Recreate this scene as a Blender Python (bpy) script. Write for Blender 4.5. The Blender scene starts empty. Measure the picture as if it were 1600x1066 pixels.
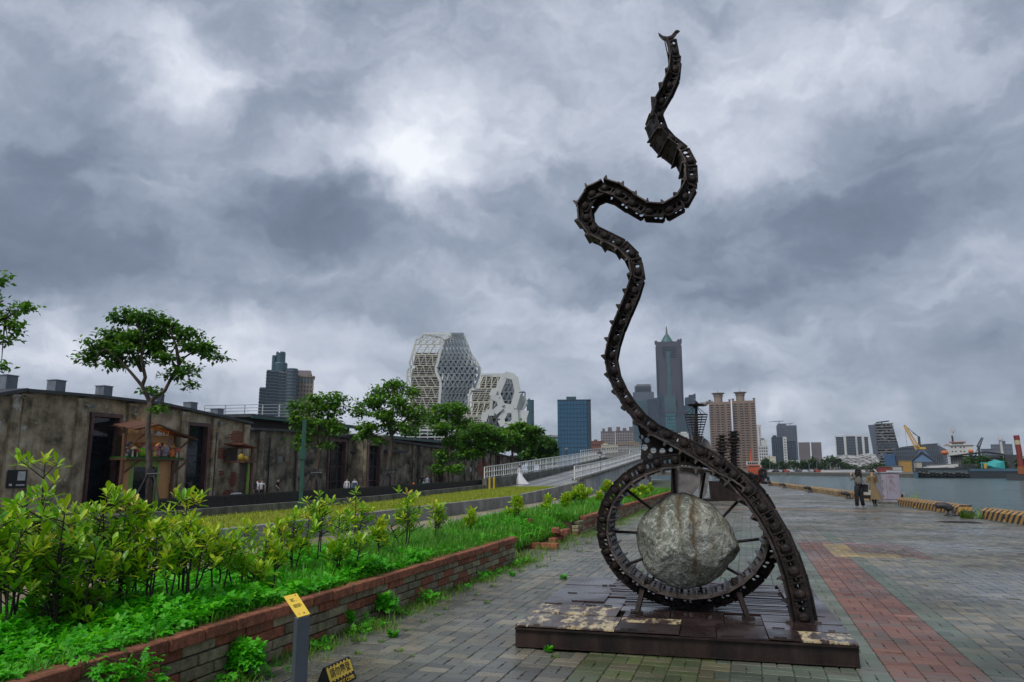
import bpy, bmesh, math, random
import numpy as np
from mathutils import Vector, Matrix, noise
from math import sin, cos, pi, radians, atan, atan2, sqrt, hypot
random.seed(7); rng = np.random.default_rng(7)
sc = bpy.context.scene
COL = sc.collection
# ---------------------------------------------------------------- camera
F = 1150.0; EYE = 1.65; PITCH = atan(201 / F); A = radians(17.4)
cam_d = bpy.data.cameras.new('camera'); cam = bpy.data.objects.new('camera', cam_d); COL.objects.link(cam)
cam_d.sensor_width = 36; cam_d.lens = F / 1600 * 36; cam_d.clip_start = 0.1; cam_d.clip_end = 9000
cam.location = (0, 0, EYE); cam.rotation_euler = (pi / 2 + PITCH, 0, 0); sc.camera = cam
sc.view_settings.view_transform = 'Standard'; sc.view_settings.look = 'None'
sc.view_settings.exposure = 0.55; sc.view_settings.gamma = 1
try: sc.view_settings.use_curve_mapping = False
except Exception: pass

def ray(px, py):
    x = (px - 800) / F; y = (533 - py) / F
    return Vector((x, cos(PITCH) - y * sin(PITCH), sin(PITCH) + y * cos(PITCH)))
def at(px, py, Y):
    d = ray(px, py); return Vector((0, 0, EYE)) + d * (Y / d.y)
def gr(px, py, z=0.0):
    d = ray(px, py); k = (z - EYE) / d.z; return Vector((d.x * k, d.y * k, z))
def W(s, t, z=0.0): return Vector((s * sin(A) + t * cos(A), s * cos(A) - t * sin(A), z))
def ST(p): return (p[0] * sin(A) + p[1] * cos(A), p[0] * cos(A) - p[1] * sin(A))
def onplane(px, py, s0):      # point of the picture on the upright plane at distance s0 along the quay -> (t, z)
    d = ray(px, py); ds = d.x * sin(A) + d.y * cos(A); k = s0 / ds
    return ((d.x * cos(A) - d.y * sin(A)) * k, EYE + d.z * k)
def ont(px, py, t0):          # point on the upright plane parallel to the quay at lateral offset t0 -> (s, z)
    d = ray(px, py); dt = d.x * cos(A) - d.y * sin(A); k = t0 / dt
    return ((d.x * sin(A) + d.y * cos(A)) * k, EYE + d.z * k)

# ---------------------------------------------------------------- sky and sun
SUN_EL, SUN_AZ = radians(52), radians(215)      # azimuth clockwise from +Y: light from behind left
world = bpy.data.worlds.new('World'); sc.world = world; world.use_nodes = True
nt = world.node_tree; nt.nodes.clear()
def N(nt, typ, **kw):
    n = nt.nodes.new(typ)
    for k, v in kw.items():
        if k.startswith('i_'):
            key = k[2:]; key = int(key) if key.isdigit() else key
            n.inputs[key].default_value = v
        else: setattr(n, k, v)
    return n
def L(nt, a, b): nt.links.new(a, b)
def mth(nt, op, a, b=None, c=None):
    n = nt.nodes.new('ShaderNodeMath'); n.operation = op
    for i, x in enumerate((a, b, c)):
        if x is None: continue
        if hasattr(x, 'is_linked') or hasattr(x, 'links'): nt.links.new(x, n.inputs[i])
        else: n.inputs[i].default_value = x
    return n.outputs[0]
def vm(nt, op, a, b=None):
    n = nt.nodes.new('ShaderNodeVectorMath'); n.operation = op
    for i, x in enumerate((a, b)):
        if x is None: continue
        if hasattr(x, 'links'): nt.links.new(x, n.inputs[i])
        else: n.inputs[i].default_value = x
    return n
def ramp(nt, fac, stops, interp='LINEAR'):
    n = nt.nodes.new('ShaderNodeValToRGB'); cr = n.color_ramp; cr.interpolation = interp
    while len(cr.elements) < len(stops): cr.elements.new(0.5)
    for e, (p, c) in zip(cr.elements, stops):
        e.position = p; e.color = (*c, 1) if len(c) == 3 else c
    if fac is not None: nt.links.new(fac, n.inputs[0])
    return n.outputs[0]

tc = N(nt, 'ShaderNodeTexCoord')
D0 = tc.outputs['Generated']
wn = N(nt, 'ShaderNodeTexNoise', i_Scale=3.2, i_Detail=5.0, i_Roughness=0.6); L(nt, D0, wn.inputs['Vector'])
w1 = vm(nt, 'SUBTRACT', wn.outputs['Color'], (0.5, 0.5, 0.5)).outputs[0]
w2 = nt.nodes.new('ShaderNodeVectorMath'); w2.operation = 'SCALE'; L(nt, w1, w2.inputs[0]); w2.inputs['Scale'].default_value = 0.15
wnb = N(nt, 'ShaderNodeTexNoise', i_Scale=11.0, i_Detail=7.0, i_Roughness=0.62); L(nt, D0, wnb.inputs['Vector'])
w3 = nt.nodes.new('ShaderNodeVectorMath'); w3.operation = 'SCALE'; L(nt, vm(nt, 'SUBTRACT', wnb.outputs['Color'], (0.5, 0.5, 0.5)).outputs[0], w3.inputs[0]); w3.inputs['Scale'].default_value = 0.085
DW = vm(nt, 'ADD', vm(nt, 'ADD', D0, w2.outputs[0]).outputs[0], w3.outputs[0]).outputs[0]
CLOUDS = [  # where each bright gap or dark bank hangs in the sky: px, py, half width, half height, strength
    (290, 135, 60, 60, .40), (370, 85, 130, 45, .20), (625, 275, 75, 40, .62), (490, 240, 75, 34, .34), (690, 205, 150, 50, .18),
    (640, 150, 120, 50, .06), (1010, 190, 260, 80, .12), (1190, 150, 190, 80, .16), (1030, 90, 420, 130, .10), (60, 545, 190, 60, .42),
    (330, 560, 150, 70, .30), (820, 560, 260, 60, .14), (560, 590, 160, 60, .22), (1260, 650, 260, 26, .20), (600, 430, 130, 40, .14),
    (1560, 110, 160, 90, .14), (180, 20, 200, 60, .10), (1540, 420, 160, 40, .10), (1200, 540, 220, 40, .10), (760, 250, 130, 40, .14),
    (70, 430, 240, 70, -.30), (510, 345, 110, 65, -.28), (150, 190, 110, 100, -.16), (110, 320, 200, 60, -.12), (860, 340, 150, 80, -.14),
    (1300, 365, 260, 70, -.20), (1370, 165, 150, 45, -.18), (1180, 450, 200, 40, -.14), (560, 470, 120, 40, -.10), (1440, 600, 240, 60, -.10), (1060, 260, 90, 70, .10),
    (540, 70, 140, 90, -.05), (820, 60, 300, 90, .05), (1500, 60, 200, 80, .08), (760, 640, 200, 40, .08), (500, 500, 200, 30, .08), (1480, 225, 190, 70, -.14), (430, 185, 120, 50, -.12), (750, 500, 260, 60, .06), (700, 330, 60, 50, .10), (900, 620, 300, 30, -.06)]
acc = None
for px, py, rx, ry, am in CLOUDS:
    c = ray(px, py).normalized()
    d1 = vm(nt, 'SUBTRACT', DW, tuple(c)).outputs[0]
    d2 = vm(nt, 'MULTIPLY', d1, (F / rx / 1.35, F / rx / 1.35, F / ry / 1.35)).outputs[0]
    ln = vm(nt, 'LENGTH', d2).outputs['Value']
    mr = N(nt, 'ShaderNodeMapRange', interpolation_type='SMOOTHSTEP', i_1=0.0, i_2=1.35, i_3=am, i_4=0.0); L(nt, ln, mr.inputs[0])
    acc = mr.outputs[0] if acc is None else mth(nt, 'ADD', acc, mr.outputs[0])
sep = N(nt, 'ShaderNodeSeparateXYZ'); L(nt, D0, sep.inputs[0])
zz = mth(nt, 'ADD', mth(nt, 'MAXIMUM', sep.outputs[2], 0.0), 0.16)
cmb = N(nt, 'ShaderNodeCombineXYZ'); L(nt, mth(nt, 'DIVIDE', sep.outputs[0], zz), cmb.inputs[0]); L(nt, mth(nt, 'DIVIDE', sep.outputs[1], zz), cmb.inputs[1])
n1 = N(nt, 'ShaderNodeTexNoise', i_Scale=0.9, i_Detail=8.0, i_Roughness=0.52, i_Distortion=0.35); L(nt, cmb.outputs[0], n1.inputs['Vector'])
n2 = N(nt, 'ShaderNodeTexNoise', i_Scale=2.7, i_Detail=7.0, i_Roughness=0.6, i_Distortion=0.3); L(nt, cmb.outputs[0], n2.inputs['Vector'])
mp3 = N(nt, 'ShaderNodeMapping'); mp3.inputs['Scale'].default_value = (1.0, 1.0, 1.9); L(nt, DW, mp3.inputs['Vector'])
n3 = N(nt, 'ShaderNodeTexNoise', i_Scale=6.5, i_Detail=12.0, i_Roughness=0.58, i_Distortion=0.25); L(nt, mp3.outputs[0], n3.inputs['Vector'])
lum = mth(nt, 'ADD', mth(nt, 'MULTIPLY_ADD', n1.outputs[0], 0.24, 0.385), mth(nt, 'MULTIPLY_ADD', n2.outputs[0], 0.16, -0.08))
lum = mth(nt, 'ADD', lum, mth(nt, 'MULTIPLY_ADD', n3.outputs[0], 0.80, -0.40))
lum = mth(nt, 'ADD', lum, mth(nt, 'MULTIPLY', acc, 0.72))
ccol = ramp(nt, lum, [(0.0, (.095, .122, .172)), (0.3, (.168, .208, .282)), (0.5, (.295, .345, .432)), (0.72, (.52, .56, .66)), (1.0, (.88, .91, .97))])
cb = N(nt, 'ShaderNodeBackground', i_Strength=0.78); L(nt, ccol, cb.inputs['Color'])
sky = N(nt, 'ShaderNodeTexSky', sky_type='NISHITA', sun_disc=False, sun_elevation=SUN_EL, sun_rotation=SUN_AZ)
sb = N(nt, 'ShaderNodeBackground', i_Strength=0.06); L(nt, sky.outputs[0], sb.inputs['Color'])
mx = N(nt, 'ShaderNodeMixShader', i_0=0.92); L(nt, sb.outputs[0], mx.inputs[1]); L(nt, cb.outputs[0], mx.inputs[2])
wo = N(nt, 'ShaderNodeOutputWorld'); L(nt, mx.outputs[0], wo.inputs['Surface'])
sun_d = bpy.data.lights.new('sun', 'SUN'); sun_d.energy = 1.5; sun_d.angle = radians(22); sun_d.color = (1.0, .97, .92)
sun = bpy.data.objects.new('sun', sun_d); COL.objects.link(sun)
sd = Vector((sin(SUN_AZ) * cos(SUN_EL), cos(SUN_AZ) * cos(SUN_EL), sin(SUN_EL)))
sun.rotation_euler = sd.to_track_quat('Z', 'Y').to_euler(); sun.location = (0, 0, 50)

# ---------------------------------------------------------------- materials
def M(name, cols, scale=4.0, rough=.6, bump=0.0, bscale=None, metal=0.0, vary=0.0, coord='Object', detail=6.0, stretch=(1, 1, 1),
      attr=None, trans=0.0, rough2=None, spec=0.5, emit=None, alpha=1.0, streak=0.0, jit=True, dirt=None, ior=None):
    m = bpy.data.materials.new(name); m.use_nodes = True; t = m.node_tree; t.nodes.clear()
    out = N(t, 'ShaderNodeOutputMaterial'); b = N(t, 'ShaderNodeBsdfPrincipled')
    b.inputs['Roughness'].default_value = rough; b.inputs['Metallic'].default_value = metal
    b.inputs['Specular IOR Level'].default_value = spec
    if alpha < 1: b.inputs['Alpha'].default_value = alpha
    tcn = N(t, 'ShaderNodeTexCoord'); mp = N(t, 'ShaderNodeMapping'); mp.inputs['Scale'].default_value = stretch
    L(t, tcn.outputs[coord], mp.inputs['Vector']); vec = mp.outputs[0]
    if vary or coord == 'Object':
        oi = N(t, 'ShaderNodeObjectInfo')
        if jit:
            sc_ = nt_scale(t, oi.outputs['Random'], 37.0); vec = vm(t, 'ADD', vec, sc_).outputs[0]
    no = N(t, 'ShaderNodeTexNoise', i_Scale=scale, i_Detail=detail, i_Roughness=0.62); L(t, vec, no.inputs['Vector'])
    fac = no.outputs[0]
    if attr:
        at_ = N(t, 'ShaderNodeAttribute', attribute_name=attr)
        fac = mth(t, 'ADD', mth(t, 'MULTIPLY', at_.outputs['Fac'], .75), mth(t, 'MULTIPLY', no.outputs[0], .25))
    if len(cols) == 1: c = tuple(cols[0]); cols = [tuple(x * .8 for x in c), c, tuple(min(1, x * 1.15) for x in c)]
    n_ = len(cols)
    lo, hi = (0.0, 1.0) if attr else (0.34, 0.66)
    col = ramp(t, fac, [(lo + (hi - lo) * i / (n_ - 1), tuple(c)) for i, c in enumerate(cols)])
    if streak:
        m2 = N(t, 'ShaderNodeMapping'); m2.inputs['Scale'].default_value = (1.5, 1.5, 0.22); L(t, tcn.outputs[coord], m2.inputs['Vector'])
        ns = N(t, 'ShaderNodeTexNoise', i_Scale=1.1, i_Detail=9.0, i_Roughness=0.72, i_Distortion=.6); L(t, m2.outputs[0], ns.inputs['Vector'])
        sf = ramp(t, ns.outputs[0], [(0.38, (1 - streak,) * 3), (0.64, (1, 1, 1))])
        mm = N(t, 'ShaderNodeMix', data_type='RGBA', blend_type='MULTIPLY'); mm.inputs['Factor'].default_value = 1
        L(t, col, mm.inputs['A']); L(t, sf, mm.inputs['B']); col = mm.outputs['Result']
    if dirt:
        nd = N(t, 'ShaderNodeTexNoise', i_Scale=dirt[0], i_Detail=5.0, i_Roughness=0.7); L(t, vec, nd.inputs['Vector'])
        df = ramp(t, nd.outputs[0], [(dirt[1], (0, 0, 0)), (dirt[2], (1, 1, 1))])
        mm = N(t, 'ShaderNodeMix', data_type='RGBA'); L(t, df, mm.inputs['Factor']); L(t, col, mm.inputs['A'])
        mm.inputs['B'].default_value = (*dirt[3], 1); col = mm.outputs['Result']
    if vary:
        hsv = N(t, 'ShaderNodeHueSaturation'); L(t, mth(t, 'MULTIPLY_ADD', oi.outputs['Random'], vary * 2, 1 - vary), hsv.inputs['Value']); L(t, col, hsv.inputs['Color']); col = hsv.outputs[0]
    L(t, col, b.inputs['Base Color'])
    if rough2 is not None:
        nr = N(t, 'ShaderNodeTexNoise', i_Scale=scale * .6, i_Detail=4.0); L(t, vec, nr.inputs['Vector'])
        L(t, mth(t, 'MULTIPLY_ADD', ramp(t, nr.outputs[0], [(.38, (0, 0, 0)), (.62, (1, 1, 1))]), rough2 - rough, rough), b.inputs['Roughness'])
    if bump:
        nb = N(t, 'ShaderNodeTexNoise', i_Scale=bscale or scale * 6, i_Detail=6.0, i_Roughness=.65); L(t, vec, nb.inputs['Vector'])
        bp = N(t, 'ShaderNodeBump', i_Strength=bump, i_Distance=0.02); L(t, nb.outputs[0], bp.inputs['Height']); L(t, bp.outputs[0], b.inputs['Normal'])
    if emit: b.inputs['Emission Color'].default_value = (*emit[:3], 1); b.inputs['Emission Strength'].default_value = emit[3]
    sh = b.outputs[0]
    if trans:
        tr = N(t, 'ShaderNodeBsdfTranslucent'); L(t, col, tr.inputs['Color'])
        ms = N(t, 'ShaderNodeMixShader', i_0=trans); L(t, sh, ms.inputs[1]); L(t, tr.outputs[0], ms.inputs[2]); sh = ms.outputs[0]
    L(t, sh, out.inputs['Surface'])
    return m
def nt_scale(t, sock, k):
    c = N(t, 'ShaderNodeCombineXYZ')
    for i in range(3): L(t, mth(t, 'MULTIPLY', sock, k * (1 + i * .3)), c.inputs[i])
    return c.outputs[0]

# ---------------------------------------------------------------- object helpers
def tag(o, label=None, cat=None, group=None, kind=None):
    if label: o['label'] = label
    if cat: o['category'] = cat
    if group: o['group'] = group
    if kind: o['kind'] = kind
    return o
def empty(name, loc, rz=0.0, label=None, cat=None, group=None, rot=None):
    o = bpy.data.objects.new(name, None); o.empty_display_size = .2; COL.objects.link(o); o.location = loc
    o.rotation_euler = rot or (0, 0, rz); return tag(o, label, cat, group)
KIDS = {}
def link(o, parent=None):
    COL.objects.link(o)
    if parent is not None: o.parent = parent; KIDS.setdefault(parent.name, []).append(o)
    return o
def copy_tree(o, parent=None):
    c = o.copy(); COL.objects.link(c)
    if parent is not None: c.parent = parent; KIDS.setdefault(parent.name, []).append(c)
    for ch in list(KIDS.get(o.name, [])): copy_tree(ch, c)
    return c
class MB:
    def __init__(s): s.v = []; s.f = []; s.mi = []
    def add(s, vs, fs, mi=0):
        b = len(s.v); s.v += [tuple(v) for v in vs]; s.f += [tuple(b + i for i in f) for f in fs]; s.mi += [mi] * len(fs)
        return s
    def box(s, c, d, R=None, mi=0, top=None):
        x, y, z = d[0] / 2, d[1] / 2, d[2] / 2; k = top if top is not None else 1
        kk = k if isinstance(k, tuple) else (k, k)
        vs = [Vector((-x, -y, -z)), Vector((x, -y, -z)), Vector((x, y, -z)), Vector((-x, y, -z)),
              Vector((-x * kk[0], -y * kk[1], z)), Vector((x * kk[0], -y * kk[1], z)), Vector((x * kk[0], y * kk[1], z)), Vector((-x * kk[0], y * kk[1], z))]
        if R is not None: vs = [R @ v for v in vs]
        c = Vector(c)
        return s.add([v + c for v in vs], [(0, 3, 2, 1), (4, 5, 6, 7), (0, 1, 5, 4), (1, 2, 6, 5), (2, 3, 7, 6), (3, 0, 4, 7)], mi)
    def b2(s, x0, x1, y0, y1, z0, z1, mi=0): return s.box(((x0 + x1) / 2, (y0 + y1) / 2, (z0 + z1) / 2), (abs(x1 - x0), abs(y1 - y0), abs(z1 - z0)), None, mi)
    def bar(s, p, q, w, h=None, mi=0):
        p = Vector(p); q = Vector(q); d = q - p
        if d.length < 1e-6: return s
        R = d.to_track_quat('Z', 'Y').to_matrix(); return s.box((p + q) / 2, (w, h or w, d.length), R, mi)
    def tube(s, pts, r, n=8, mi=0, caps=True):
        pts = [Vector(p) for p in pts]; rs = r if isinstance(r, (list, tuple)) else [r] * len(pts)
        vs = []; up = None
        for i, p in enumerate(pts):
            d = (pts[min(i + 1, len(pts) - 1)] - pts[max(i - 1, 0)]).normalized()
            if up is None: up = Vector((0, 0, 1)) if abs(d.z) < .9 else Vector((0, 1, 0))
            a = d.cross(up)
            if a.length < 1e-4: up = Vector((1, 0, 0)); a = d.cross(up)
            a.normalize(); bb = d.cross(a); up = -bb if bb.dot(up) < 0 else bb
            for k in range(n):
                t = 2 * pi * k / n; vs.append(p + (a * cos(t) + bb * sin(t)) * rs[i])
        fs = [(i * n + k, i * n + (k + 1) % n, (i + 1) * n + (k + 1) % n, (i + 1) * n + k) for i in range(len(pts) - 1) for k in range(n)]
        if caps: fs += [tuple(range(n - 1, -1, -1)), tuple(range((len(pts) - 1) * n, len(pts) * n))]
        return s.add(vs, fs, mi)
    def ell(s, c, r, nu=10, nv=6, mi=0, R=None):
        vs = []; c = Vector(c)
        for j in range(nv + 1):
            ph = pi * j / nv
            for i in range(nu):
                th = 2 * pi * i / nu; v = Vector((r[0] * sin(ph) * cos(th), r[1] * sin(ph) * sin(th), r[2] * cos(ph)))
                vs.append(c + (R @ v if R is not None else v))
        return s.add(vs, [(j * nu + i, (j + 1) * nu + i, (j + 1) * nu + (i + 1) % nu, j * nu + (i + 1) % nu) for j in range(nv) for i in range(nu)], mi)
    def lathe(s, prof, n=16, c=(0, 0, 0), mi=0):
        vs = [(c[0] + r * cos(2 * pi * k / n), c[1] + r * sin(2 * pi * k / n), c[2] + z) for r, z in prof for k in range(n)]
        fs = [(i * n + k, i * n + (k + 1) % n, (i + 1) * n + (k + 1) % n, (i + 1) * n + k) for i in range(len(prof) - 1) for k in range(n)]
        fs += [tuple(range(n - 1, -1, -1)), tuple(range((len(prof) - 1) * n, len(prof) * n))]
        return s.add(vs, fs, mi)
    def prism(s, poly, lo, hi, axis=2, mi=0):    # polygon in the two other axes, extruded lo..hi along axis
        def P(a, b, c): return (a, b, c) if axis == 2 else ((a, c, b) if axis == 1 else (c, a, b))
        n = len(poly); vs = [P(a, b, lo) for a, b in poly] + [P(a, b, hi) for a, b in poly]
        return s.add(vs, [tuple(range(n - 1, -1, -1)), tuple(range(n, 2 * n))] + [(i, (i + 1) % n, n + (i + 1) % n, n + i) for i in range(n)], mi)
    def mesh(s, name, mats, smooth=False):
        me = bpy.data.meshes.new(name); me.from_pydata(s.v, [], s.f)
        for m in (mats if isinstance(mats, (list, tuple)) else [mats]): me.materials.append(m)
        if s.mi and max(s.mi): me.polygons.foreach_set('material_index', s.mi)
        if smooth: me.polygons.foreach_set('use_smooth', [True] * len(me.polygons))
        me.update(); return me
    def build(s, name, mats, parent=None, smooth=False, fix=True, **kw):
        me = s.mesh(name, mats, smooth)
        if fix:
            bm = bmesh.new(); bm.from_mesh(me); bmesh.ops.recalc_face_normals(bm, faces=bm.faces); bm.to_mesh(me); bm.free()
        o = bpy.data.objects.new(name, me); link(o, parent)
        if 'loc' in kw: o.location = kw.pop('loc')
        if 'rz' in kw: o.rotation_euler = (0, 0, kw.pop('rz'))
        return tag(o, **kw)
def inst(name, me, parent, loc=(0, 0, 0), rot=None, scale=None, **kw):
    o = bpy.data.objects.new(name, me); link(o, parent); o.location = loc
    if rot is not None: o.rotation_euler = rot
    if scale is not None: o.scale = scale if hasattr(scale, '__len__') else (scale,) * 3
    return tag(o, **kw)

def bake_scatter(name, tv, tf, pos, R, scl, mats, tint=None, parent=None, mi=0, **kw):
    """numpy: one mesh out of many copies of a small leaf shape. R: (N,3,3)"""
    tv = np.asarray(tv, float); n = len(tv); Nn = len(pos)
    vs = np.einsum('nij,kj->nki', R, tv) * np.asarray(scl).reshape(-1, 1, 1) + np.asarray(pos)[:, None, :]
    vs = vs.reshape(-1, 3)
    me = bpy.data.meshes.new(name); me.vertices.add(len(vs)); me.vertices.foreach_set('co', vs.ravel())
    lens = np.array([len(f) for f in tf]); flat = np.concatenate([np.array(f) for f in tf])
    allv = (flat[None, :] + (np.arange(Nn) * n)[:, None]).ravel()
    me.loops.add(len(allv)); me.loops.foreach_set('vertex_index', allv)
    st = np.concatenate([[0], np.cumsum(lens)[:-1]]); starts = (st[None, :] + (np.arange(Nn) * lens.sum())[:, None]).ravel()
    me.polygons.add(len(starts)); me.polygons.foreach_set('loop_start', starts)
    me.polygons.foreach_set('loop_total', np.tile(lens, Nn))
    if tint is not None:
        a = me.attributes.new('tint', 'FLOAT', 'POINT'); a.data.foreach_set('value', np.repeat(np.asarray(tint, float), n))
    me.polygons.foreach_set('use_smooth', np.ones(len(starts), bool))
    for m in (mats if isinstance(mats, (list, tuple)) else [mats]): me.materials.append(m)
    me.update(calc_edges=True); me.validate()
    o = bpy.data.objects.new(name, me); link(o, parent); return tag(o, **kw)
def rotmats(yaw, tilt, roll=None):
    """leaf template points along +Y; tilt lifts it, yaw turns it"""
    n = len(yaw); roll = np.zeros(n) if roll is None else roll
    cy, sy, ct, st, cr, sr = np.cos(yaw), np.sin(yaw), np.cos(tilt), np.sin(tilt), np.cos(roll), np.sin(roll)
    Z = np.zeros(n); O = np.ones(n)
    Rz = np.array([[cy, -sy, Z], [sy, cy, Z], [Z, Z, O]]).transpose(2, 0, 1)
    Rx = np.array([[O, Z, Z], [Z, ct, -st], [Z, st, ct]]).transpose(2, 0, 1)
    Ry = np.array([[cr, Z, sr], [Z, O, Z], [-sr, Z, cr]]).transpose(2, 0, 1)
    return Rz @ Rx @ Ry
def text_mesh(body, size, mat, name='lettering', depth=0.001, align='CENTER', bold=0.0):
    c = bpy.data.curves.new(name, 'FONT'); c.body = body; c.size = size; c.align_x = align; c.align_y = 'CENTER'; c.extrude = depth; c.offset = bold; c.resolution_u = 2
    o = bpy.data.objects.new(name, c); COL.objects.link(o); bpy.context.view_layer.update()
    me = bpy.data.meshes.new_from_object(o); bpy.data.objects.remove(o); bpy.data.curves.remove(c)
    me.materials.clear(); me.materials.append(mat); return me
# ================================================================ SETTING: ground, quay, water
def lin(p, q, Y): k = (Y - p[1]) / (q[1] - p[1]); return p[0] + (q[0] - p[0]) * k
QA, QB = gr(1560, 814.5), gr(1211, 759.4)
def quay_x(Y): return lin(QA, QB, Y) + .02
QD = Vector((QB.x - QA.x, QB.y - QA.y, 0)).normalized()
PNT = lambda x, y, z: (x, y, z)
m_soil = M('soil', [(.045, .032, .02), (.09, .065, .04)], 3, .95, bump=.4)
m_conc = M('concrete', [(.17, .17, .16), (.26, .26, .245), (.33, .33, .31)], 1.2, .8, bump=.25, bscale=14, streak=.35)
m_concd = M('weathered_concrete', [(.10, .10, .08), (.17, .165, .14), (.24, .235, .20)], 1.4, .85, bump=.3, bscale=10, streak=.5)
m_city = M('city_ground', [(.10, .10, .095), (.15, .15, .14)], .05, .9)
m_tan = M('tan_path_paving', [(.26, .20, .13), (.34, .27, .18), (.40, .33, .23)], .8, .45, bump=.15, bscale=25, rough2=.25)
# city land, one sheet out to the horizon
g = MB(); pts = [(-1950, -80), (quay_x(-80) - .5, -80), (quay_x(112) - .5, 112), (quay_x(112) - 1, 399), (1950, 399), (1950, 2400), (-1950, 2400)]
g.add([(x, y, -.62) for x, y in pts], [tuple(range(len(pts)))]); tag(g.build('ground', m_city), kind='structure')
# water
def water_mat():
    m = bpy.data.materials.new('harbour_water'); m.use_nodes = True; t = m.node_tree; b = t.nodes['Principled BSDF']
    b.inputs['Base Color'].default_value = (.075, .145, .15, 1); b.inputs['Roughness'].default_value = .16; b.inputs['Specular IOR Level'].default_value = .45
    g_ = N(t, 'ShaderNodeNewGeometry'); mp = N(t, 'ShaderNodeMapping'); mp.inputs['Scale'].default_value = (.9, 1.5, 1); L(t, g_.outputs['Position'], mp.inputs['Vector'])
    n_ = N(t, 'ShaderNodeTexNoise', i_Scale=1.1, i_Detail=5.0, i_Roughness=.6, i_Distortion=.4); L(t, mp.outputs[0], n_.inputs['Vector'])
    n2_ = N(t, 'ShaderNodeTexNoise', i_Scale=.12, i_Detail=3.0); L(t, mp.outputs[0], n2_.inputs['Vector'])
    h = mth(t, 'ADD', n_.outputs[0], mth(t, 'MULTIPLY', n2_.outputs[0], 1.5))
    bp = N(t, 'ShaderNodeBump', i_Strength=1.0, i_Distance=1.6); L(t, h, bp.inputs['Height']); L(t, bp.outputs[0], b.inputs['Normal'])
    cr = ramp(t, n2_.outputs[0], [(.35, (.035, .085, .09)), (.65, (.06, .125, .125))]); L(t, cr, b.inputs['Base Color'])
    return m
w = MB(); w.add([(-200, -80, -1.35), (1950, -80, -1.35), (1950, 1500, -1.35), (-200, 1500, -1.35)], [(0, 1, 2, 3)])
tag(w.build('water', water_mat()), kind='structure')
# quay slab (bed of the paving), solid down into the water
def paver_mat(name, attr=True, base=None, brick=False):
    m = bpy.data.materials.new(name); m.use_nodes = True; t = m.node_tree; b = t.nodes['Principled BSDF']
    g_ = N(t, 'ShaderNodeNewGeometry'); pos = g_.outputs['Position']
    if brick:
        mp = N(t, 'ShaderNodeMapping'); mp.inputs['Rotation'].default_value = (0, 0, A); L(t, pos, mp.inputs['Vector'])
        bt = N(t, 'ShaderNodeTexBrick', i_Scale=1.0); bt.inputs['Brick Width'].default_value = .25; bt.inputs['Row Height'].default_value = .125
        bt.inputs['Mortar Size'].default_value = .006; bt.inputs['Color1'].default_value = (.125, .12, .105, 1); bt.inputs['Color2'].default_value = (.17, .16, .135, 1); bt.inputs['Mortar'].default_value = (.05, .05, .04, 1)
        L(t, mp.outputs[0], bt.inputs['Vector']); c = bt.outputs['Color']
    elif attr:
        a_ = N(t, 'ShaderNodeAttribute', attribute_name='pc'); c = a_.outputs['Color']
    else:
        rgb = N(t, 'ShaderNodeRGB'); rgb.outputs[0].default_value = (*base, 1)
        oi = N(t, 'ShaderNodeObjectInfo'); hs = N(t, 'ShaderNodeHueSaturation'); L(t, rgb.outputs[0], hs.inputs['Color']); L(t, mth(t, 'MULTIPLY_ADD', oi.outputs['Random'], .55, .72), hs.inputs['Value']); c = hs.outputs[0]
    n_ = N(t, 'ShaderNodeTexNoise', i_Scale=38.0, i_Detail=5.0, i_Roughness=.7); L(t, pos, n_.inputs['Vector'])
    n2_ = N(t, 'ShaderNodeTexNoise', i_Scale=.55, i_Detail=6.0, i_Roughness=.6); L(t, pos, n2_.inputs['Vector'])
    f1 = ramp(t, n_.outputs[0], [(.3, (.72, .72, .72)), (.7, (1.2, 1.2, 1.2))]); mm = N(t, 'ShaderNodeMix', data_type='RGBA', blend_type='MULTIPLY'); mm.inputs['Factor'].default_value = 1; L(t, c, mm.inputs['A']); L(t, f1, mm.inputs['B']); c = mm.outputs['Result']
    f2 = ramp(t, n2_.outputs[0], [(.34, (.50, .52, .47)), (.64, (1.22, 1.20, 1.16))]); mm = N(t, 'ShaderNodeMix', data_type='RGBA', blend_type='MULTIPLY'); mm.inputs['Factor'].default_value = 1; L(t, c, mm.inputs['A']); L(t, f2, mm.inputs['B']); c = mm.outputs['Result']
    L(t, c, b.inputs['Base Color']); b.inputs['Specular IOR Level'].default_value = .5
    n3_ = N(t, 'ShaderNodeTexNoise', i_Scale=.33, i_Detail=5.0, i_Roughness=.55); L(t, pos, n3_.inputs['Vector'])
    L(t, mth(t, 'ADD', ramp(t, n3_.outputs[0], [(.36, (.13,) * 3), (.44, (.30,) * 3), (.60, (.56,) * 3)]), mth(t, 'MULTIPLY_ADD', n_.outputs[0], .3, -.15)), b.inputs['Roughness'])
    bp = N(t, 'ShaderNodeBump', i_Strength=.35, i_Distance=.006); L(t, n_.outputs[0], bp.inputs['Height']); L(t, bp.outputs[0], b.inputs['Normal'])
    return m
m_bed = M('joint_sand', [(.03, .032, .022), (.05, .075, .025), (.075, .075, .05)], 1.2, .8)
m_pstuff = paver_mat('paver_colours'); m_pfar = paver_mat('paving_far', brick=True)
q = MB(); L0 = W(-30, -17.9); L1 = W(132, -17.9)
qp = [(quay_x(-30), -30), (quay_x(111.9), 111.9), (L1.x, 118), (L0.x, L0.y)]
n_ = len(qp); q.add([(x, y, -2.6) for x, y in qp] + [(x, y, -.014) for x, y in qp], [tuple(range(n_, 2 * n_))] + [(i, (i + 1) % n_, n_ + (i + 1) % n_, n_ + i) for i in range(n_)])
q.f = q.f; tag(q.build('quay_deck', m_bed), kind='structure')
S_FAR = 52.0
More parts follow.
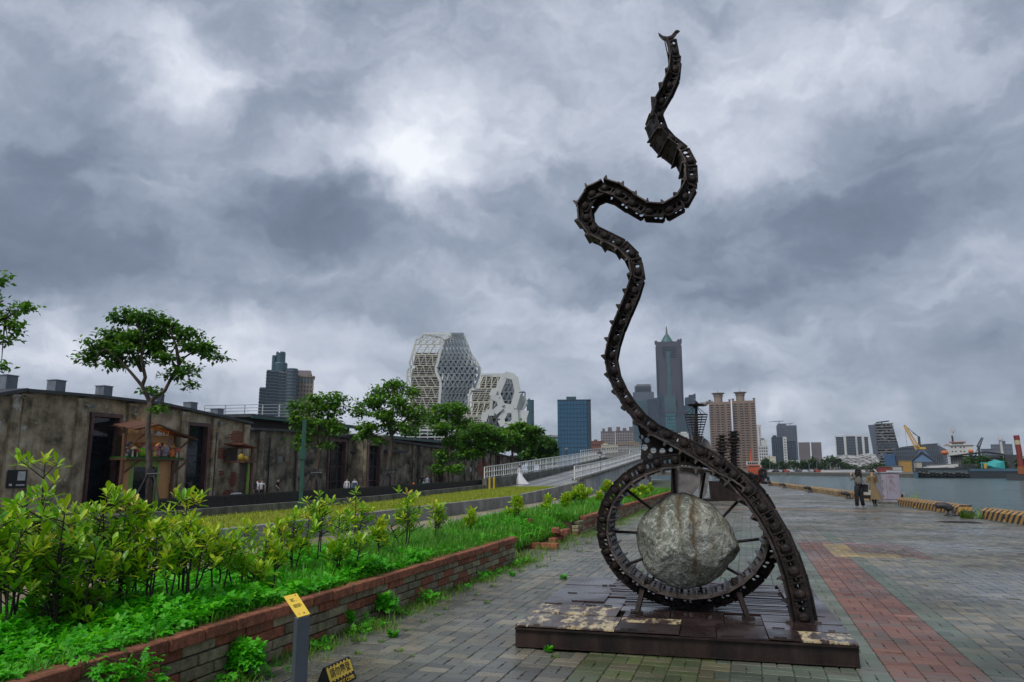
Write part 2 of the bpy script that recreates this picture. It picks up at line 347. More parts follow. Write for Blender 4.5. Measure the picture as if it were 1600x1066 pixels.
q = MB(); pf = [W(S_FAR, -6.4, -.002), (quay_x(49) - .0, 49, -.002), (quay_x(111), 111, -.002), (W(118, -6.4)[0], 111, -.002)]
a_ = W(S_FAR, -6.4, -.002)
# far paving: from the last laid paver to the quay end
tq = lambda s: (lambda p: p)(None)
def quay_t(s):   # lateral offset of the quay edge at distance s
    lo, hi = 0.0, 40.0
    for _ in range(30):
        m_ = (lo + hi) / 2; p = W(s, m_)
        if p.x < quay_x(p.y): lo = m_
        else: hi = m_
    return lo
q.add([W(S_FAR, -6.4, -.003), W(S_FAR, quay_t(S_FAR), -.003), W(112, quay_t(112), -.003), W(112, -6.4, -.003)], [(0, 1, 2, 3)])
pave_far = tag(q.build('promenade', m_pfar), kind='structure')
# laid pavers, basket weave, in the quay frame
pave = empty('pavement', (0, 0, 0), rz=-A); pave['kind'] = 'structure'
CS = .25; GAP = .0075
GREY = [(.105, .102, .088), (.13, .125, .105), (.155, .140, .112), (.115, .118, .10), (.165, .145, .11), (.09, .09, .082)]
GRN = [(.085, .105, .08), (.095, .115, .088), (.10, .118, .092), (.115, .118, .098)]
REDS = [(.150, .062, .043), (.125, .055, .042), (.17, .080, .056), (.125, .078, .060)]
YEL = [(.28, .19, .07), (.23, .17, .08), (.20, .15, .09)]
OLV = [(.12, .14, .06), (.15, .14, .085), (.10, .12, .06)]
def zone(s, t):
    if 15.9 < s < 18.6 and 1.5 < t < 2.02: return YEL
    if 15.9 < s < 16.7 and 2.02 < t < 2.8: return YEL
    if 15.9 < s < 19 and 1.0 < t < 3.3 and (int(s * 4) + int(t * 4)) % 3: return REDS
    if 33.6 < s < 34.1 and t > -3: return YEL
    if 33.1 < s < 33.6 and t > -3: return REDS
    if 1.0 < t < 1.76 and s < 19: return REDS
    if 1.76 <= t < 2.02 and s < 22: return GRN
    if 2.5 < t < 3.0 and s < 8: return GRN
    if -1.5 < t < 1.0 and s < 22: return GRN if (t > -.3 or s > 10) else (OLV if s < 7.6 else GREY)
    return GREY
def paver_outline(w_, h_, wob):    # w along t (x), h along s (y)
    pts = []; x, y = w_ / 2, h_ / 2
    def side(x0, y0, x1, y1, n_):
        for i in range(n_):
            k = i / n_; nx, ny = (y1 - y0), -(x1 - x0); l_ = hypot(nx, ny)
            o_ = wob * (1 if i % 2 else -1) * (0 if i == 0 else 1)
            pts.append((x0 + (x1 - x0) * k + nx / l_ * o_, y0 + (y1 - y0) * k + ny / l_ * o_))
    lx = 4 if w_ > h_ else 1; ly = 4 if h_ > w_ else 1
    side(-x, -y, x, -y, lx); side(x, -y, x, y, ly); side(x, y, -x, y, lx); side(-x, y, -x, -y, ly)
    return pts
def paver_mesh(w_, h_):
    o_ = paver_outline(w_, h_, .004); n_ = len(o_); c_ = .006; k1, k2 = 1 - 2 * c_ / w_, 1 - 2 * c_ / h_
    vs = [(a, b, -.03) for a, b in o_] + [(a, b, -.005) for a, b in o_] + [(a * k1, b * k2, 0) for a, b in o_]
    fs = [tuple(range(2 * n_, 3 * n_))] + [(r * n_ + i, r * n_ + (i + 1) % n_, (r + 1) * n_ + (i + 1) % n_, (r + 1) * n_ + i) for r in (0, 1) for i in range(n_)]
    return vs, fs
W1, H1 = CS - GAP, CS / 2 - GAP
cells = []
def inview(p, mrg=40):
    dy = p.y * cos(PITCH) + (p.z - EYE) * sin(PITCH)
    if dy < .5: return False
    x = 800 + F * p.x / dy; y = 533 - F * (-p.y * sin(PITCH) + (p.z - EYE) * cos(PITCH)) / dy
    return -mrg < x < 1600 + mrg and -mrg < y < 1066 + mrg * 2
BC = (1.895, 8.54); BA = radians(14.6)
def under_base(p):
    dx, dy = p.x - BC[0], p.y - BC[1]; lx = dx * cos(BA) - dy * sin(BA); ly = dx * sin(BA) + dy * cos(BA)
    return abs(lx) < 1.4 and abs(ly) < 1.55
for i in range(int(3.5 / CS), int(S_FAR / CS)):
    s_ = i * CS + CS / 2; tmax = quay_t(s_) - .2
    for j in range(int(-6.4 / CS), int(tmax / CS) + 1):
        t_ = j * CS + .04 + CS / 2
        if t_ > tmax or (t_ < -4.15 and not 13.0 < s_ < 18.8): continue
        p = W(s_, t_)
        if not inview(p) or under_base(p): continue
        if (i + j) % 2: bits = [(s_ - CS / 4, t_, 0), (s_ + CS / 4, t_, 0)]
        else: bits = [(s_, t_ - CS / 4, 1), (s_, t_ + CS / 4, 1)]
        for b_ in bits: cells.append((*b_, p.length))
cells.sort(key=lambda c: c[3])
pv = [paver_mesh(W1, H1), paver_mesh(H1, W1)]
pmats = {}
def pm(c):
    if c not in pmats: pmats[c] = paver_mat('paver_%s' % {id(GREY): 'grey', id(GRN): 'green', id(REDS): 'red', id(YEL): 'yellow', id(OLV): 'olive'}[c[0]], False, c[1])
    return pmats[c]
pmesh = {}
zl = {id(z_): z_ for z_ in (GREY, GRN, REDS, YEL, OLV)}
for (s_, t_, o_, d_) in cells[:300]:
    z_ = zone(s_, t_); ci = random.randrange(len(z_)); key = (o_, id(z_), ci)
    if key not in pmesh:
        me = bpy.data.meshes.new('paver'); me.from_pydata(pv[o_][0], [], pv[o_][1]); me.materials.append(pm((id(z_), z_[ci]))); pmesh[key] = me
    inst('paver', pmesh[key], pave, (t_, s_, random.uniform(-.0025, .001) - (random.random() < .06) * .007), (random.gauss(0, .006), random.gauss(0, .006), random.gauss(0, .004)))
# the rest of the laid pavers: real blocks in one mesh
def stuff_pavers(lst, simple):
    V = []; Fc = []; C = []; b = 0
    for (s_, t_, o_, d_) in lst:
        z_ = zone(s_, t_); c = random.choice(z_); k = random.uniform(.8, 1.15) * 1.3
        dz = random.uniform(-.003, .001); tx, ty = random.gauss(0, .004), random.gauss(0, .004)
        if random.random() < .05: dz -= random.uniform(.003, .009); tx, ty = random.gauss(0, .02), random.gauss(0, .02); k *= random.uniform(.7, 1.0)
        if simple:
            w_, h_ = (W1, H1) if o_ == 0 else (H1, W1); x, y = w_ / 2, h_ / 2
            vs = [(-x, -y, -.03), (x, -y, -.03), (x, y, -.03), (-x, y, -.03), (-x, -y, 0), (x, -y, 0), (x, y, 0), (-x, y, 0)]
            fs = [(4, 5, 6, 7), (0, 1, 5, 4), (1, 2, 6, 5), (2, 3, 7, 6), (3, 0, 4, 7)]
        else: vs, fs = pv[o_]
        V += [(t_ + a, s_ + bb, cc + dz + a * tx + bb * ty) for a, bb, cc in vs]; Fc += [tuple(b + i for i in f) for f in fs]; b += len(vs)
        C += [(c[0] * k, c[1] * k, c[2] * k, 1)] * len(vs)
    me = bpy.data.meshes.new('paver_field'); me.from_pydata(V, [], Fc); me.materials.append(m_pstuff)
    a = me.attributes.new('pc', 'FLOAT_COLOR', 'POINT'); a.data.foreach_set('color', np.array(C, dtype=np.float32).ravel()); me.update()
    return me
near = [c for c in cells[300:] if c[3] < 17]; far = [c for c in cells[300:] if c[3] >= 17]
for lst, simp in ((near, False), (far, True)):
    o = bpy.data.objects.new('paver_field', stuff_pavers(lst, simp)); link(o, pave); o['kind'] = 'stuff'

# path, lawn, retaining walls
s = MB(); s.add([W(-6, -10.3, -.004), W(-6, -6.1, -.004), W(13.1, -6.1, -.004), W(13.1, -6.1, -.004), W(52, -6.1, -.004), W(52, -10.3, -.004)], [(0, 1, 2, 4, 5)])
tag(s.build('path', m_tan), kind='structure')
def lawn_z(s_): return .03 if s_ < 34 else .03 + (s_ - 34) / 20 * .28
m_lawn = M('lawn_turf', [(.08, .12, .014), (.17, .21, .02), (.24, .26, .03), (.20, .18, .04)], 1.1, .9, bump=.6, bscale=40)
s = MB(); rows = [-8, 8, 20, 34, 40, 47, 56]
for k, s_ in enumerate(rows):
    s.v += [tuple(W(s_, -17.85, lawn_z(s_))), tuple(W(s_, -10.5, lawn_z(s_) + (.12 if s_ > 40 else 0)))]
for k in range(len(rows) - 1): s.f.append((2 * k, 2 * k + 1, 2 * k + 3, 2 * k + 2)); s.mi.append(0)
tag(s.build('lawn', m_lawn), kind='structure')
def wall_run(name, t0, t1, tops, z0, mat, seg=None, label=None, cat=None, mats=None):
    """long low wall along the quay direction; tops: (s, ztop) list"""
    r = empty(name, W(tops[0][0], (t0 + t1) / 2, 0), rz=-A, label=label, cat=cat)
    s00 = tops[0][0]; tc_ = (t0 + t1) / 2
    for (sa, za), (sb_, zb) in zip(tops, tops[1:]):
        nseg = max(1, int(round((sb_ - sa) / (seg or 6))))
        for i in range(nseg):
            u0, u1 = i / nseg, (i + 1) / nseg; a0, a1 = sa + (sb_ - sa) * u0 + .006 - s00, sa + (sb_ - sa) * u1 - .006 - s00
            z_0, z_1 = za + (zb - za) * u0, za + (zb - za) * u1; h = (t1 - t0) / 2
            m = MB(); m.add([(-h, a0, z0), (h, a0, z0), (h, a1, z0), (-h, a1, z0), (-h, a0, z_0), (h, a0, z_0), (h, a1, z_1), (-h, a1, z_1)],
                            [(0, 3, 2, 1), (4, 5, 6, 7), (0, 1, 5, 4), (1, 2, 6, 5), (2, 3, 7, 6), (3, 0, 4, 7)])
            m.build('concrete_section', mat, r)
    return r
wall_run('retaining_wall', -10.5, -10.3, [(-5, .43), (33, .45), (41, .66), (49.5, .95)], -.1, m_conc, 4.0, 'long low grey concrete wall between the tan path and the lawn', 'wall')
wall_run('kerb_wall', -18.1, -17.9, [(2, .31), (34, .34), (54, .62)], -.62, m_concd, 4.0, 'weathered concrete kerb carrying the black picket fence', 'wall')
# grass blades on the lawn: short tufts
def blades(name, n, fs, ft, fz, hmin, hmax, mat, seed=1, lean=.7, wid=.012, **kw):
    r = np.random.default_rng(seed); s_ = fs(r, n); t_ = ft(r, n, s_); keep = ~np.isnan(t_); s_, t_ = s_[keep], t_[keep]; n = len(s_)
    P = np.stack([s_ * sin(A) + t_ * cos(A), s_ * cos(A) - t_ * sin(A), fz(s_, t_)], 1)
    tv = [(-wid, 0, 0), (wid, 0, 0), (-wid * .8, .35, .04), (wid * .8, .35, .04), (-wid * .5, .7, 0), (wid * .5, .7, 0), (0, 1, -.12)]
    tf = [(0, 1, 3, 2), (2, 3, 5, 4), (4, 5, 6)]
    R = rotmats(r.uniform(0, 2 * pi, n), r.uniform(pi / 2 - lean, pi / 2 - .05, n))
    return bake_scatter(name, tv, tf, P, R, r.uniform(hmin, hmax, n), mat, r.uniform(0, 1, n), **kw)
m_grass = M('grass_blades', [(.03, .15, .010), (.07, .30, .015), (.14, .42, .022), (.27, .40, .05)], 2, .55, attr='tint', trans=.4)
m_lawnb = M('lawn_blades', [(.15, .21, .012), (.27, .34, .02), (.38, .42, .03), (.33, .30, .06)], 2, .7, attr='tint', trans=.35)
blades('grass', 52000, lambda r, n: 12 + 43 * r.random(n) ** 1.0, lambda r, n, s_: r.uniform(-17.8, -10.55, n), lambda s_, t_: np.where(s_ < 34, .03, .03 + (s_ - 34) / 20 * .28 + (t_ + 17.85) / 7.35 * .1), .06, .14, m_lawnb, 5, wid=.10, lean=.9, kind='stuff')
# ================================================================ SCULPTURE
m_rust = M('rusty_track_steel', [(.006, .0045, .004), (.016, .010, .009), (.036, .022, .018)], 9, .50, bump=.5, bscale=45, metal=.30, rough2=.7, vary=.25, spec=.4)
m_rustd = M('dark_shoe_steel', [(.016, .012, .011), (.042, .031, .027), (.085, .066, .058)], 7, .38, bump=.35, bscale=60, metal=.5, rough2=.6, vary=.3)
m_black = M('blackened_bolt', [(.008, .007, .007), (.015, .013, .012)], 9, .6)
sculpt = empty('chain_sculpture', (BC[0], BC[1], 0), rz=-BA, label='tall winding rusty sculpture of tractor track links holding a boulder', cat='sculpture')
def SL(px, py, y=0.0):    # picture point on the sculpture's own upright plane, y behind its middle -> local (x, z)
    d = ray(px, py); e = (sin(BA), cos(BA)); off = BC[0] * e[0] + BC[1] * e[1] + y
    k = off / (d.x * e[0] + d.y * e[1]); p = d * k; dx, dy = p.x - BC[0], p.y - BC[1]
    return (dx * cos(BA) - dy * sin(BA), EYE + p.z)
PZ = .20      # top of the platform
# --- link meshes
PITCHL = .20
def rail_plate(outline, holes, y, th):
    c = bpy.data.curves.new('rail', 'CURVE'); c.dimensions = '2D'; c.fill_mode = 'BOTH'; c.extrude = th / 2
    for pts in [outline] + [[(hx + rx * cos(2 * pi * k / 10), hz + rz * sin(2 * pi * k / 10)) for k in range(10)] for hx, hz, rx, rz in holes]:
        s_ = c.splines.new('POLY'); s_.points.add(len(pts) - 1); s_.use_cyclic_u = True
        for q_, (a, b) in zip(s_.points, pts): q_.co = (a, b, 0, 1)
    o = bpy.data.objects.new('rail', c); COL.objects.link(o); bpy.context.view_layer.update(); me = bpy.data.meshes.new_from_object(o)
    bpy.data.objects.remove(o); vs = [(v.co.x, y + v.co.z, v.co.y) for v in me.vertices]; fs = [tuple(f.vertices) for f in me.polygons]; bpy.data.meshes.remove(me); return vs, fs
def link_mesh(p=PITCHL, yr=.085):
    m = MB(); th = .024
    for sy in (-1, 1):
        y = sy * yr
        vs, fs = rail_plate([(-p / 2 - .012, .022), (-p / 2 + .02, .0), (p / 2 - .02, .0), (p / 2 + .012, .02), (p / 2 + .012, .112), (p / 2 - .01, .132), (-p / 2 + .03, .134), (-p / 2 - .012, .116)],
                            [(.010, .064, .020, .030), (.066, .066, .022, .029)], y, th); m.add(vs, fs)
        m.box((0, y + sy * .012, .010), (p * 1.02, .03, .014)); m.box((0, y + sy * .010, .126), (p * .98, .024, .012))
        m.ell((-p / 2 + .046, y + sy * .010, .066), (.050, .040, .048), 10, 6)
        m.box((.038, y + sy * .012, .064), (.010, .016, .10)); m.box((p / 2 - .006, y + sy * .014, .064), (.014, .02, .11))
    m.tube([(-p / 2 + .046, -yr, .064), (-p / 2 + .046, yr, .064)], .030, 8)
    m.tube([(-p / 2 + .046, -yr - .058, .064), (-p / 2 + .046, -yr - .03, .064)], .018, 8)
    return m.mesh('track_link', m_rust)
m_shoer = M('worn_shoe_steel', [(.05, .04, .036), (.10, .078, .068), (.15, .125, .11)], 7, .42, bump=.35, bscale=60, metal=.3, vary=.25)
def shoe_mesh(hw, g=.065, p=PITCHL, mt=None):
    m = MB(); m.box((0, 0, -.014), (p * .95, hw * 2, .016)); m.box((p * .45, 0, -.022), (.03, hw * 2, .014))
    m.prism([(-p * .47, -.018), (-p * .30, -.018), (-p * .37, -g - .014), (-p * .44, -g - .018)], -hw, hw, axis=1)
    for sx in (-.03, .045):
        for y in (-.115, -.07, .07, .115): m.box((sx, y, -.026), (.026, .022, .016), mi=1)
    for y in (-hw * .8, hw * .8): m.box((0, y, -.024), (p * .6, .02, .008))
    return m.mesh('shoe_plate', [mt or m_rustd, m_black])
LINK = link_mesh(); SHOE = shoe_mesh(.32, .055, mt=m_shoer); SHOE_S = shoe_mesh(.17, .05); SHOE_T = shoe_mesh(.19, .05)
def lay_links(path, shoe, y=0.0, roll=None, scale=1.0, skip=()):
    """path: list of (x,z,y,size) ; one link per segment"""
    for i in range(len(path) - 1):
        a, b = path[i], path[i + 1]; P = Vector((a[0], a[2], a[1])); Q = Vector((b[0], b[2], b[1])); T = (Q - P); ln = T.length; T.normalize()
        Yv = Vector((0, -1, 0)); Yv = (Yv - T * Yv.dot(T)).normalized(); Zv = T.cross(Yv)
        Rm = Matrix((T, Yv, Zv)).transposed()
        rr = roll(i / max(1, len(path) - 2)) if roll else 0
        if rr: Rm = Matrix.Rotation(rr, 3, T) @ Rm
        Rm = Rm @ Matrix.Rotation(random.gauss(0, .02), 3, 'Y')
        sz = (a[3] + b[3]) / 2
        o = bpy.data.objects.new('track_link', LINK); link(o, sculpt)
        o.matrix_basis = Matrix.Translation((P + Q) / 2) @ Rm.to_4x4() @ Matrix.Diagonal((ln / PITCHL * 1.08, 1.0, sz, 1))
        if i in skip: continue
        s_ = bpy.data.objects.new('shoe_plate', shoe); link(s_, o)
def resample(pts, step):
    """catmull-rom through (x,z,y,size), then equal steps"""
    P = [pts[0]] + list(pts) + [pts[-1]]; out = []
    for i in range(1, len(P) - 2):
        for k in range(24):
            t = k / 24; p0, p1, p2, p3 = P[i - 1], P[i], P[i + 1], P[i + 2]
            out.append(tuple(.5 * ((2 * p1[c]) + (-p0[c] + p2[c]) * t + (2 * p0[c] - 5 * p1[c] + 4 * p2[c] - p3[c]) * t * t + (-p0[c] + 3 * p1[c] - 3 * p2[c] + p3[c]) * t ** 3) for c in range(4)))
    out.append(tuple(pts[-1])); d = [0]
    for a, b in zip(out, out[1:]): d.append(d[-1] + sqrt(sum((a[c] - b[c]) ** 2 for c in range(3))))
    n = max(2, round(d[-1] / step)); res = []; j = 0
    for i in range(n + 1):
        u = d[-1] * i / n
        while j < len(d) - 2 and d[j + 1] < u: j += 1
        k = (u - d[j]) / max(1e-9, d[j + 1] - d[j]); res.append(tuple(out[j][c] + (out[j + 1][c] - out[j][c]) * k for c in range(4)))
    return res
# ring: centre line of the joint between rails and shoes, laid counter-clockwise
RY = -.34
cx_, cz_ = SL(1073, 834, RY); _, zt_ = SL(1068, 716, RY)
RR = .955; RZ = (zt_ - PZ + .03) / 2; cz_ = PZ + .012 + RZ
ringp = []
NR = 28
for i in range(NR + 1):
    th = 2 * pi * i / NR + .05; ringp.append((cx_ + (RR - .12) * cos(th), cz_ + (RZ - .12) * sin(th), RY, 1.0))
lay_links(ringp, SHOE)
# tail from the platform over the ring and up into the snake; y: in front of the ring at the foot
def sp(px, py, y, sz):
    y -= .25; x, z = SL(px, py, y); return (x, z, y, sz)
tail = [sp(1247, 972, -.50, 1.25), sp(1233, 905, -.46, 1.25), sp(1206, 835, -.40, 1.2), sp(1166, 777, -.30, 1.15), sp(1117, 731, -.16, 1.1), sp(1065, 701, -.05, 1.0), sp(1022, 679, 0, .95), sp(990, 651, 0, .9), sp(965, 613, 0, .85)]
snake = [sp(965, 613, 0, .85), sp(950, 573, 0, .85), sp(954, 535, 0, .88), sp(966, 500, 0, .92), sp(982, 462, 0, .96), sp(991, 426, 0, .98), sp(978, 399, .02, 1.0), sp(950, 383, .04, 1.0), sp(920, 366, .05, 1.0), sp(907, 334, .05, 1.05), sp(922, 305, .04, 1.05), sp(950, 293, .02, 1.0),
         sp(980, 308, 0, 1.0), sp(1006, 325, 0, 1.0), sp(1040, 327, 0, 1.0), sp(1067, 305, 0, 1.0), sp(1073, 272, 0, .98), sp(1058, 243, .03, .95), sp(1032, 222, .05, .9), sp(1018, 190, .05, .9), sp(1026, 160, .04, .9), sp(1044, 130, .03, .9), sp(1050, 98, .02, .85), sp(1046, 72, .02, .6)]
lay_links(resample(tail, .205), SHOE_T, roll=lambda u: -.30 * (1 - u) ** 2)
lay_links(resample(snake, .20), SHOE_S, roll=lambda u: .55 * math.exp(-((u - .80) / .07) ** 2) - .25 * math.exp(-((u - .5) / .08) ** 2))
# second strand that shadows the tail behind and right of it (between ring and tail)
tail2 = [sp(1262, 962, -.22, .8), sp(1248, 905, -.2, .8), sp(1222, 840, -.18, .8), sp(1192, 785, -.14, .8), sp(1160, 745, -.1, .8)]
m = MB(); t2 = resample(tail2, .10); m.tube([(a[0], a[2], a[1]) for a in t2], .022, 6)
for a in t2[::2]: m.box((a[0], a[2], a[1]), (.05, .05, .05)); m.bar((a[0], a[2], a[1]), (a[0] - .08, a[2] - .16, a[1] - .01), .018)
m.build('tail_stiffener', m_rust, sculpt)
# gusset plate with round holes
def plate_with_holes(poly, holes, y, th, mat, name, parent):
    c = bpy.data.curves.new(name, 'CURVE'); c.dimensions = '2D'; c.fill_mode = 'BOTH'; c.extrude = th / 2
    for pts in [poly] + [[(hx + r * cos(2 * pi * k / 14), hz + r * sin(2 * pi * k / 14)) for k in range(14)] for hx, hz, r in holes]:
        s_ = c.splines.new('POLY'); s_.points.add(len(pts) - 1); s_.use_cyclic_u = True
        for q_, (a, b) in zip(s_.points, pts): q_.co = (a, b, 0, 1)
    o = bpy.data.objects.new(name, c); COL.objects.link(o); bpy.context.view_layer.update(); me = bpy.data.meshes.new_from_object(o)
    bpy.data.objects.remove(o); me.materials.clear(); me.materials.append(mat)
    for v in me.vertices: v.co = (v.co.x, y + v.co.z, v.co.y)
    return inst(name, me, parent)
gp = [SL(*q, -.28) for q in ((990, 650), (1004, 668), (1030, 686), (1062, 700), (1098, 722), (1085, 728), (1050, 717), (1010, 726), (1001, 716), (1003, 690), (997, 668))]
holes = [(*SL(*q, -.28), r) for q, r in (((1002, 683), .026), ((1011, 688), .030), ((1007, 699), .036), ((1021, 704), .032), ((1035, 705), .032), ((1016, 713), .03), ((1048, 703), .022))]
holes = [((h[0]), h[1], h[2]) for h in holes]
plate_with_holes(gp, [h for h in holes if True], -.28, .02, m_rust, 'perforated_gusset', sculpt)
# bird perched on the very end
bx_, bz_ = SL(1045, 58, -.23); m = MB()
m.prism([(bx_ - .125, bz_ + .075), (bx_ - .118, bz_ + .035), (bx_ - .075, bz_ - .025), (bx_ - .02, bz_ - .060), (bx_ + .035, bz_ - .045), (bx_ + .075, bz_ - .005), (bx_ + .10, bz_ + .03), (bx_ + .135, bz_ + .055), (bx_ + .105, bz_ + .075), (bx_ + .07, bz_ + .055), (bx_ + .03, bz_ + .012), (bx_ - .02, bz_ + .004), (bx_ - .07, bz_ + .022)], -.242, -.218, axis=1)
m.ell((bx_ - .005, -.23, bz_ - .022), (.065, .032, .030), 10, 6); m.ell((bx_ + .092, -.23, bz_ + .052), (.026, .02, .024), 8, 5)
m.bar((bx_ + .015, -.23, bz_ - .04), (bx_ + .055, -.23, bz_ - .16), .022); m.bar((bx_ - .01, -.23, bz_ - .04), (bx_ + .02, -.23, bz_ - .16), .022)
m.build('steel_bird', m_rust, sculpt, smooth=False)
m = MB(); p = SL(1044, 92, -.25); q = SL(1039, 68, -.25); m.bar((p[0], -.31, p[1]), (q[0], -.31, q[1]), .035, .012); q2 = SL(1038, 62, -.25); m.bar((q[0] + .04, -.29, q[1] - .10), (q2[0] + .02, -.29, q2[1] - .02), .012)
m.build('end_spike', m_rust, sculpt)
# spokes from ring to boulder
bcx, bcz = SL(1075, 847, RY)
SPK = [((982, 767), (1022, 797)), ((962, 830), (1003, 831)), ((975, 884), (1010, 870)), ((1004, 925), (1026, 895)), ((1063, 948), (1066, 915)), ((1104, 950), (1094, 915)), ((1168, 905), (1130, 885)), ((1178, 843), (1145, 848)), ((1153, 783), (1125, 815)), ((1100, 748), (1094, 790)), ((1052, 735), (1053, 785))]
for a, b in SPK:
    a = (b[0] + (a[0] - b[0]) * 1.22, b[1] + (a[1] - b[1]) * 1.22); p = SL(*a, RY); q = SL(*b, RY); q = (q[0] + (bcx - q[0]) * .12, q[1] + (bcz - q[1]) * .12); m = MB(); m.tube([(p[0], RY - .05, p[1]), (q[0], RY - .03, q[1])], .015, 8)
    m.lathe([(.03, 0), (.03, .012)], 8, (0, 0, 0)) if False else None
    m.build('spoke', m_rust, sculpt)
for (a, b) in (((1008, 905), (994, 957)), ((1146, 905), (1170, 975))):
    p = SL(*a, -.55); q = SL(*b, -.85); m = MB(); m.box(((p[0] + q[0]) / 2, -.3, (p[1] + PZ) / 2 + .0), (.001, .001, .001)); m = MB()
    m.bar((p[0], -.50, p[1]), (q[0], -.80, PZ), .05, .03); m.box((q[0], -.80, PZ + .012), (.12, .10, .016)); m.build('brace', m_rust, sculpt)
# boulder
def rock_mat():
    m = M('boulder_stone', [(.10, .12, .095), (.19, .21, .165), (.28, .285, .22), (.38, .37, .29)], 2.2, .8, bump=1.0, bscale=24, detail=12, jit=False)
    t = m.node_tree; b = [n for n in t.nodes if n.type == 'BSDF_PRINCIPLED'][0]; src = b.inputs['Base Color'].links[0].from_socket
    tc0 = N(t, 'ShaderNodeTexCoord')
    def lay(scale, dist, lo, hi, colr, amt, rdg=False, det=10.0):
        nonlocal src
        q = N(t, 'ShaderNodeTexNoise', i_Scale=scale, i_Detail=det, i_Roughness=.68, i_Distortion=dist); L(t, tc0.outputs['Object'], q.inputs['Vector']); f = q.outputs[0]
        if rdg: f = mth(t, 'SUBTRACT', 1.0, mth(t, 'MULTIPLY', mth(t, 'ABSOLUTE', mth(t, 'SUBTRACT', f, .5)), 9.0))
        k = ramp(t, f, [(lo, (0, 0, 0)), (hi, (1, 1, 1))]); x_ = N(t, 'ShaderNodeMix', data_type='RGBA'); L(t, mth(t, 'MULTIPLY', k, amt), x_.inputs['Factor']); L(t, src, x_.inputs['A']); x_.inputs['B'].default_value = (*colr, 1); src = x_.outputs['Result']
    lay(1.6, .3, .50, .62, (.22, .25, .27), .75); lay(9.0, .4, .52, .60, (.05, .055, .045), .65); lay(26.0, .2, .55, .62, (.62, .62, .56), .6); lay(2.6, .9, .72, .98, (.62, .61, .55), .6, True); lay(4.0, 1.2, .80, .99, (.035, .035, .03), .75, True); lay(60.0, .0, .56, .66, (.045, .045, .04), .5)
    tcn = N(t, 'ShaderNodeTexCoord'); sp_ = N(t, 'ShaderNodeSeparateXYZ'); L(t, tcn.outputs['Object'], sp_.inputs[0])
    nz = N(t, 'ShaderNodeTexNoise', i_Scale=6.0, i_Detail=7.0); L(t, tcn.outputs['Object'], nz.inputs['Vector'])
    x = mth(t, 'ADD', sp_.outputs[0], mth(t, 'MULTIPLY_ADD', nz.outputs[0], .16, -.08))
    for cxx, wd, zlo, amt in ((-.075, .05, .02, 1.0), (.075, .05, -.38, 1.0), (.13, .03, -.1, .5), (-.26, .05, .05, .8), (.25, .06, -.1, .4)):
        dd = mth(t, 'ABSOLUTE', mth(t, 'SUBTRACT', x, cxx)); k = N(t, 'ShaderNodeMapRange', i_1=0.0, i_2=wd, i_3=amt, i_4=0.0); L(t, dd, k.inputs[0])
        zk = N(t, 'ShaderNodeMapRange', i_1=zlo - .15, i_2=zlo + .15, i_3=0.0, i_4=1.0); L(t, sp_.outputs[2], zk.inputs[0])
        mm = N(t, 'ShaderNodeMix', data_type='RGBA'); L(t, mth(t, 'MULTIPLY', mth(t, 'MULTIPLY', k.outputs[0], zk.outputs[0]), mth(t, 'MULTIPLY_ADD', nz.outputs[0], 1.4, .2)), mm.inputs['Factor'])
        L(t, src, mm.inputs['A']); mm.inputs['B'].default_value = (.085, .05, .02, 1) if amt > .5 else (.16, .11, .05, 1); src = mm.outputs['Result']
    L(t, src, b.inputs['Base Color'])
    return m
bm = bmesh.new(); bmesh.ops.create_icosphere(bm, subdivisions=6, radius=1)
outl = []
for q in ((1157, 862), (1149, 838), (1125, 802), (1098, 782), (1068, 771), (1036, 779), (1010, 800), (996, 828), (996, 862), (1008, 893), (1040, 913), (1090, 921), (1122, 908), (1140, 884)):
    a, b = SL(*q, RY); outl.append((atan2(b - bcz, a - bcx) % (2 * pi), hypot(a - bcx, b - bcz)))
CUTS = []
for n_v, d_v in (((-.35, -.85, .35), .36), ((.3, -.9, .1), .34), ((-.05, -.8, -.55), .37), ((.7, -.6, .3), .43), ((-.8, -.55, -.2), .44), ((.1, -.75, .65), .39), ((.75, -.35, -.5), .46), ((-.6, -.2, .75), .47), ((.55, -.5, -.65), .45), ((-.55, -.6, .5), .42)):
    n_v = Vector(n_v).normalized(); CUTS.append((*n_v, d_v))
outl.sort(); oa = [outl[-1][0] - 2 * pi] + [o[0] for o in outl] + [outl[0][0] + 2 * pi]; orr = [outl[-1][1]] + [o[1] for o in outl] + [outl[0][1]]
for v in bm.verts:
    c = v.co.copy(); r_ = float(np.interp(atan2(c.z, c.x) % (2 * pi), oa, orr)); c.y *= .40; pr_ = Vector((c.x * r_ * .985, c.y, c.z * r_ * .985))
    n3 = noise.fractal(c * 1.2 + Vector((3, 1, 7)), 1.0, 2.0, 3) * .022 + noise.fractal(c * 4.0, .9, 2.0, 4) * .007
    pr_ += c.normalized() * n3
    for nx_, ny_, nz_, dd_ in CUTS:
        k = pr_.x * nx_ + pr_.y * ny_ + pr_.z * nz_ - dd_
        if k > 0: pr_ -= Vector((nx_, ny_, nz_)) * k * .74
    pr_ += c.normalized() * (noise.fractal(c * 11.0, .8, 2.1, 4) * .0045); v.co = pr_
me = bpy.data.meshes.new('boulder'); bm.to_mesh(me); bm.free(); me.materials.append(rock_mat()); me.polygons.foreach_set('use_smooth', [True] * len(me.polygons))
b_o = inst('boulder', me, sculpt, (bcx, RY, bcz + .02)); tag(b_o, label='grey green boulder with brown rust streaks, clamped inside the ring')
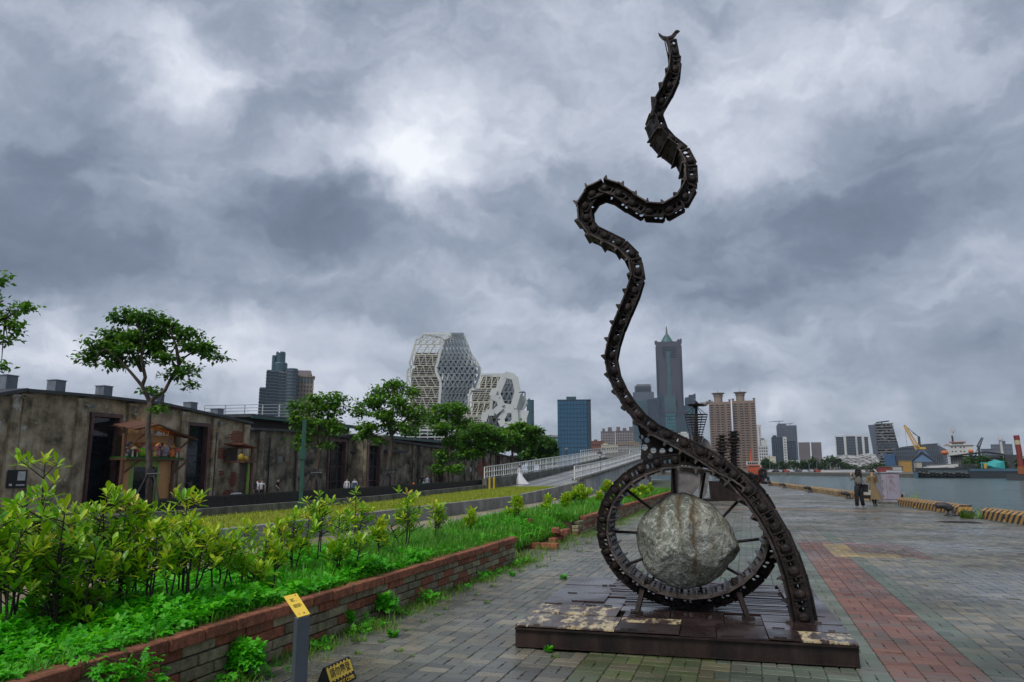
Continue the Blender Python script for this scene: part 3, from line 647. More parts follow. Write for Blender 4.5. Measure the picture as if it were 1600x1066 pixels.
# --- platform
m_plat = M('wet_steel_plate', [(.022, .013, .012), (.050, .030, .027), (.085, .058, .052)], 2.2, .10, bump=.12, bscale=30, metal=.25, rough2=.42, vary=.25, spec=.7, dirt=(.001, .9, .95, (0, 0, 0)))
m_platc = M('plate_with_cream_paint_and_glare', [(.05, .032, .028), (.09, .06, .05)], 2.2, .25, bump=.2, bscale=30, rough2=.5, dirt=(3.6, .48, .58, (.56, .45, .26)), stretch=(2.3, .9, 1), spec=.6)  # cream patches: paint, plus tan glare of the wet steel put into the colour
m_gird = M('rusty_girder', [(.012, .009, .008), (.030, .019, .016), (.055, .033, .026)], 5, .42, bump=.3, bscale=30, metal=.4, rough2=.6, stretch=(1, 1, .3))
HX, HY = 1.50, 1.66
for (x0, x1, y0, y1) in ((-HX, HX, -HY, -HY + .1), (-HX, HX, HY - .1, HY), (-HX, -HX + .1, -HY + .1, HY - .1), (HX - .1, HX, -HY + .1, HY - .1)):
    m = MB(); m.b2(x0, x1, y0, y1, .012, .026); m.b2(x0, x1, y0, y1, PZ - .035, PZ - .018)
    ix = .03 if x1 - x0 < .2 else 0; iy = .03 if y1 - y0 < .2 else 0
    m.b2(x0 + ix, x1 - ix, y0 + iy, y1 - iy, .026, PZ - .035); m.build('girder', m_gird, sculpt)
m = MB(); m.b2(-HX + .1, HX - .1, -HY + .1, HY - .1, .02, PZ - .04); m.build('underframe', m_gird, sculpt)
PLT = [(-1.5, -.56, -1.66, -1.02, 1), (-1.5, -.62, -1.02, -.50, 1), (-.56, .02, -1.66, -1.28, 0), (-.56, .02, -1.28, -.98, 1), (-.56, -.10, -.98, -.66, 0), (.02, .34, -1.66, -1.20, 0), (.02, .42, -1.20, -.92, 0), (-.10, .42, -.92, -.60, 0),
       (.34, .78, -1.66, -1.08, 0), (.78, 1.05, -1.66, -1.24, 0), (.78, 1.5, -1.24, -.90, 0), (1.05, 1.5, -1.66, -1.24, 1), (.42, .78, -1.08, -.66, 0), (-1.5, -1.05, -.50, .25, 0), (-1.05, -.62, -.50, .05, 0), (-1.5, -.85, .25, .95, 0), (-1.5, -.6, .95, 1.66, 0), (-.62, -.10, -.66, -.40, 0), (.78, 1.5, -.90, -.55, 0), (1.12, 1.5, -.55, 1.66, 0)]
for (x0, x1, y0, y1, k) in PLT:
    m = MB(); dz = random.uniform(0, .012); m.box(((x0 + x1) / 2, (y0 + y1) / 2, PZ - .010 + dz), (x1 - x0 - .008, y1 - y0 - .008, .014 + 0), Matrix.Rotation(random.gauss(0, .004), 3, 'X') @ Matrix.Rotation(random.gauss(0, .003), 3, 'Y'))
    for _ in range(3):
        xx = random.uniform(x0 + .06, x1 - .12); m.box((xx, y0 + random.uniform(.02, .05), PZ + .004 + dz), (random.uniform(.05, .12), .012, .010))
    m.build('steel_plate', m_platc if k else m_plat, sculpt)
for r_ in range(26):
    y = -.50 + r_ * .083; x0, x1 = (-.62 if y < .1 else -.86) + random.uniform(-.05, .05), 1.10 + random.uniform(-.04, .02)
    if y > 1.6: break
    for (a, b) in ((x0, random.uniform(.1, .5)), (None, x1)):
        if a is None: a = b_prev + .006
        b_prev = b; m = MB(); m.box(((a + b) / 2, y, PZ - .006 + random.uniform(-.004, .006)), (b - a, .058, .022)); m.build('slat', m_plat, sculpt)
m = MB(); m.box((-1.02, -.02, PZ + .012), (.36, .5, .012)); m.build('loose_plate', m_plat, sculpt)
# ================================================================ PLANTERS
def brick_mats(name, base):
    return [M(name, [tuple(x * k for x in base) for k in (.55, .9, 1.25)], 14, .85, bump=.9, bscale=34, vary=.28, dirt=(3, .58, .7, (.06, .07, .035)))]
m_bred = brick_mats('red_block', (.26, .085, .042))[0]; m_bbei = brick_mats('beige_block', (.27, .235, .14))[0]; m_cap = brick_mats('red_cap_block', (.29, .10, .05))[0]
def block_mesh(l, w, h, mat, name):
    bm = bmesh.new(); bmesh.ops.create_cube(bm, size=1)
    for v in bm.verts: v.co = (v.co.x * w, v.co.y * l, v.co.z * h)
    bmesh.ops.bevel(bm, geom=bm.edges[:], offset=.007, segments=1, affect='EDGES')
    for v in bm.verts: v.co += Vector((random.uniform(-1, 1), random.uniform(-1, 1), random.uniform(-1, 1))) * .0022
    me = bpy.data.meshes.new(name); bm.to_mesh(me); bm.free(); me.materials.append(mat); return me
WT = -4.03
def planter(s0, s1, ztop, tf, tb, ncourse, name, label, bl=.37, right_end=True, left_end=False, missing=()):
    r = empty(name, W(s0, tf, 0), rz=-A, label=label, cat='planter')
    ch = (ztop - .095) / ncourse; bw = .16
    variants = [block_mesh(bl - .012, bw, ch - .010, m_, 'block') for m_ in (m_bred, m_bbei, m_bbei)]
    caps = [block_mesh(bl - .010, bw + .06, .09, m_cap, 'cap_block') for _ in range(3)]
    half = [block_mesh(bl / 2 - .012, bw, ch - .010, m_, 'block') for m_ in (m_bred, m_bbei)]
    n = int(round((s1 - s0) / bl))
    for c in range(ncourse):
        off = bl / 2 if c % 2 else 0
        for i in range(n + (1 if off else 0)):
            y = i * bl + bl / 2 - off
            if (i, c) in missing: continue
            if off and i in (0, n): me, y = random.choice(half), (bl / 4 if i == 0 else n * bl - bl / 4)
            else: me = random.choice(variants)
            inst('block', me, r, (-bw / 2 + random.uniform(-.006, .004), y, ch * (c + .5)), (0, 0, random.gauss(0, .008)))
    for i in range(n):
        if (i, 99) in missing: continue
        inst('cap_block', random.choice(caps), r, (-bw / 2 + .018 + random.uniform(-.004, .004), i * bl + bl / 2, ztop - .047 + random.uniform(-.003, .003)), (random.gauss(0, .006), random.gauss(0, .01), random.gauss(0, .012)))
    ln = n * bl
    for end, y in ((right_end, ln - .08), (left_end, .08)):
        if not end: continue
        for c in range(ncourse):
            for i in range(int((tf - tb) / bl)): inst('block', random.choice(variants), r, (-bw - .01 - i * bl - bl / 2 - (.1 if c % 2 else 0), y, ch * (c + .5)), (0, 0, pi / 2))
        for i in range(int((tf - tb) / bl)): inst('cap_block', random.choice(caps), r, (-bw - .01 - i * bl - bl / 2, y, ztop - .045), (0, 0, pi / 2))
    m = MB(); m.b2(tb - tf, -bw - .012, .02, ln - .17, -.2, ztop - .09); m.build('soil', m_soil, r)
    m = MB(); m.b2(tb - tf - .1, tb - tf - .006, 0, ln, -.2, ztop - .05); m.build('back_kerb', m_concd, r)
    return r
planter(1.6, 13.1, .463, WT, -6.1, 4, 'brick_planter', 'long planter of rough red and beige blocks with red caps, nearest the camera')
planter(18.9, 46, .43, -4.17, -6.1, 4, 'brick_planter', 'farther block planter seen through the sculpture ring, beyond the broken gap', bl=.41, left_end=False, right_end=True, missing={(0, 3), (0, 99), (1, 99)})
# loose corner blocks left in the gap between both planters
rb = empty('planter_corner', W(15.6, -4.35, 0), rz=-A, label='low remains of broken red planter corner overgrown in the gap', cat='planter')
bm_ = [block_mesh(.36, .17, .11, m_, 'block') for m_ in (m_cap, m_bred, m_cap)]
for (x, y, z, a) in ((-.1, .1, .055, 1.5), (.28, .08, .055, 1.6), (-.5, .1, .055, 1.55), (.1, 1.3, .28, .2), (.12, 1.62, .20, .1), (.1, 1.5, .07, .1), (.1, 1.9, .07, 0), (.1, 1.15, .07, 0), (.1, 2.3, .18, 0), (-1.0, 1.3, .47, 1.5), (-.65, 1.3, .47, 1.55), (-1.35, 1.3, .47, 1.57), (-1.0, 1.3, .36, 1.5), (-.65, 1.3, .36, 1.6)):
    inst('block', random.choice(bm_), rb, (x, y, z), (0, 0, a))
m = MB(); m.add([(-1.6, -1.6, -.1), (-.1, .3, -.1), (0, 3.2, -.1), (-1.9, 3.2, -.1), (-1.5, -1.2, .35), (-.35, .5, .15), (-.3, 3.1, .38), (-1.8, 3.1, .42)], [(4, 5, 6, 7), (0, 1, 5, 4), (1, 2, 6, 5), (2, 3, 7, 6), (3, 0, 4, 7)]); m.build('soil', m_soil, rb)

# ---------------------------------------------------------------- ground cover and grass in the planters
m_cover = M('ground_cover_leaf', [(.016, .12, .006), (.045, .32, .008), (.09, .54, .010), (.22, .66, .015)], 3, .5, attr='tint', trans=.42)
m_leaf = M('shrub_leaf', [(.035, .16, .010), (.11, .36, .010), (.30, .55, .012), (.56, .64, .025), (.64, .40, .06)], 3, .38, attr='tint', trans=.35, spec=.6)
m_twig = M('twig_bark', [(.02, .014, .01), (.05, .035, .028)], 20, .8)
# leaflets in threes and fives
def leaflet(l=1.0, w=.30, a=0.0, y0=0.0, x0=0.0):
    ca, sa = cos(a), sin(a); pts = [(0, 0, 0), (-w, l * .45, .03), (w, l * .45, .03), (0, l * .5, -.05), (0, l, -.12)]
    return [(x0 + x * ca - y * sa, y0 + x * sa + y * ca, z) for x, y, z in pts], [(0, 3, 1), (0, 2, 3), (1, 3, 4), (3, 2, 4)]
def compound(n=5):
    V = []; Fs = []
    for a, y0, l in ((0, .45, .6), (.95, .38, .5), (-.95, .38, .5), (1.1, .08, .42), (-1.1, .08, .42))[:n]:
        v, f = leaflet(l, .18, a, y0); b = len(V); V += v; Fs += [tuple(b + i for i in q) for q in f]
    return V, Fs
CV, CF = compound(5)
def cover(n, s0, s1, tfun, zf, seed, smin=.05, smax=.11, name='ground_cover', **kw):
    r = np.random.default_rng(seed); s_ = s0 + (s1 - s0) * r.random(n) ** 1.2; t_ = tfun(r, n, s_)
    # clumpy height field
    hh = np.array([noise.noise(Vector((a * 1.3, b * 1.3, seed))) for a, b in zip(s_, t_)]); h2 = np.array([noise.noise(Vector((a * 4, b * 4, seed + 3))) for a, b in zip(s_, t_)])
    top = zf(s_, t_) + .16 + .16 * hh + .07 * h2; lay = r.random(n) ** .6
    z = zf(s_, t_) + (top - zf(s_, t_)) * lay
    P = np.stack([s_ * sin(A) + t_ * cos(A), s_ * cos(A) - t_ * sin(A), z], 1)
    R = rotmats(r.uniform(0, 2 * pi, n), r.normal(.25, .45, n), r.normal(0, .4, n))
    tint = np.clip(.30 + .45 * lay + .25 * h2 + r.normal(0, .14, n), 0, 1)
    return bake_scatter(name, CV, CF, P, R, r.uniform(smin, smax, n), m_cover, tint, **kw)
def front_t(r, n, s_): return -4.12 - np.abs(r.normal(0, 1, n)) * .0 - (r.random(n) ** 1.15) * 1.85
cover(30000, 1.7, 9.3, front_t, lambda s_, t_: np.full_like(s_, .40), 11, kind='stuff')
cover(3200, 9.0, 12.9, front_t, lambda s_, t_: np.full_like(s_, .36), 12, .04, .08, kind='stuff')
# grass
zpl = lambda s_, t_: np.full_like(s_, .37)
blades('grass', 42000, lambda r, n: 6.2 + 6.85 * r.random(n) ** .85, lambda r, n, s_: np.where(r.random(n) < np.clip((s_ - 6.0) / 3, 0, 1), r.uniform(-6.05, -4.2, n), np.nan), zpl, .10, .34, m_grass, 21, lean=.95, wid=.022, kind='stuff')
blades('grass', 5000, lambda r, n: 2.0 + 11 * r.random(n), lambda r, n, s_: r.normal(-4.16, .05, n), lambda s_, t_: np.full_like(s_, .45), .05, .12, m_grass, 22, lean=1.5, wid=.035, kind='stuff')
blades('grass', 30000, lambda r, n: 18.9 + 27 * r.random(n) ** 1.3, lambda r, n, s_: r.uniform(-6.1, -4.3, n), lambda s_, t_: np.full_like(s_, .34), .12, .36, m_grass, 23, lean=.9, wid=.04, kind='stuff')
blades('grass', 9000, lambda r, n: 14.2 + 4.7 * r.random(n), lambda r, n, s_: r.uniform(-6.0, -4.45, n) - .0, lambda s_, t_: np.clip(.05 + (-4.4 - t_) * .5, .02, .38), .10, .36, m_grass, 24, lean=.95, wid=.035, kind='stuff')
cover(5200, 14.4, 18.8, lambda r, n, s_: r.uniform(-6.0, -4.5, n), lambda s_, t_: np.clip(.05 + (-4.4 - t_) * .5, .02, .36), 14, .05, .1, kind='stuff')
cover(3000, 19.0, 26, lambda r, n, s_: r.uniform(-6.0, -4.5, n), lambda s_, t_: np.full_like(s_, .33), 15, .06, .11, kind='stuff')
m_grdry = M('grass_olive', [(.05, .13, .012), (.10, .24, .02), (.18, .32, .035), (.26, .30, .08)], 2, .6, attr='tint', trans=.35)
# weeds along the foot of the planters
def foot(n, s0, s1, tc_, sp_, seed, mat=m_grdry, hmin=.03, hmax=.13):
    def ft(r, n, s_):
        d = np.array([noise.noise(Vector((a * 1.7, seed, 0))) for a in s_]); return np.where(r.random(n) < np.clip(.45 + d * 1.6, 0.04, 1), tc_ + np.abs(r.normal(0, sp_, n)) * (1 + d), np.nan)
    return blades('weeds', n, lambda r, n: r.uniform(s0, s1, n), ft, lambda s_, t_: np.full_like(s_, 0.0), hmin, hmax, mat, seed, lean=1.2, wid=.035, kind='stuff')
foot(12000, 3.0, 13.6, -4.0, .14, 31); foot(9000, 18.8, 44, -4.1, .28, 32, hmax=.16); foot(2600, 13.0, 18.8, -4.3, .3, 33, hmax=.2)
cover(2600, 4.5, 13.4, lambda r, n, s_: np.where(np.array([noise.noise(Vector((a * 1.2, 5, 1))) for a in s_]) > .02, -3.98 + np.abs(r.normal(0, .10, n)), -4.1), lambda s_, t_: np.full_like(s_, -.10), 16, .04, .08, name='weeds', kind='stuff')

# ---------------------------------------------------------------- countable small plants on the paving
def tuft(px, py, w_px, leafy, label, cat='weed', group='weed tufts growing between the pavers'):
    p = gr(px, py); rad = w_px / 2 / F * p.y; n = int(26 + w_px * 1.2); r = np.random.default_rng(int(px * 7 + py))
    ang = r.uniform(0, 2 * pi, n); rr = np.sqrt(r.random(n)) * rad * .7; P = np.stack([rr * np.cos(ang), rr * np.sin(ang) * .8, np.zeros(n)], 1)
    if leafy:
        P[:, 2] = r.random(n) * rad * .7; R = rotmats(ang, r.normal(.4, .4, n)); o = bake_scatter('weed_tuft', CV, CF, P, R, r.uniform(.3, .6, n) * rad + .02, m_cover, r.random(n))
    else:
        tv = [(-.06, 0, 0), (.06, 0, 0), (-.04, .5, .05), (.04, .5, .05), (0, 1, -.15)]; R = rotmats(ang, r.uniform(.2, 1.2, n)); o = bake_scatter('weed_tuft', tv, [(0, 1, 3, 2), (2, 3, 4)], P, R, r.uniform(.5, 1.0, n) * rad * .8 + .01, m_grdry, r.random(n))
    o.location = p; return tag(o, label, cat, group)
TUFTS = [(867, 1027, 18, 0, 'pale weed tuft just in front of the left front corner of the steel platform'), (857, 1018, 14, 1, 'small leafy weed against the front girder of the platform, near its left end'),
         (560, 1002, 34, 0, 'flat weed patch on the pavers right of the yellow warning sign'), (596, 1003, 16, 0, 'weed tuft right beside the flat patch near the warning sign'), (614, 995, 20, 1, 'leafy weed clump between two tufts at the planter foot'),
         (633, 985, 12, 0, 'tiny tuft beyond the leafy clump near the planter'), (559, 1022, 16, 0, 'lone tuft on dark pavers close to the warning sign'), (623, 1018, 18, 0, 'low tuft in the open paving between planter and platform'),
         (644, 1026, 10, 0, 'small dry tuft farther right in the open paving'), (660, 972, 14, 0, 'tuft on the pavers level with the left platform edge'), (683, 961, 14, 0, 'broad tuft halfway between planter and platform'),
         (696, 952, 12, 0, 'single tuft a step from the planter foot'), (760, 942, 16, 0, 'tuft near the platform in line with the boulder'), (771, 916, 14, 0, 'bright tuft on the pavers beyond the planter weeds'),
         (745, 930, 12, 0, 'very flat tuft beside the drain patch'), (815, 893, 16, 0, 'tuft near the outer end of the first planter'), (800, 900, 12, 1, 'leafy clump at the end corner of the first planter'),
         (842, 886, 14, 0, 'tuft in front of the broken corner'), (852, 885, 12, 0, 'tuft second in line before the broken corner'), (905, 862, 12, 0, 'small tuft in the pavers left of the ring'), (885, 858, 14, 0, 'tuft in the middle of the paving beside the second planter'),
         (900, 852, 12, 0, 'thin tuft nearer the second planter'), (920, 849, 12, 0, 'tuft close to the ring seen left of it'), (1003, 893, 12, 0, 'tuft seen inside the ring left of the boulder'), (1010, 905, 14, 0, 'lower tuft seen inside the ring below the boulder edge'),
         (880, 905, 14, 1, 'leafy weed beside the back left corner of the platform')]
for t_ in TUFTS: tuft(*t_)
# two bushes at the foot of the near planter
def bush(px, py, w_px, h_px, name, label, n=420, seed=1, kind='weed bush'):
    p = gr(px, py); k = p.y / F; rx = w_px / 2 * k; hz = h_px * k; r = np.random.default_rng(seed)
    ph = r.uniform(0, 2 * pi, n); ct = r.uniform(-.3, 1, n); rr = r.random(n) ** .35; st = np.sqrt(1 - np.clip(ct, -1, 1) ** 2)
    P = np.stack([rx * rr * st * np.cos(ph), rx * .7 * rr * st * np.sin(ph), np.clip(hz * .45 + hz * .5 * rr * ct, .01, None)], 1)
    R = rotmats(r.uniform(0, 2 * pi, n), r.normal(.3, .5, n), r.normal(0, .4, n)); e = empty(name, p, label=label, cat=kind)
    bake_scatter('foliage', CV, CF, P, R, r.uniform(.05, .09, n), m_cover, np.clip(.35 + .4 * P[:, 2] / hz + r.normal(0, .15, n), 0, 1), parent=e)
    m = MB()
    for k_ in range(7): a_ = r.uniform(0, 2 * pi); m.tube([(0, 0, 0), (rx * .3 * cos(a_), rx * .3 * sin(a_), hz * .4), (rx * .6 * cos(a_), rx * .5 * sin(a_), hz * .8)], [.006, .004, .002], 5)
    m.build('stem', m_twig, e); return e
bush(382, 1062, 54, 56, 'weed_bush', 'round bright green weed bush at the planter foot left of the grey post', 520, 3)
bush(532, 985, 40, 36, 'weed_bush', 'feathery weed against the planter right of the grey post', 200, 4)
bush(600, 968, 34, 40, 'weed_bush', 'taller dark weed at the planter foot beyond the warning sign', 200, 5)
# climber over the cap stones
e = empty('trailing_vine', W(3.9, -3.98, 0), rz=-A, label='green vine trailing down over the block wall near the bottom left', cat='vine')
r = np.random.default_rng(8); P = []; m = MB()
for k_ in range(5):
    x0 = r.uniform(-.1, .3); pts = [(-.1, x0, .50)]; y = x0; z = .47
    for q_ in range(9): y += r.normal(.04, .05); z -= r.uniform(.02, .055); pts.append((.055 + .02 * q_ * r.random(), y, max(z, .02)))
    m.tube(pts, .003, 4); P += [tuple(np.array(p_) + r.normal(0, .02, 3) + (0.02, 0, 0)) for p_ in pts for _ in range(5)]
m.build('stem', m_twig, e); n = len(P); bake_scatter('foliage', CV, CF, np.array(P), rotmats(r.uniform(0, 2 * pi, n), r.normal(-.2, .5, n)), r.uniform(.04, .09, n), m_cover, r.uniform(.3, .9, n), parent=e)

# ---------------------------------------------------------------- shrubs with glossy obovate leaves in rosettes
LV = [(0, 0, 0), (-.07, .25, .02), (.07, .25, .02), (0, .3, -.015), (-.17, .62, .035), (.17, .62, .035), (0, .64, -.02), (-.11, .88, .0), (.11, .88, .0), (0, 1, -.07)]
LF = [(0, 3, 1), (0, 2, 3), (1, 3, 6, 4), (3, 2, 5, 6), (4, 6, 9, 7), (6, 5, 8, 9)]
def shrub(px, top, Y, wpx, label, name='leafy_shrub', base_z=.37, seed=None, gold=.5, leaf=.118, nros=None, group=None, shape='spread', cat='shrub', dens=1.6):
    top_p = at(px, top, Y); h = top_p.z - base_z; wd = wpx / F * Y; seed = seed if seed is not None else int(px * 3 + top); r = np.random.default_rng(seed)
    e = empty(name, (top_p.x, Y, base_z), label=label, cat=cat, group=group)
    nst = max(2, int(2 + wd * 4)); m = MB(); tips = []
    for k_ in range(nst):
        a_ = r.uniform(0, 2 * pi); rr = r.uniform(0, .16) * wd; b0 = Vector((rr * cos(a_), rr * sin(a_), -.06)); sp_ = r.uniform(.1, .5) * wd
        hh = h * (1 - .5 * (sp_ / (wd * .5)) ** 2) * r.uniform(.85, 1.0) if k_ else h * .97; sp_ = sp_ if k_ else .02
        tp = Vector((sp_ * cos(a_), sp_ * sin(a_) * .8, hh)); md = b0.lerp(tp, .5) + Vector((r.normal(0, .03), r.normal(0, .03), .05 * h)); m.tube([b0, md, tp], [.011, .008, .004], 5); tips.append((tp, 1.0))
        for q_ in range(int((3 + h * 5) * dens)):
            u = r.uniform(.36 if px < 240 else .50, .97); c = (b0.lerp(md, u * 2) if u < .5 else md.lerp(tp, u * 2 - 1)); a2 = r.uniform(0, 2 * pi); l_ = r.uniform(.10, .26) * (1.15 - .6 * u) * max(.5, h)
            d = c + Vector((cos(a2) * l_, sin(a2) * l_, l_ * r.uniform(.25, .8))); d.z = min(d.z, h); m.tube([c, d], [.005, .003], 4, caps=False); tips.append((d, u))
    m.build('stem', m_twig, e)
    P = []; yw = []; tl = []; scl = []; tn = []
    for tp, u in tips:
        nl = int(r.integers(6, 11)); y0 = r.uniform(0, 2 * pi); g_ = np.clip(r.normal(gold * (.35 + .75 * tp.z / h), .15), 0.05, .95)
        for q_ in range(nl):
            P.append((tp.x, tp.y, tp.z - .012 * q_ / 2)); yw.append(y0 + q_ * 2.4 + r.normal(0, .2)); tl.append(np.clip(1.1 - q_ * .13 + r.normal(0, .18), -.5, 1.4)); scl.append(leaf * r.uniform(.45, 1.1)); tn.append(np.clip(g_ + r.normal(0, .10) + (.4 if r.random() < .04 else 0), 0, 1))
    bake_scatter('foliage', LV, LF, np.array(P), rotmats(np.array(yw), np.array(tl), r.normal(0, .25, len(P))), scl, m_leaf, tn, parent=e)
    return e
SH = [(68, 712, 5.7, 170, 'tallest yellow-green shrub at the left edge, rising against the dark warehouse window'), (2, 800, 5.3, 150, 'shrub cut by the left edge of the photo'), (105, 815, 5.7, 110, 'broad leaved shrub low in front of the tallest one'),
      (165, 764, 6.0, 80, 'shrub with golden top just right of the tallest shrub'), (30, 780, 5.9, 150, 'dense dark shrub behind the tallest one'), (150, 850, 5.75, 80, 'low shrub drooping over the ground cover, left of the bare stems'), (215, 800, 6.3, 90, 'shrub beside two thin bare stems'),
      (255, 815, 6.2, 100, 'bushy shrub in the middle of the hedge row'), (292, 768, 6.9, 90, 'shrub topping the row in front of the toy kiosk'), (300, 808, 6.5, 110, 'lush shrub with pinkish young leaves'), (345, 826, 7.0, 80, 'shrub on three dark straight stems'),
      (385, 818, 7.5, 90, 'yellow-tipped shrub near the end of the dense row'), (418, 838, 7.6, 60, 'last small shrub of the dense row above the grass'), (200, 775, 6.2, 90, 'upright shrub half hidden behind the bare stems'), (120, 790, 6.3, 130, 'shrub filling the gap behind the front rank'),
      (462, 800, 8.6, 34, 'slender sapling at the left of the grass bank'), (500, 768, 9.2, 60, 'many stemmed shrub on the grass bank before the grey wall'), (532, 800, 8.6, 80, 'wide shrub low on the grass bank'), (556, 765, 10.2, 44, 'tall feathery shrub by the grey wall'),
      (635, 768, 11.0, 60, 'dense rounded shrub with a thin shoot on top, mid bank'), (682, 785, 12.0, 46, 'little tree-like shrub with open crown'), (735, 797, 13.6, 22, 'small yellow sprig near the planter end'),
      (590, 812, 10.0, 36, 'short shrub between two taller ones on the bank'), (440, 815, 8.4, 50, 'thin shrub where the grass begins')]
for s_ in SH: shrub(*s_, group='shrubs in the near planter', gold=.56 if s_[0] > 250 or s_[1] < 780 else .40)
SH2 = [(808, 778, 17.5, 22, 'round topped little shrub at the near end of the far planter'), (857, 776, 21.5, 22, 'small golden shrub behind the overgrown gap'), (905, 759, 24, 50, 'largest golden shrub of the far planter'), (885, 772, 22.5, 18, 'slim shrub left of the largest golden one'),
       (949, 752, 31, 22, 'shrub just left of the ring rim'), (934, 770, 27, 26, 'low yellow shrub beside the ring rim'), (985, 765, 30, 40, 'yellow hedge shrub seen through the ring'), (1015, 757, 38, 30, 'green hedge shrub seen high in the ring'), (1000, 760, 34, 30, 'hedge shrub in the middle of the ring view'), (968, 760, 33, 26, 'hedge shrub at the left of the ring view')]
for s_ in SH2: shrub(*s_, group='shrubs in the far planter', base_z=.33, gold=.6, leaf=.15, dens=2.6)
# ================================================================ RAMP with white railings
m_white = M('white_paint', [(.60, .61, .60), (.74, .75, .74)], 3, .5, bump=.05)
m_wallp = M('pale_ramp_wall', [(.36, .37, .37), (.47, .48, .48), (.55, .56, .55)], .8, .8, bump=.15, bscale=12, streak=.35)
m_deck = M('wet_ramp_deck', [(.14, .14, .14), (.21, .21, .21), (.28, .28, .275)], .5, .25, rough2=.5, bump=.1)
m_rail = M('rail_groove', [(.05, .045, .04), (.09, .08, .07)], 4, .5)
TL, TR = -18.0, -10.6
def px_s(px, t): d = ray(px, 734); return ont(px, 734, t)[0]
# (px, concrete top y, rail top y) sampled on each side
LEFT = [(756, 748, 730), (800, 742.5, 724), (840, 737, 718), (890, 728, 711), (925, 719.5, 706), (945, 714, 705)]
RIGHT = [(899, 750, 729), (930, 741, 723.5), (960, 731.5, 716.5), (1000, 718, 706.5), (1012, 714, 704)]
def prof(lst, t): return [(*ont(px, yb, t), ont(px, yt, t)[1]) for px, yb, yt in lst]
pl, pr_ = prof(LEFT, TL), prof(RIGHT, TR)
def rail_z(P, s_): return float(np.interp(s_, [p[0] for p in P], [p[1] for p in P]))
S_END = max(pl[-1][0], pr_[-1][0])
def deck_z(s_): return min(rail_z(pl, s_) - .55, rail_z(pr_, s_) - .3) if s_ < S_END else 0
ramp_o = empty('ramp_bridge', W(52, (TL + TR) / 2, 0), rz=-A, label='concrete ramp rising to a bridge, pale side wall and wet grooved deck', cat='ramp')
TC = (TL + TR) / 2; ss = list(np.linspace(48.0, pl[-1][0], 16)); HW = (TR - TL) / 2
def dz(s_): return float(np.interp(s_, [48, 56, 70, 84, 96, 110], [.12, .40, 1.15, 2.0, 2.75, 3.4]))
m = MB(); n = len(ss)
for s_ in ss: m.v += [(-HW + .2, s_ - 52, dz(s_)), (HW - .2, s_ - 52, dz(s_))]
for k in range(n - 1): m.f.append((2 * k, 2 * k + 1, 2 * k + 3, 2 * k + 2)); m.mi.append(0)
m.build('deck', m_deck, ramp_o)
m = MB()
for x in (-2.2, -.8, .9, 2.3):
    for a, b in zip(ss, ss[1:]): m.bar((x, a - 52, dz(a) + .006), (x, b - 52, dz(b) + .006), .10, .02)
m.build('track_groove', m_rail, ramp_o, kind='stuff')
def side_wall(P, x0, x1, zfun_bottom, mat, name, s_lo=None):
    m = MB(); sx = [p[0] for p in P]; sx = list(np.linspace(sx[0], sx[-1], 10))
    for s_ in sx:
        z1 = rail_z(P, s_) - .02; z0 = zfun_bottom(s_); m.v += [(x0, s_ - 52, z0), (x1, s_ - 52, z0), (x1, s_ - 52, z1), (x0, s_ - 52, z1)]
    for k in range(len(sx) - 1):
        a = 4 * k; b = a + 4
        for i in range(4): m.f.append((a + i, a + (i + 1) % 4, b + (i + 1) % 4, b + i)); m.mi.append(0)
    m.f += [(0, 3, 2, 1), (4 * (len(sx) - 1), 4 * (len(sx) - 1) + 1, 4 * (len(sx) - 1) + 2, 4 * (len(sx) - 1) + 3)]; m.mi += [0, 0]
    m.build(name, mat, ramp_o)
side_wall(pl, -HW - .1, -HW + .2, lambda s_: -.6, m_concd, 'side_wall')
side_wall(pr_, HW - .2, HW + .1, lambda s_: -.05, m_wallp, 'side_wall')
m = MB(); sx = np.linspace(pr_[0][0], pr_[-1][0], 8)
for a, b in zip(sx, sx[1:]): m.bar((HW + .02, a - 52, rail_z(pr_, a) - .0), (HW + .02, b - 52, rail_z(pr_, b) - .0), .5, .16)
m.build('coping', m_concd, ramp_o)
def railing(P, x, t, name, label, step=.55, s1=None):
    e = empty(name, W(P[0][0], t, 0), rz=-A, label=label, cat='railing'); s0 = P[0][0]; hh = lambda s_: float(np.interp(s_, [p[0] for p in P], [p[2] - p[1] for p in P]))
    pan = []; s_ = s0; k = 0; SE = P[-1][0]
    while s_ < SE - .3:
        m = MB(); m.bar((0, s_ - s0, rail_z(P, s_)), (0, s_ - s0, rail_z(P, s_) + hh(s_)), .07); m.build('post', m_white, e)
        e2 = min(s_ + step * 4, SE); m = MB()
        for q in range(1, 4):
            u = s_ + step * q
            if u < SE: m.bar((0, u - s0, rail_z(P, u) + .06), (0, u - s0, rail_z(P, u) + hh(u)), .045)
        for f_ in (.12, .55, 1.0): m.bar((0, s_ - s0, rail_z(P, s_) + hh(s_) * f_), (0, e2 - s0, rail_z(P, e2) + hh(e2) * f_), .055)
        m.build('rail_panel', m_white, e); s_ += step * 4
    return e
railing(pl, 0, TL + .05, 'railing', 'white railing on the left side of the ramp, behind the lawn')
railing(pr_, 0, TR - .05, 'railing', 'white railing on the right side of the ramp, running behind the ring')
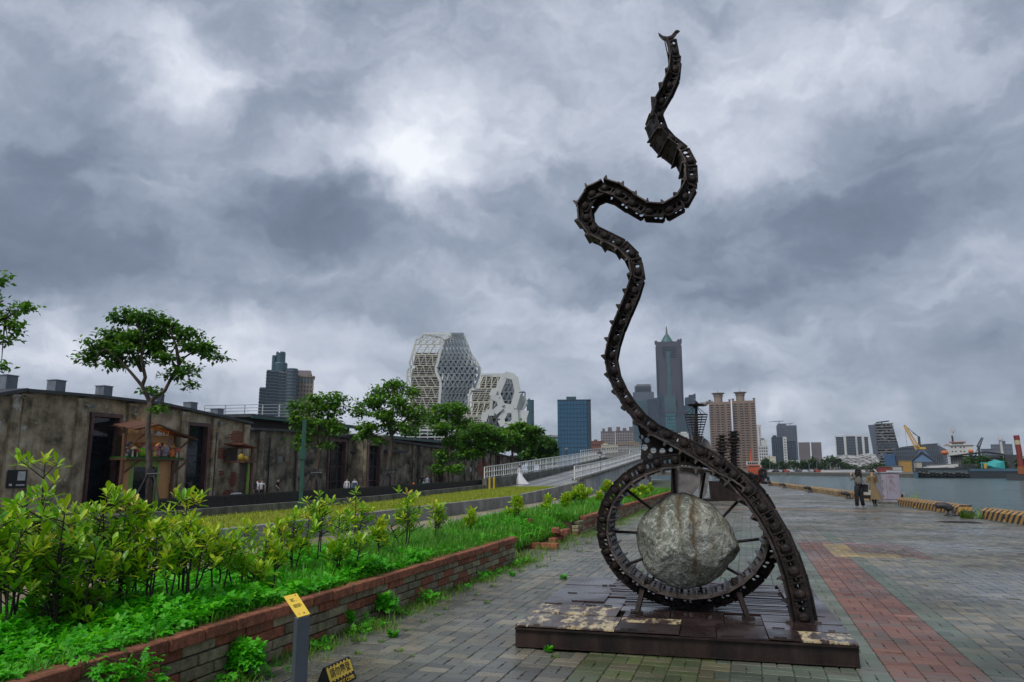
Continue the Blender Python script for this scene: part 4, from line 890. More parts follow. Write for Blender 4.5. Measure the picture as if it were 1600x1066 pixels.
# the bridge goes on, curving right behind the first railings
bp = [at(945, 714, 100), at(985, 708.5, 112), at(1010, 706, 122), at(1045, 703, 135)]
bridge = empty('bridge', bp[0], label='far stretch of the bridge curving right with its own white railing', cat='bridge'); m = MB(); b0 = bp[0]
for a, b in zip(bp, bp[1:]):
    d = (b - a).normalized(); nrm = Vector((d.y, -d.x, 0)) * 3.5
    for lo, hi, mi in ((-.8, -.1, 0),):
        vs = [a - b0 - nrm + Vector((0, 0, lo)), a - b0 + nrm + Vector((0, 0, lo)), b - b0 + nrm + Vector((0, 0, lo)), b - b0 - nrm + Vector((0, 0, lo)), a - b0 - nrm + Vector((0, 0, hi)), a - b0 + nrm + Vector((0, 0, hi)), b - b0 + nrm + Vector((0, 0, hi)), b - b0 - nrm + Vector((0, 0, hi))]
        m.add(vs, [(0, 3, 2, 1), (4, 5, 6, 7), (0, 1, 5, 4), (1, 2, 6, 5), (2, 3, 7, 6), (3, 0, 4, 7)])
m.build('deck', m_concd, bridge); m = MB()
for a, b in zip(bp, bp[1:]):
    for side in (-1, 1):
        d = (b - a).normalized(); nrm = Vector((d.y, -d.x, 0)) * 3.4 * side; n = int((b - a).length / .8)
        for k in range(n): p = a.lerp(b, k / n) - b0 + nrm; m.bar(p + Vector((0, 0, -.1)), p + Vector((0, 0, .9)), .06)
        for z in (.1, .5, .9): m.bar(a - b0 + nrm + Vector((0, 0, z)), b - b0 + nrm + Vector((0, 0, z)), .07)
m.build('railing', m_white, bridge); m = MB()
for a in bp[1:3]: m.tube([(a - b0) + Vector((0, 0, -.8)), (a - b0) + Vector((0, 0, -a.z - .6))], .6, 10)
m.build('pier', m_concd, bridge)
m_yel = M('yellow_paint', [(.50, .33, .02), (.65, .46, .04)], 4, .5)
for (px, t_, hgt, lab) in ((765, -17.2, .85, 'left yellow bollard at the foot of the left ramp railing'), (772, -16.9, .85, 'right yellow bollard at the foot of the left ramp railing'), (885, -11.1, .55, 'left yellow bollard where the ramp meets the grey wall'), (891, -10.9, .55, 'right yellow bollard where the ramp meets the grey wall')):
    s_, _ = ont(px, 755, t_); z = max(lawn_z(min(s_, 56)), dz(s_)) - .05; e = empty('bollard', W(s_, t_, z), label=lab, cat='bollard', group='yellow bollards at the ramp')
    m = MB(); m.tube([(0, 0, 0), (0, 0, hgt)], .07, 10); m.build('post', m_yel, e); m = MB(); m.tube([(0, 0, hgt), (0, 0, hgt + .04), (0, 0, hgt + .07)], [.075, .075, .02], 10); m.build('cap', m_yel, e)
# ================================================================ street lamps / poles
m_green = M('dark_green_paint', [(.012, .06, .045), (.02, .09, .07)], 6, .4)
m_dark = M('dark_iron', [(.015, .015, .016), (.03, .03, .032)], 6, .5)
m_glassl = M('lamp_glass', [(.5, .5, .48)], 3, .2)
s_, _ = ont(470, 780, -17.2); p = W(s_, -17.2, 0); ztop = ont(473, 655, -17.2)[1]
e = empty('green_pole', (p.x, p.y, 0), label='square dark green pole standing in the lawn before the warehouses', cat='pole')
m = MB(); m.box((0, 0, ztop / 2), (.13, .13, ztop)); m.build('post', m_green, e); m = MB(); m.box((0, 0, ztop * .62), (.22, .22, .42)); m.build('clamp_box', m_green, e)
def lamp(px, ybase, ytop, Y, label):
    b = at(px, ybase, Y); h = at(px, ytop, Y).z - b.z; e = empty('street_lamp', b, label=label, cat='street lamp', group='small dark lamp posts by the ramp')
    m = MB(); m.tube([(0, 0, 0), (0, 0, .15 * h), (0, 0, .2 * h), (0, 0, .72 * h)], [.10, .09, .05, .045], 8); m.build('post', m_dark, e)
    m = MB(); m.lathe([(.06, .72 * h), (.18, .76 * h), (.22, .90 * h)], 8); m.build('glass', m_glassl, e); m = MB(); m.lathe([(.27, .90 * h), (.16, .95 * h), (.03, h)], 8); m.build('cap', m_dark, e)
lamp(938, 738, 705, 60, 'thin dark lamp post with round top at the right ramp railing'); lamp(885, 716, 698, 92, 'small brown lamp post showing above the left ramp railing')

# ================================================================ WAREHOUSES
TWH = -34.0; ZW = -.6
m_stucco = M('aged_stucco', [(.10, .082, .052), (.30, .24, .15), (.48, .39, .26), (.60, .51, .37)], 1.0, .9, bump=.5, bscale=9, streak=.35, dirt=(1.1, .61, .64, (.42, .41, .38)), detail=10)
m_stuc2 = M('dark_stucco', [(.04, .036, .027), (.22, .185, .13), (.38, .33, .24)], .9, .9, bump=.5, bscale=9, streak=.45, dirt=(.55, .55, .66, (.025, .024, .018)), detail=10)
m_brk = M('bare_brick', [(.20, .065, .04), (.32, .11, .07)], 9, .9, bump=.6)
m_roof = M('dark_roof_metal', [(.03, .033, .036), (.06, .064, .07)], 2, .5)
m_zinc = M('zinc_box', [(.14, .16, .19), (.20, .23, .27)], 3, .45, streak=.3)
m_fra = M('maroon_steel_frame', [(.07, .035, .033), (.13, .075, .07)], 3, .6)
m_pane = M('dark_window_glass', [(.008, .012, .016), (.02, .028, .034)], .6, .08, spec=.6)
m_bark = M('tree_bark', [(.03, .022, .017), (.075, .055, .042), (.13, .10, .08)], 9, .9, bump=.6, stretch=(1, 1, .25))
def fs(px, t=None): return ont(px, 700, TWH if t is None else t)[0]
def fz(px, py, t=None): return ont(px, py, TWH if t is None else t)[1]
def warehouse(pxa, pxb, roofpts, label, mat, pil, wins, depth=14, vents=(), patches=(), name='warehouse', over=.35, gutter=True):
    """front wall runs along the quay direction; local x = along (away from camera), y = outwards to the lawn"""
    s0 = fs(pxa); e = empty(name, W(s0, TWH, ZW), rz=pi / 2 - A, label=label, cat='warehouse')
    tw_ = TWH; X = lambda px: fs(px, tw_) - s0; ln = X(pxb)
    rp = [(X(px), fz(px, py) - ZW) for px, py in roofpts]; zt = lambda x: float(np.interp(x, [a for a, b in rp], [b for a, b in rp]))
    # wall in bays between openings
    cuts = sorted([(X(a), X(b), fz((a + b) / 2, c) - ZW) for a, b, c, *_ in wins]); m = MB(); x = 0
    def slab(x0, x1, z0, topf):
        n = max(1, int((x1 - x0) / 2))
        for k in range(n):
            a, b = x0 + (x1 - x0) * k / n, x0 + (x1 - x0) * (k + 1) / n
            m.add([(a, -0, z0), (b, -0, z0), (b, .35, z0), (a, .35, z0), (a, 0, topf(a)), (b, 0, topf(b)), (b, .35, topf(b)), (a, .35, topf(a))], [(0, 3, 2, 1), (4, 5, 6, 7), (0, 1, 5, 4), (1, 2, 6, 5), (2, 3, 7, 6), (3, 0, 4, 7)])
    F0 = lambda v: (v[0], -v[1], v[2])
    for a, b, c in cuts: slab(x, a, 0, zt); slab(a, b, c, zt); x = b
    slab(x, ln, 0, zt); slabm = m; m.v = [(v[0], v[1] - .35, v[2]) for v in m.v]; m.build('wall', mat, e)
    m = MB(); zt_ = max(z for _, z in rp) - .05; m.b2(.02, ln - .02, -depth * 0 + .05, depth, 0, zt_ - .4); m.build('body', mat, e)
    # roof: low pitched plate following the front edge
    for (xa, za), (xb_, zb) in zip(rp, rp[1:]):
        m = MB(); m.add([(xa, -.35 - over, za), (xb_, -.35 - over, zb), (xb_, depth, zb), (xa, depth, za), (xa, -.35 - over, za + .16), (xb_, -.35 - over, zb + .16), (xb_, depth, zb + .16), (xa, depth, za + .16)], [(0, 3, 2, 1), (4, 5, 6, 7), (0, 1, 5, 4), (1, 2, 6, 5), (2, 3, 7, 6), (3, 0, 4, 7)])
        m.build('roof', m_roof, e)
    for q in pil:
        x = X(q); m = MB(); m.b2(x - .28, x + .28, -.52, -.352, 0, zt(x) - .28); m.b2(x - .34, x + .34, -.56, -.352, zt(x) - .28, zt(x) - .1); m.build('pilaster', mat, e)
    for a, b, c, kind in wins:
        xa, xb_ = X(a), X(b); zc = fz((a + b) / 2, c) - ZW; m = MB()
        m.b2(xa, xa + .16, -.5, -.0, 0, zc); m.b2(xb_ - .16, xb_, -.5, -.0, 0, zc); m.b2(xa - .05, xb_ + .05, -.52, 0, zc, zc + .22)
        for z in np.arange(.4, zc, .8): m.b2(xa - .02, xa + .02, -.53, -.5, z, z + .06); m.b2(xb_ - .02, xb_ + .02, -.53, -.5, z, z + .06)
        w_ = m.build('window', m_fra, e)
        m = MB(); m.b2(xa + .16, xb_ - .16, -.12, -.06, 0, zc); m.build('pane', m_pane, w_)
        m = MB()
        for k in range(1, 3 if kind == 1 else 1): xx = xa + (xb_ - xa) * k / (3 if kind == 1 else 4); m.b2(xx - .025, xx + .025, -.17, -.12, 0, zc)
        for z in (np.arange(1.2, zc, 1.3) if kind == 1 else (zc * .62,)): m.b2(xa + .16, xb_ - .16, -.165, -.125, z, z + .05)
        m.build('muntin', m_fra if kind == 1 else m_dark, w_)
    for (px, w_, h_) in vents:
        x = X(px); m = MB(); z = zt(min(max(x, 0), ln)) + .1; m.box((x, 1.2, z + h_ / 2), (w_, w_, h_)); v_ = m.build('roof_vent', m_zinc, e); m = MB(); m.box((x, 1.2, z + h_ + .02), (w_ + .06, w_ + .06, .05)); m.build('vent_cap', m_zinc, v_)
    for (pa, pb, ya, yb, sd) in patches:     # places where the plaster is off and bricks show
        xa, xb_ = X(pa), X(pb); za, zb = fz(pa, yb) - ZW, fz(pa, ya) - ZW; r_ = random.Random(sd); m = MB(); nr = int((zb - za) / .11); 
        for k in range(nr):
            z = za + k * .11; u = (k + .5) / nr; wd = sin(pi * u) ** .5; cxm = (xa + xb_) / 2; hw = (xb_ - xa) / 2 * wd * r_.uniform(.7, 1.05); x = cxm - hw + (k % 2) * .13
            while x < cxm + hw: m.b2(x, x + .23, -.372, -.35, z, z + .085); x += .25
        m.build('bare_brick_patch', m_brk, e, kind='stuff')
    return e, X
w1, X1 = warehouse(18, 381, [(18, 612), (130, 621), (235, 632.5), (381, 663)], 'nearest old warehouse with patched stucco wall and grey roof vents', m_stucco, (22, 112, 192, 276, 326, 375),
    [(128, 176, 652, 0), (281, 316, 666, 0)], vents=((28, .62, .78), (105, .62, .78), (180, .62, .78), (263, .62, .78), (316, .62, .78), (358, .62, .75)),
    patches=((348, 374, 670, 690, 1), (330, 347, 697, 717, 2), (352, 366, 737, 760, 3), (335, 346, 735, 743, 4), (344, 365, 765, 778, 5), (312, 322, 662, 720, 6), (369, 377, 755, 778, 7), (322, 327, 768, 778, 8)))
w0, _ = warehouse(-150, 17, [(-150, 640), (-60, 624), (17, 611)], 'end bay of a warehouse cut by the left edge of the photo', m_stucco, (-40, 8), [], name='warehouse')
TWH = -35.6
w2, X2 = warehouse(383, 566, [(383, 672), (470, 676), (566, 689)], 'second warehouse, blackened stucco, green gutter, behind the first tree', m_stuc2, (400, 460, 540, 562), [(506, 534, 690, 1), (566 - 24, 566 - 2, 697, 1)][:1], patches=())
TWH = -34.0
w3, X3 = warehouse(568, 702, [(568, 680), (600, 689), (702, 704)], 'third warehouse with tall dark shutters behind the second tree', m_stuc2, (590, 641, 652, 671), [(569, 588, 697, 1), (678, 688, 705, 1)], patches=())
w4, X4 = warehouse(704, 812, [(704, 708), (755, 706), (812, 720)], 'farthest low warehouse with pale pilasters behind the ramp', m_stuc2, (722, 763, 782, 790, 806), [(770, 777, 712, 1), (793, 799, 715, 1)], patches=((740, 762, 718, 745, 11),))
# dark high roof structure behind the second and third warehouse + white roof rail
m_brown = M('dark_brown_sheet', [(.02, .014, .012), (.045, .03, .027)], 2, .7)
def back_roof(pa, pb, y0, y1, t, name, label, mat, cat='roof'):
    s0, z0 = ont(pa, y1, t); s1, _ = ont(pb, y1, t); zt0 = ont(pa, y0, t)[1]; zt1 = ont(pb, y0 + 0, t)[1]; e = empty(name, W(s0, t, ZW), rz=pi / 2 - A, label=label, cat=cat); m = MB(); l_ = s1 - s0
    m.add([(0, 0, 0), (l_, 0, 0), (l_, 9, 0), (0, 9, 0), (0, 0, zt0 - ZW), (l_, 0, zt0 - ZW), (l_, 9, zt0 - ZW), (0, 9, zt0 - ZW)], [(0, 3, 2, 1), (4, 5, 6, 7), (0, 1, 5, 4), (1, 2, 6, 5), (2, 3, 7, 6), (3, 0, 4, 7)]); m.build('wall', mat, e)
    m = MB(); m.b2(-.5, l_ + .4, -.7, 9.5, zt0 - ZW, zt0 - ZW + .25); m.build('roof', m_roof, e); m = MB(); m.b2(-.5, l_ + .4, -.85, -.7, zt0 - ZW - .1, zt0 - ZW + .1); m.build('gutter', m_green, e); return zt0
back_roof(384, 545, 652, 700, -39, 'rear_hall', 'dark brown roofed hall standing behind the second warehouse', m_brown, 'building')
back_roof(600, 700, 684, 700, -39, 'rear_hall', 'black flat roofed hall behind the third warehouse', m_brown, 'building')
def roof_rail(pa, pb, y0, y1, y0b, y1b, t, label):
    s0, zb = ont(pa, y1, t); _, zt0 = ont(pa, y0, t); s1, zb1 = ont(pb, y1b, t); _, zt1 = ont(pb, y0b, t); e = empty('roof_railing', W(s0, t, zb), rz=pi / 2 - A, label=label, cat='railing'); l_ = s1 - s0; m = MB()
    for f_ in (0.05, .28, .52, .76, 1): m.bar((0, 0, (zt0 - zb) * f_), (l_, 0, (zb1 - zb) + (zt1 - zb1) * f_), .05)
    m.build('rails', m_white, e)
    for k in range(int(l_ / 2.5) + 1): u = k * 2.5 / l_; m = MB(); m.bar((k * 2.5, 0, (zb1 - zb) * u - .3), (k * 2.5, 0, (zt0 - zb) * (1 - u) + (zt1 - zb) * u), .07); m.build('post', m_white, e)
roof_rail(318, 470, 634, 654, 631, 651, -41, 'white pipe railing along the rooftop before the residential towers'); roof_rail(630, 720, 666, 690, 664, 687, -41, 'white railing on the roof below the hexagonal towers')
# details on the facades
def onwall(e, px0, px1, y0, y1, d, name, mat, parent, X, out=-.37, **kw):
    xa, xb_ = X(px0), X(px1); m = MB(); m.b2(xa, xb_, out - d, out, fz(px0, y1) - ZW, fz(px0, y0) - ZW); return m.build(name, mat, parent, **kw)
m_blk = M('black_panel', [(.008, .008, .009)], 3, .4); m_gd = M('grey_door', [(.14, .14, .135), (.19, .19, .18)], 3, .7); m_wht = M('white_print', [(.5, .5, .5)], 3, .6)
nb = onwall(w1, 8, 26, 744, 763, .05, 'notice_board', m_blk, None, lambda px: 0) if False else None
s_, z_ = ont(9, 763, TWH + .6); e = empty('notice_board', W(s_, TWH + .6, z_), rz=pi / 2 - A, label='small black notice board with white print low on the left wall', cat='notice board'); m = MB(); m.b2(0, 1.0, -.04, .0, 0, .85); m.build('board', m_blk, e)
m = MB(); m.b2(.5, .9, -.05, -.041, .35, .78); m.b2(.1, .25, -.05, -.041, .1, .2); m.b2(.45, .9, -.05, -.041, .1, .17); m.build('print', m_wht, e)
onwall(w2, 428, 436, 712, 722, .03, 'patch_panel', m_gd, w2, X2); onwall(w3, 596, 611, 737, 770, .02, 'closed_door', m_gd, w3, X3)
onwall(w3, 594, 620, 703, 707, .9, 'ledge', m_roof, w3, X3); onwall(w2, 540, 563, 704, 707, .5, 'ledge', m_roof, w2, X2); onwall(w2, 542, 552, 737, 772, .02, 'closed_door', m_gd, w2, X2)
for e_, X_, px in ((w2, X2, 413), (w2, X2, 489), (w2, X2, 455), (w3, X3, 647), (w1, X1, 327), (w4, X4, 732)):
    m = MB(); x = X_(px); m.tube([(x, -.5, 0), (x, -.5, 4.7)], .06, 6); m.build('downpipe', m_dark, e_)
for px, y, e_, X_ in ((113, 634, w1, X1), (327, 661, w1, X1)):
    m = MB(); m.b2(X_(px), X_(px) + .35, -.9, -.4, fz(px, y + 3) - ZW, fz(px, y - 1) - ZW); m.build('wall_lamp', m_gd, e_)
s_, z_ = ont(735, 734, TWH + .5); e = empty('round_sign', W(s_, TWH + .5, z_), rz=pi / 2 - A, label='small round grey sign high on the far warehouse wall', cat='sign'); m = MB(); m.tube([(0, -.05, 0), (0, .05, 0)], .32, 14); m.build('disc', m_wht, e)
# low black picket fence
fe = empty('picket_fence', W(24, -18.35, ZW), rz=pi / 2 - A, label='long low black picket fence behind the lawn kerb', cat='fence'); m_fen = M('black_fence', [(.010, .010, .010), (.022, .021, .02)], 5, .6)
ft_ = lambda s_: float(np.interp(s_, [20, 34, 56], [.72, .78, .98])) - ZW
cnt = 0; mm = MB()
pick = MB(); pick.box((0, 0, .5), (.07, .03, 1.0)); PK = pick.mesh('picket', m_fen)
s_ = 20.0
while s_ < 62:
    if cnt < 290: inst('picket', PK, fe, (s_ - 24, 0, 0), None, (1, 1, ft_(s_)))
    else: mm.box((s_ - 24, 0, ft_(s_) / 2), (.07, .03, ft_(s_)))
    cnt += 1; s_ += .105 if s_ < 51 else .16
mm.build('picket_run', m_fen, fe, kind='stuff')
for f_ in (.55, .93): m = MB(); [m.bar((a - 24, .035, ft_(a) * f_), (b - 24, .035, ft_(b) * f_), .05, .03) for a, b in ((20, 34), (34, 62))]; m.build('fence_rail', m_fen, fe)
# plaza floodlights on the kerb
for px, t_, lab in ((190, -18.6, 'grey floodlight above the fence left of the kiosk tree'), (365 + 4, -18.9, 'grey floodlight box behind the fence under the second warehouse'), (579, -19, 'small floodlight box left of the second tree trunk'), (764 - 98, -19.2, 'small floodlight box right of the second tree trunk')):
    s_, z_ = ont(px, 775 if px < 400 else 765, t_); e = empty('floodlight', W(s_, t_, z_), rz=pi / 2 - A, label=lab, cat='floodlight'); m = MB(); m.tube([(-.22, 0, 0), (.22, 0, 0)], .13, 10); m.build('housing', m_zinc, e); m = MB(); m.bar((0, .0, -.1), (.1, .1, z_ * -1 - .6), .035); m.build('bracket', m_dark, e)
# ================================================================ TREES
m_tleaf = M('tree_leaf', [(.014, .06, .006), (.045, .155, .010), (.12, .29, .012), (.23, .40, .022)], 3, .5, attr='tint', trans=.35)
TLV = [(0, 0, 0), (-.28, .5, .05), (.28, .5, .05), (0, 1, -.1)]; TLF = [(0, 2, 3, 1)]
def tree(Y, base_px, base_z, limbs, blobs, label, leaf=.22, dens=1.0, tr=.13, seed=1, tint0=.54, group='trees in front of the warehouses', clump=.55, stakes=False):
    r = np.random.default_rng(seed); b = at(*base_px, Y); b.z = base_z; e = empty('tree', b, label=label, cat='tree', group=group)
    def P(px, py, dy=0.0): return at(px, py, Y + dy) - b
    m = MB()
    trunk = [P(*q) for q in limbs[0]]; trunk[0] = Vector((0, 0, -.05)); m.tube(trunk, [tr * (1 - .35 * i / (len(trunk) - 1)) for i in range(len(trunk))], 8); m.build('trunk', m_bark, e, smooth=True)
    m = MB(); tips = []
    for i, l_ in enumerate(limbs[1:]):
        dy = r.uniform(-1, 1) * 1.2; pts = [P(*q, dy * k / max(1, len(l_) - 1)) for k, q in enumerate(l_)]; m.tube(pts, [tr * .62 * (1 - .7 * k / (len(pts) - 1)) for k in range(len(pts))], 6); tips += pts[1:]
    if not tips: tips = [trunk[-1]]
    PS = []; TN = []
    for bx, by, rx, ry in blobs:
        kx = Y / F; c = P(bx, by, r.uniform(-1, 1) * rx * kx * .6); near_ = min(tips, key=lambda q: (q - c).length); mid = near_.lerp(c, .5) + Vector((0, 0, -.06 * (c - near_).length)); m.tube([near_, mid, c], [tr * .22, tr * .14, tr * .06], 5)
        nc = max(4, int(rx * ry * kx * kx * 19 / clump * dens))
        for k in range(nc):
            v = Vector(r.normal(0, 1, 3)).normalized() * r.random() ** .4; cc = c + Vector((v.x * rx * kx, v.y * rx * kx * .8, v.z * ry * kx))
            if k % 3 == 0: m.tube([c, c.lerp(cc, .5) + Vector((0, 0, -.05)), cc], [tr * .07, tr * .05, tr * .03], 3, caps=False)
            nl = int(r.integers(16, 30)); q = r.normal(0, 1, (nl, 3)) * np.array([clump * .42, clump * .42, clump * .22]); q[:, 2] *= .8
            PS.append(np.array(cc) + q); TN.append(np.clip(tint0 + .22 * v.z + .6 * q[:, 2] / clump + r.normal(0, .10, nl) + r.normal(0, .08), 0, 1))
    m.build('limbs', m_bark, e); PS = np.concatenate(PS); TN = np.concatenate(TN); n = len(PS)
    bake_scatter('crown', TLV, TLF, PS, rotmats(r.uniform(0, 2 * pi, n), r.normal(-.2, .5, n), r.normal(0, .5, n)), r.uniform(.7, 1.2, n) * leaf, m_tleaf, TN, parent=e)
    if stakes:
        for a_ in (-1, 1): m = MB(); m.tube([(a_ * .9, -.5, 0), (a_ * .12, -.15, 2.1)], .045, 6); m.build('stake', m_dark, e)
        m = MB(); m.tube([(-.12, -.2, 2.05), (.5, -.2, 2.08)], .03, 6); m.tube([(0, 0, 1.9), (0, 0, 2.3)], tr * 1.3, 8); m.build('strap', m_dark, e)
    return e
tree(35, (233, 800), -.6, [[(233, 800), (233, 720), (231, 670), (234, 628)], [(234, 628), (222, 603), (207, 585), (185, 560), (165, 545)], [(222, 603), (227, 590), (221, 560), (224, 525), (215, 505)], [(234, 628), (258, 610), (273, 580), (289, 558), (310, 545)], [(222, 580), (205, 550), (200, 520)], [(280, 570), (275, 540), (265, 515)]],
     [(160, 545, 28, 18), (185, 522, 26, 14), (200, 495, 22, 13), (228, 497, 26, 13), (190, 548, 22, 14), (215, 528, 24, 14), (250, 518, 22, 13), (243, 545, 26, 13), (268, 507, 14, 8), (288, 520, 22, 11), (300, 540, 24, 11), (318, 546, 16, 10), (336, 558, 11, 6), (138, 562, 15, 8), (178, 570, 20, 7), (262, 560, 18, 8), (268, 583, 10, 8), (292, 578, 12, 9), (296, 600, 6, 5), (238, 612, 14, 6), (218, 562, 12, 8), (246, 640, 5, 3)],
     'umbrella-crowned tree with forked trunk standing before the toy kiosk', leaf=.26, tr=.17, seed=3, tint0=.42, clump=.5, dens=1.9, stakes=True)
tree(19, (-60, 800), -.3, [[(-60, 800), (-60, 600), (-50, 520)], [(-50, 520), (-20, 480), (5, 470)], [(-50, 520), (-20, 500), (8, 498)]],
     [(0, 437, 20, 14), (-20, 450, 20, 20), (18, 480, 26, 9), (5, 500, 20, 14), (22, 512, 10, 8), (12, 530, 16, 8), (-15, 500, 25, 25), (2, 572, 7, 5), (35, 478, 10, 5)], 'tree whose leafy branches reach in from the left edge', leaf=.16, tr=.12, seed=4, clump=.28, dens=.9)
tree(43.5, (488, 800), -.6, [[(488, 800), (494, 740), (499, 705), (492, 680)], [(492, 680), (480, 660), (465, 645)], [(499, 700), (515, 670), (525, 640)], [(495, 690), (497, 650), (500, 625)]],
     [(522, 620, 20, 11), (495, 622, 22, 12), (475, 636, 20, 14), (505, 640, 34, 14), (462, 655, 14, 15), (495, 662, 34, 14), (475, 682, 22, 11), (520, 668, 20, 13), (532, 640, 12, 9), (515, 695, 14, 6), (470, 698, 10, 5)], 'bushy tree beside the green pole, before the second warehouse', leaf=.27, tr=.17, seed=5, stakes=True)
tree(54, (606, 790), -.6, [[(606, 790), (608, 730), (612, 690), (611, 665)], [(611, 665), (590, 645), (570, 630)], [(611, 665), (615, 630), (612, 605)], [(612, 680), (635, 655), (650, 630)], [(612, 690), (585, 680), (565, 675)]],
     [(617, 600, 20, 10), (600, 610, 22, 10), (580, 628, 26, 12), (612, 628, 30, 13), (640, 612, 16, 10), (565, 645, 14, 9), (600, 648, 34, 12), (640, 640, 22, 14), (660, 652, 10, 10), (575, 668, 22, 12), (610, 670, 26, 11), (642, 668, 18, 12), (590, 688, 18, 6), (560, 680, 12, 7)], 'tall layered tree with broad crown left of the hexagonal tower', leaf=.3, tr=.2, seed=6, stakes=True)
tree(68, (700, 790), -.6, [[(700, 790), (699, 740), (703, 705), (700, 690)], [(700, 690), (688, 665), (682, 650)], [(703, 700), (715, 670), (718, 650)]],
     [(700, 638, 28, 10), (680, 650, 18, 12), (715, 655, 18, 14), (695, 668, 20, 12), (722, 640, 10, 7), (708, 690, 18, 12), (700, 712, 22, 12), (712, 732, 14, 9), (685, 732, 12, 8)], 'slender tree with low drooping second crown, right of the tall layered one', leaf=.34, tr=.18, seed=7)
tree(80, (757, 780), -.6, [[(757, 780), (757, 730), (754, 705)], [(754, 705), (740, 690)], [(754, 705), (770, 690)]],
     [(745, 672, 32, 11), (722, 688, 18, 14), (770, 682, 26, 14), (745, 692, 34, 12), (735, 708, 22, 10), (775, 700, 18, 8), (718, 706, 10, 10)], 'wide green tree in front of the low pale pilaster warehouse', leaf=.4, tr=.2, seed=8, tint0=.5)
tree(92, (802, 780), -.6, [[(802, 780), (802, 730), (800, 700)], [(800, 700), (790, 690)], [(800, 700), (815, 690)]],
     [(808, 670, 26, 10), (795, 684, 24, 12), (825, 680, 22, 12), (812, 695, 26, 10), (838, 672, 12, 6)], 'green tree at the ramp start beneath the white lattice', leaf=.45, tr=.2, seed=9, tint0=.52)
tree(118, (845, 780), -.6, [[(845, 780), (845, 730), (845, 710)], [(845, 710), (835, 700)]],
     [(845, 692, 24, 12), (860, 706, 12, 12), (832, 702, 22, 14), (850, 716, 22, 10), (820, 714, 16, 10)], 'dark dense tree last in the row, left of the blue glass block', leaf=.5, tr=.25, seed=10, tint0=.22)

# ================================================================ PEOPLE
m_skin = M('skin', [(.42, .25, .18), (.52, .33, .24)], 6, .55); m_hair = M('dark_hair', [(.010, .007, .006), (.025, .018, .014)], 20, .5)
_cm = {}
def cloth(c):
    if c not in _cm: _cm[c] = M('cloth', [tuple(x * .75 for x in c), c], 9, .85, bump=.2)
    return _cm[c]
def skin_mesh(verts, edges, radii, root=0, sub=1, name='body'):
    me = bpy.data.meshes.new(name); me.from_pydata(verts, edges, []); o = bpy.data.objects.new(name, me); COL.objects.link(o)
    md = o.modifiers.new('s', 'SKIN'); md.use_smooth_shade = True; sv = me.skin_vertices[0].data
    for i, q in enumerate(radii): sv[i].radius = q if hasattr(q, '__len__') else (q, q); sv[i].use_root = (i == root)
    s2 = o.modifiers.new('u', 'SUBSURF'); s2.levels = sub; s2.render_levels = sub
    dg = bpy.context.evaluated_depsgraph_get(); out = bpy.data.meshes.new_from_object(o.evaluated_get(dg)); bpy.data.objects.remove(o); out.name = name; return out
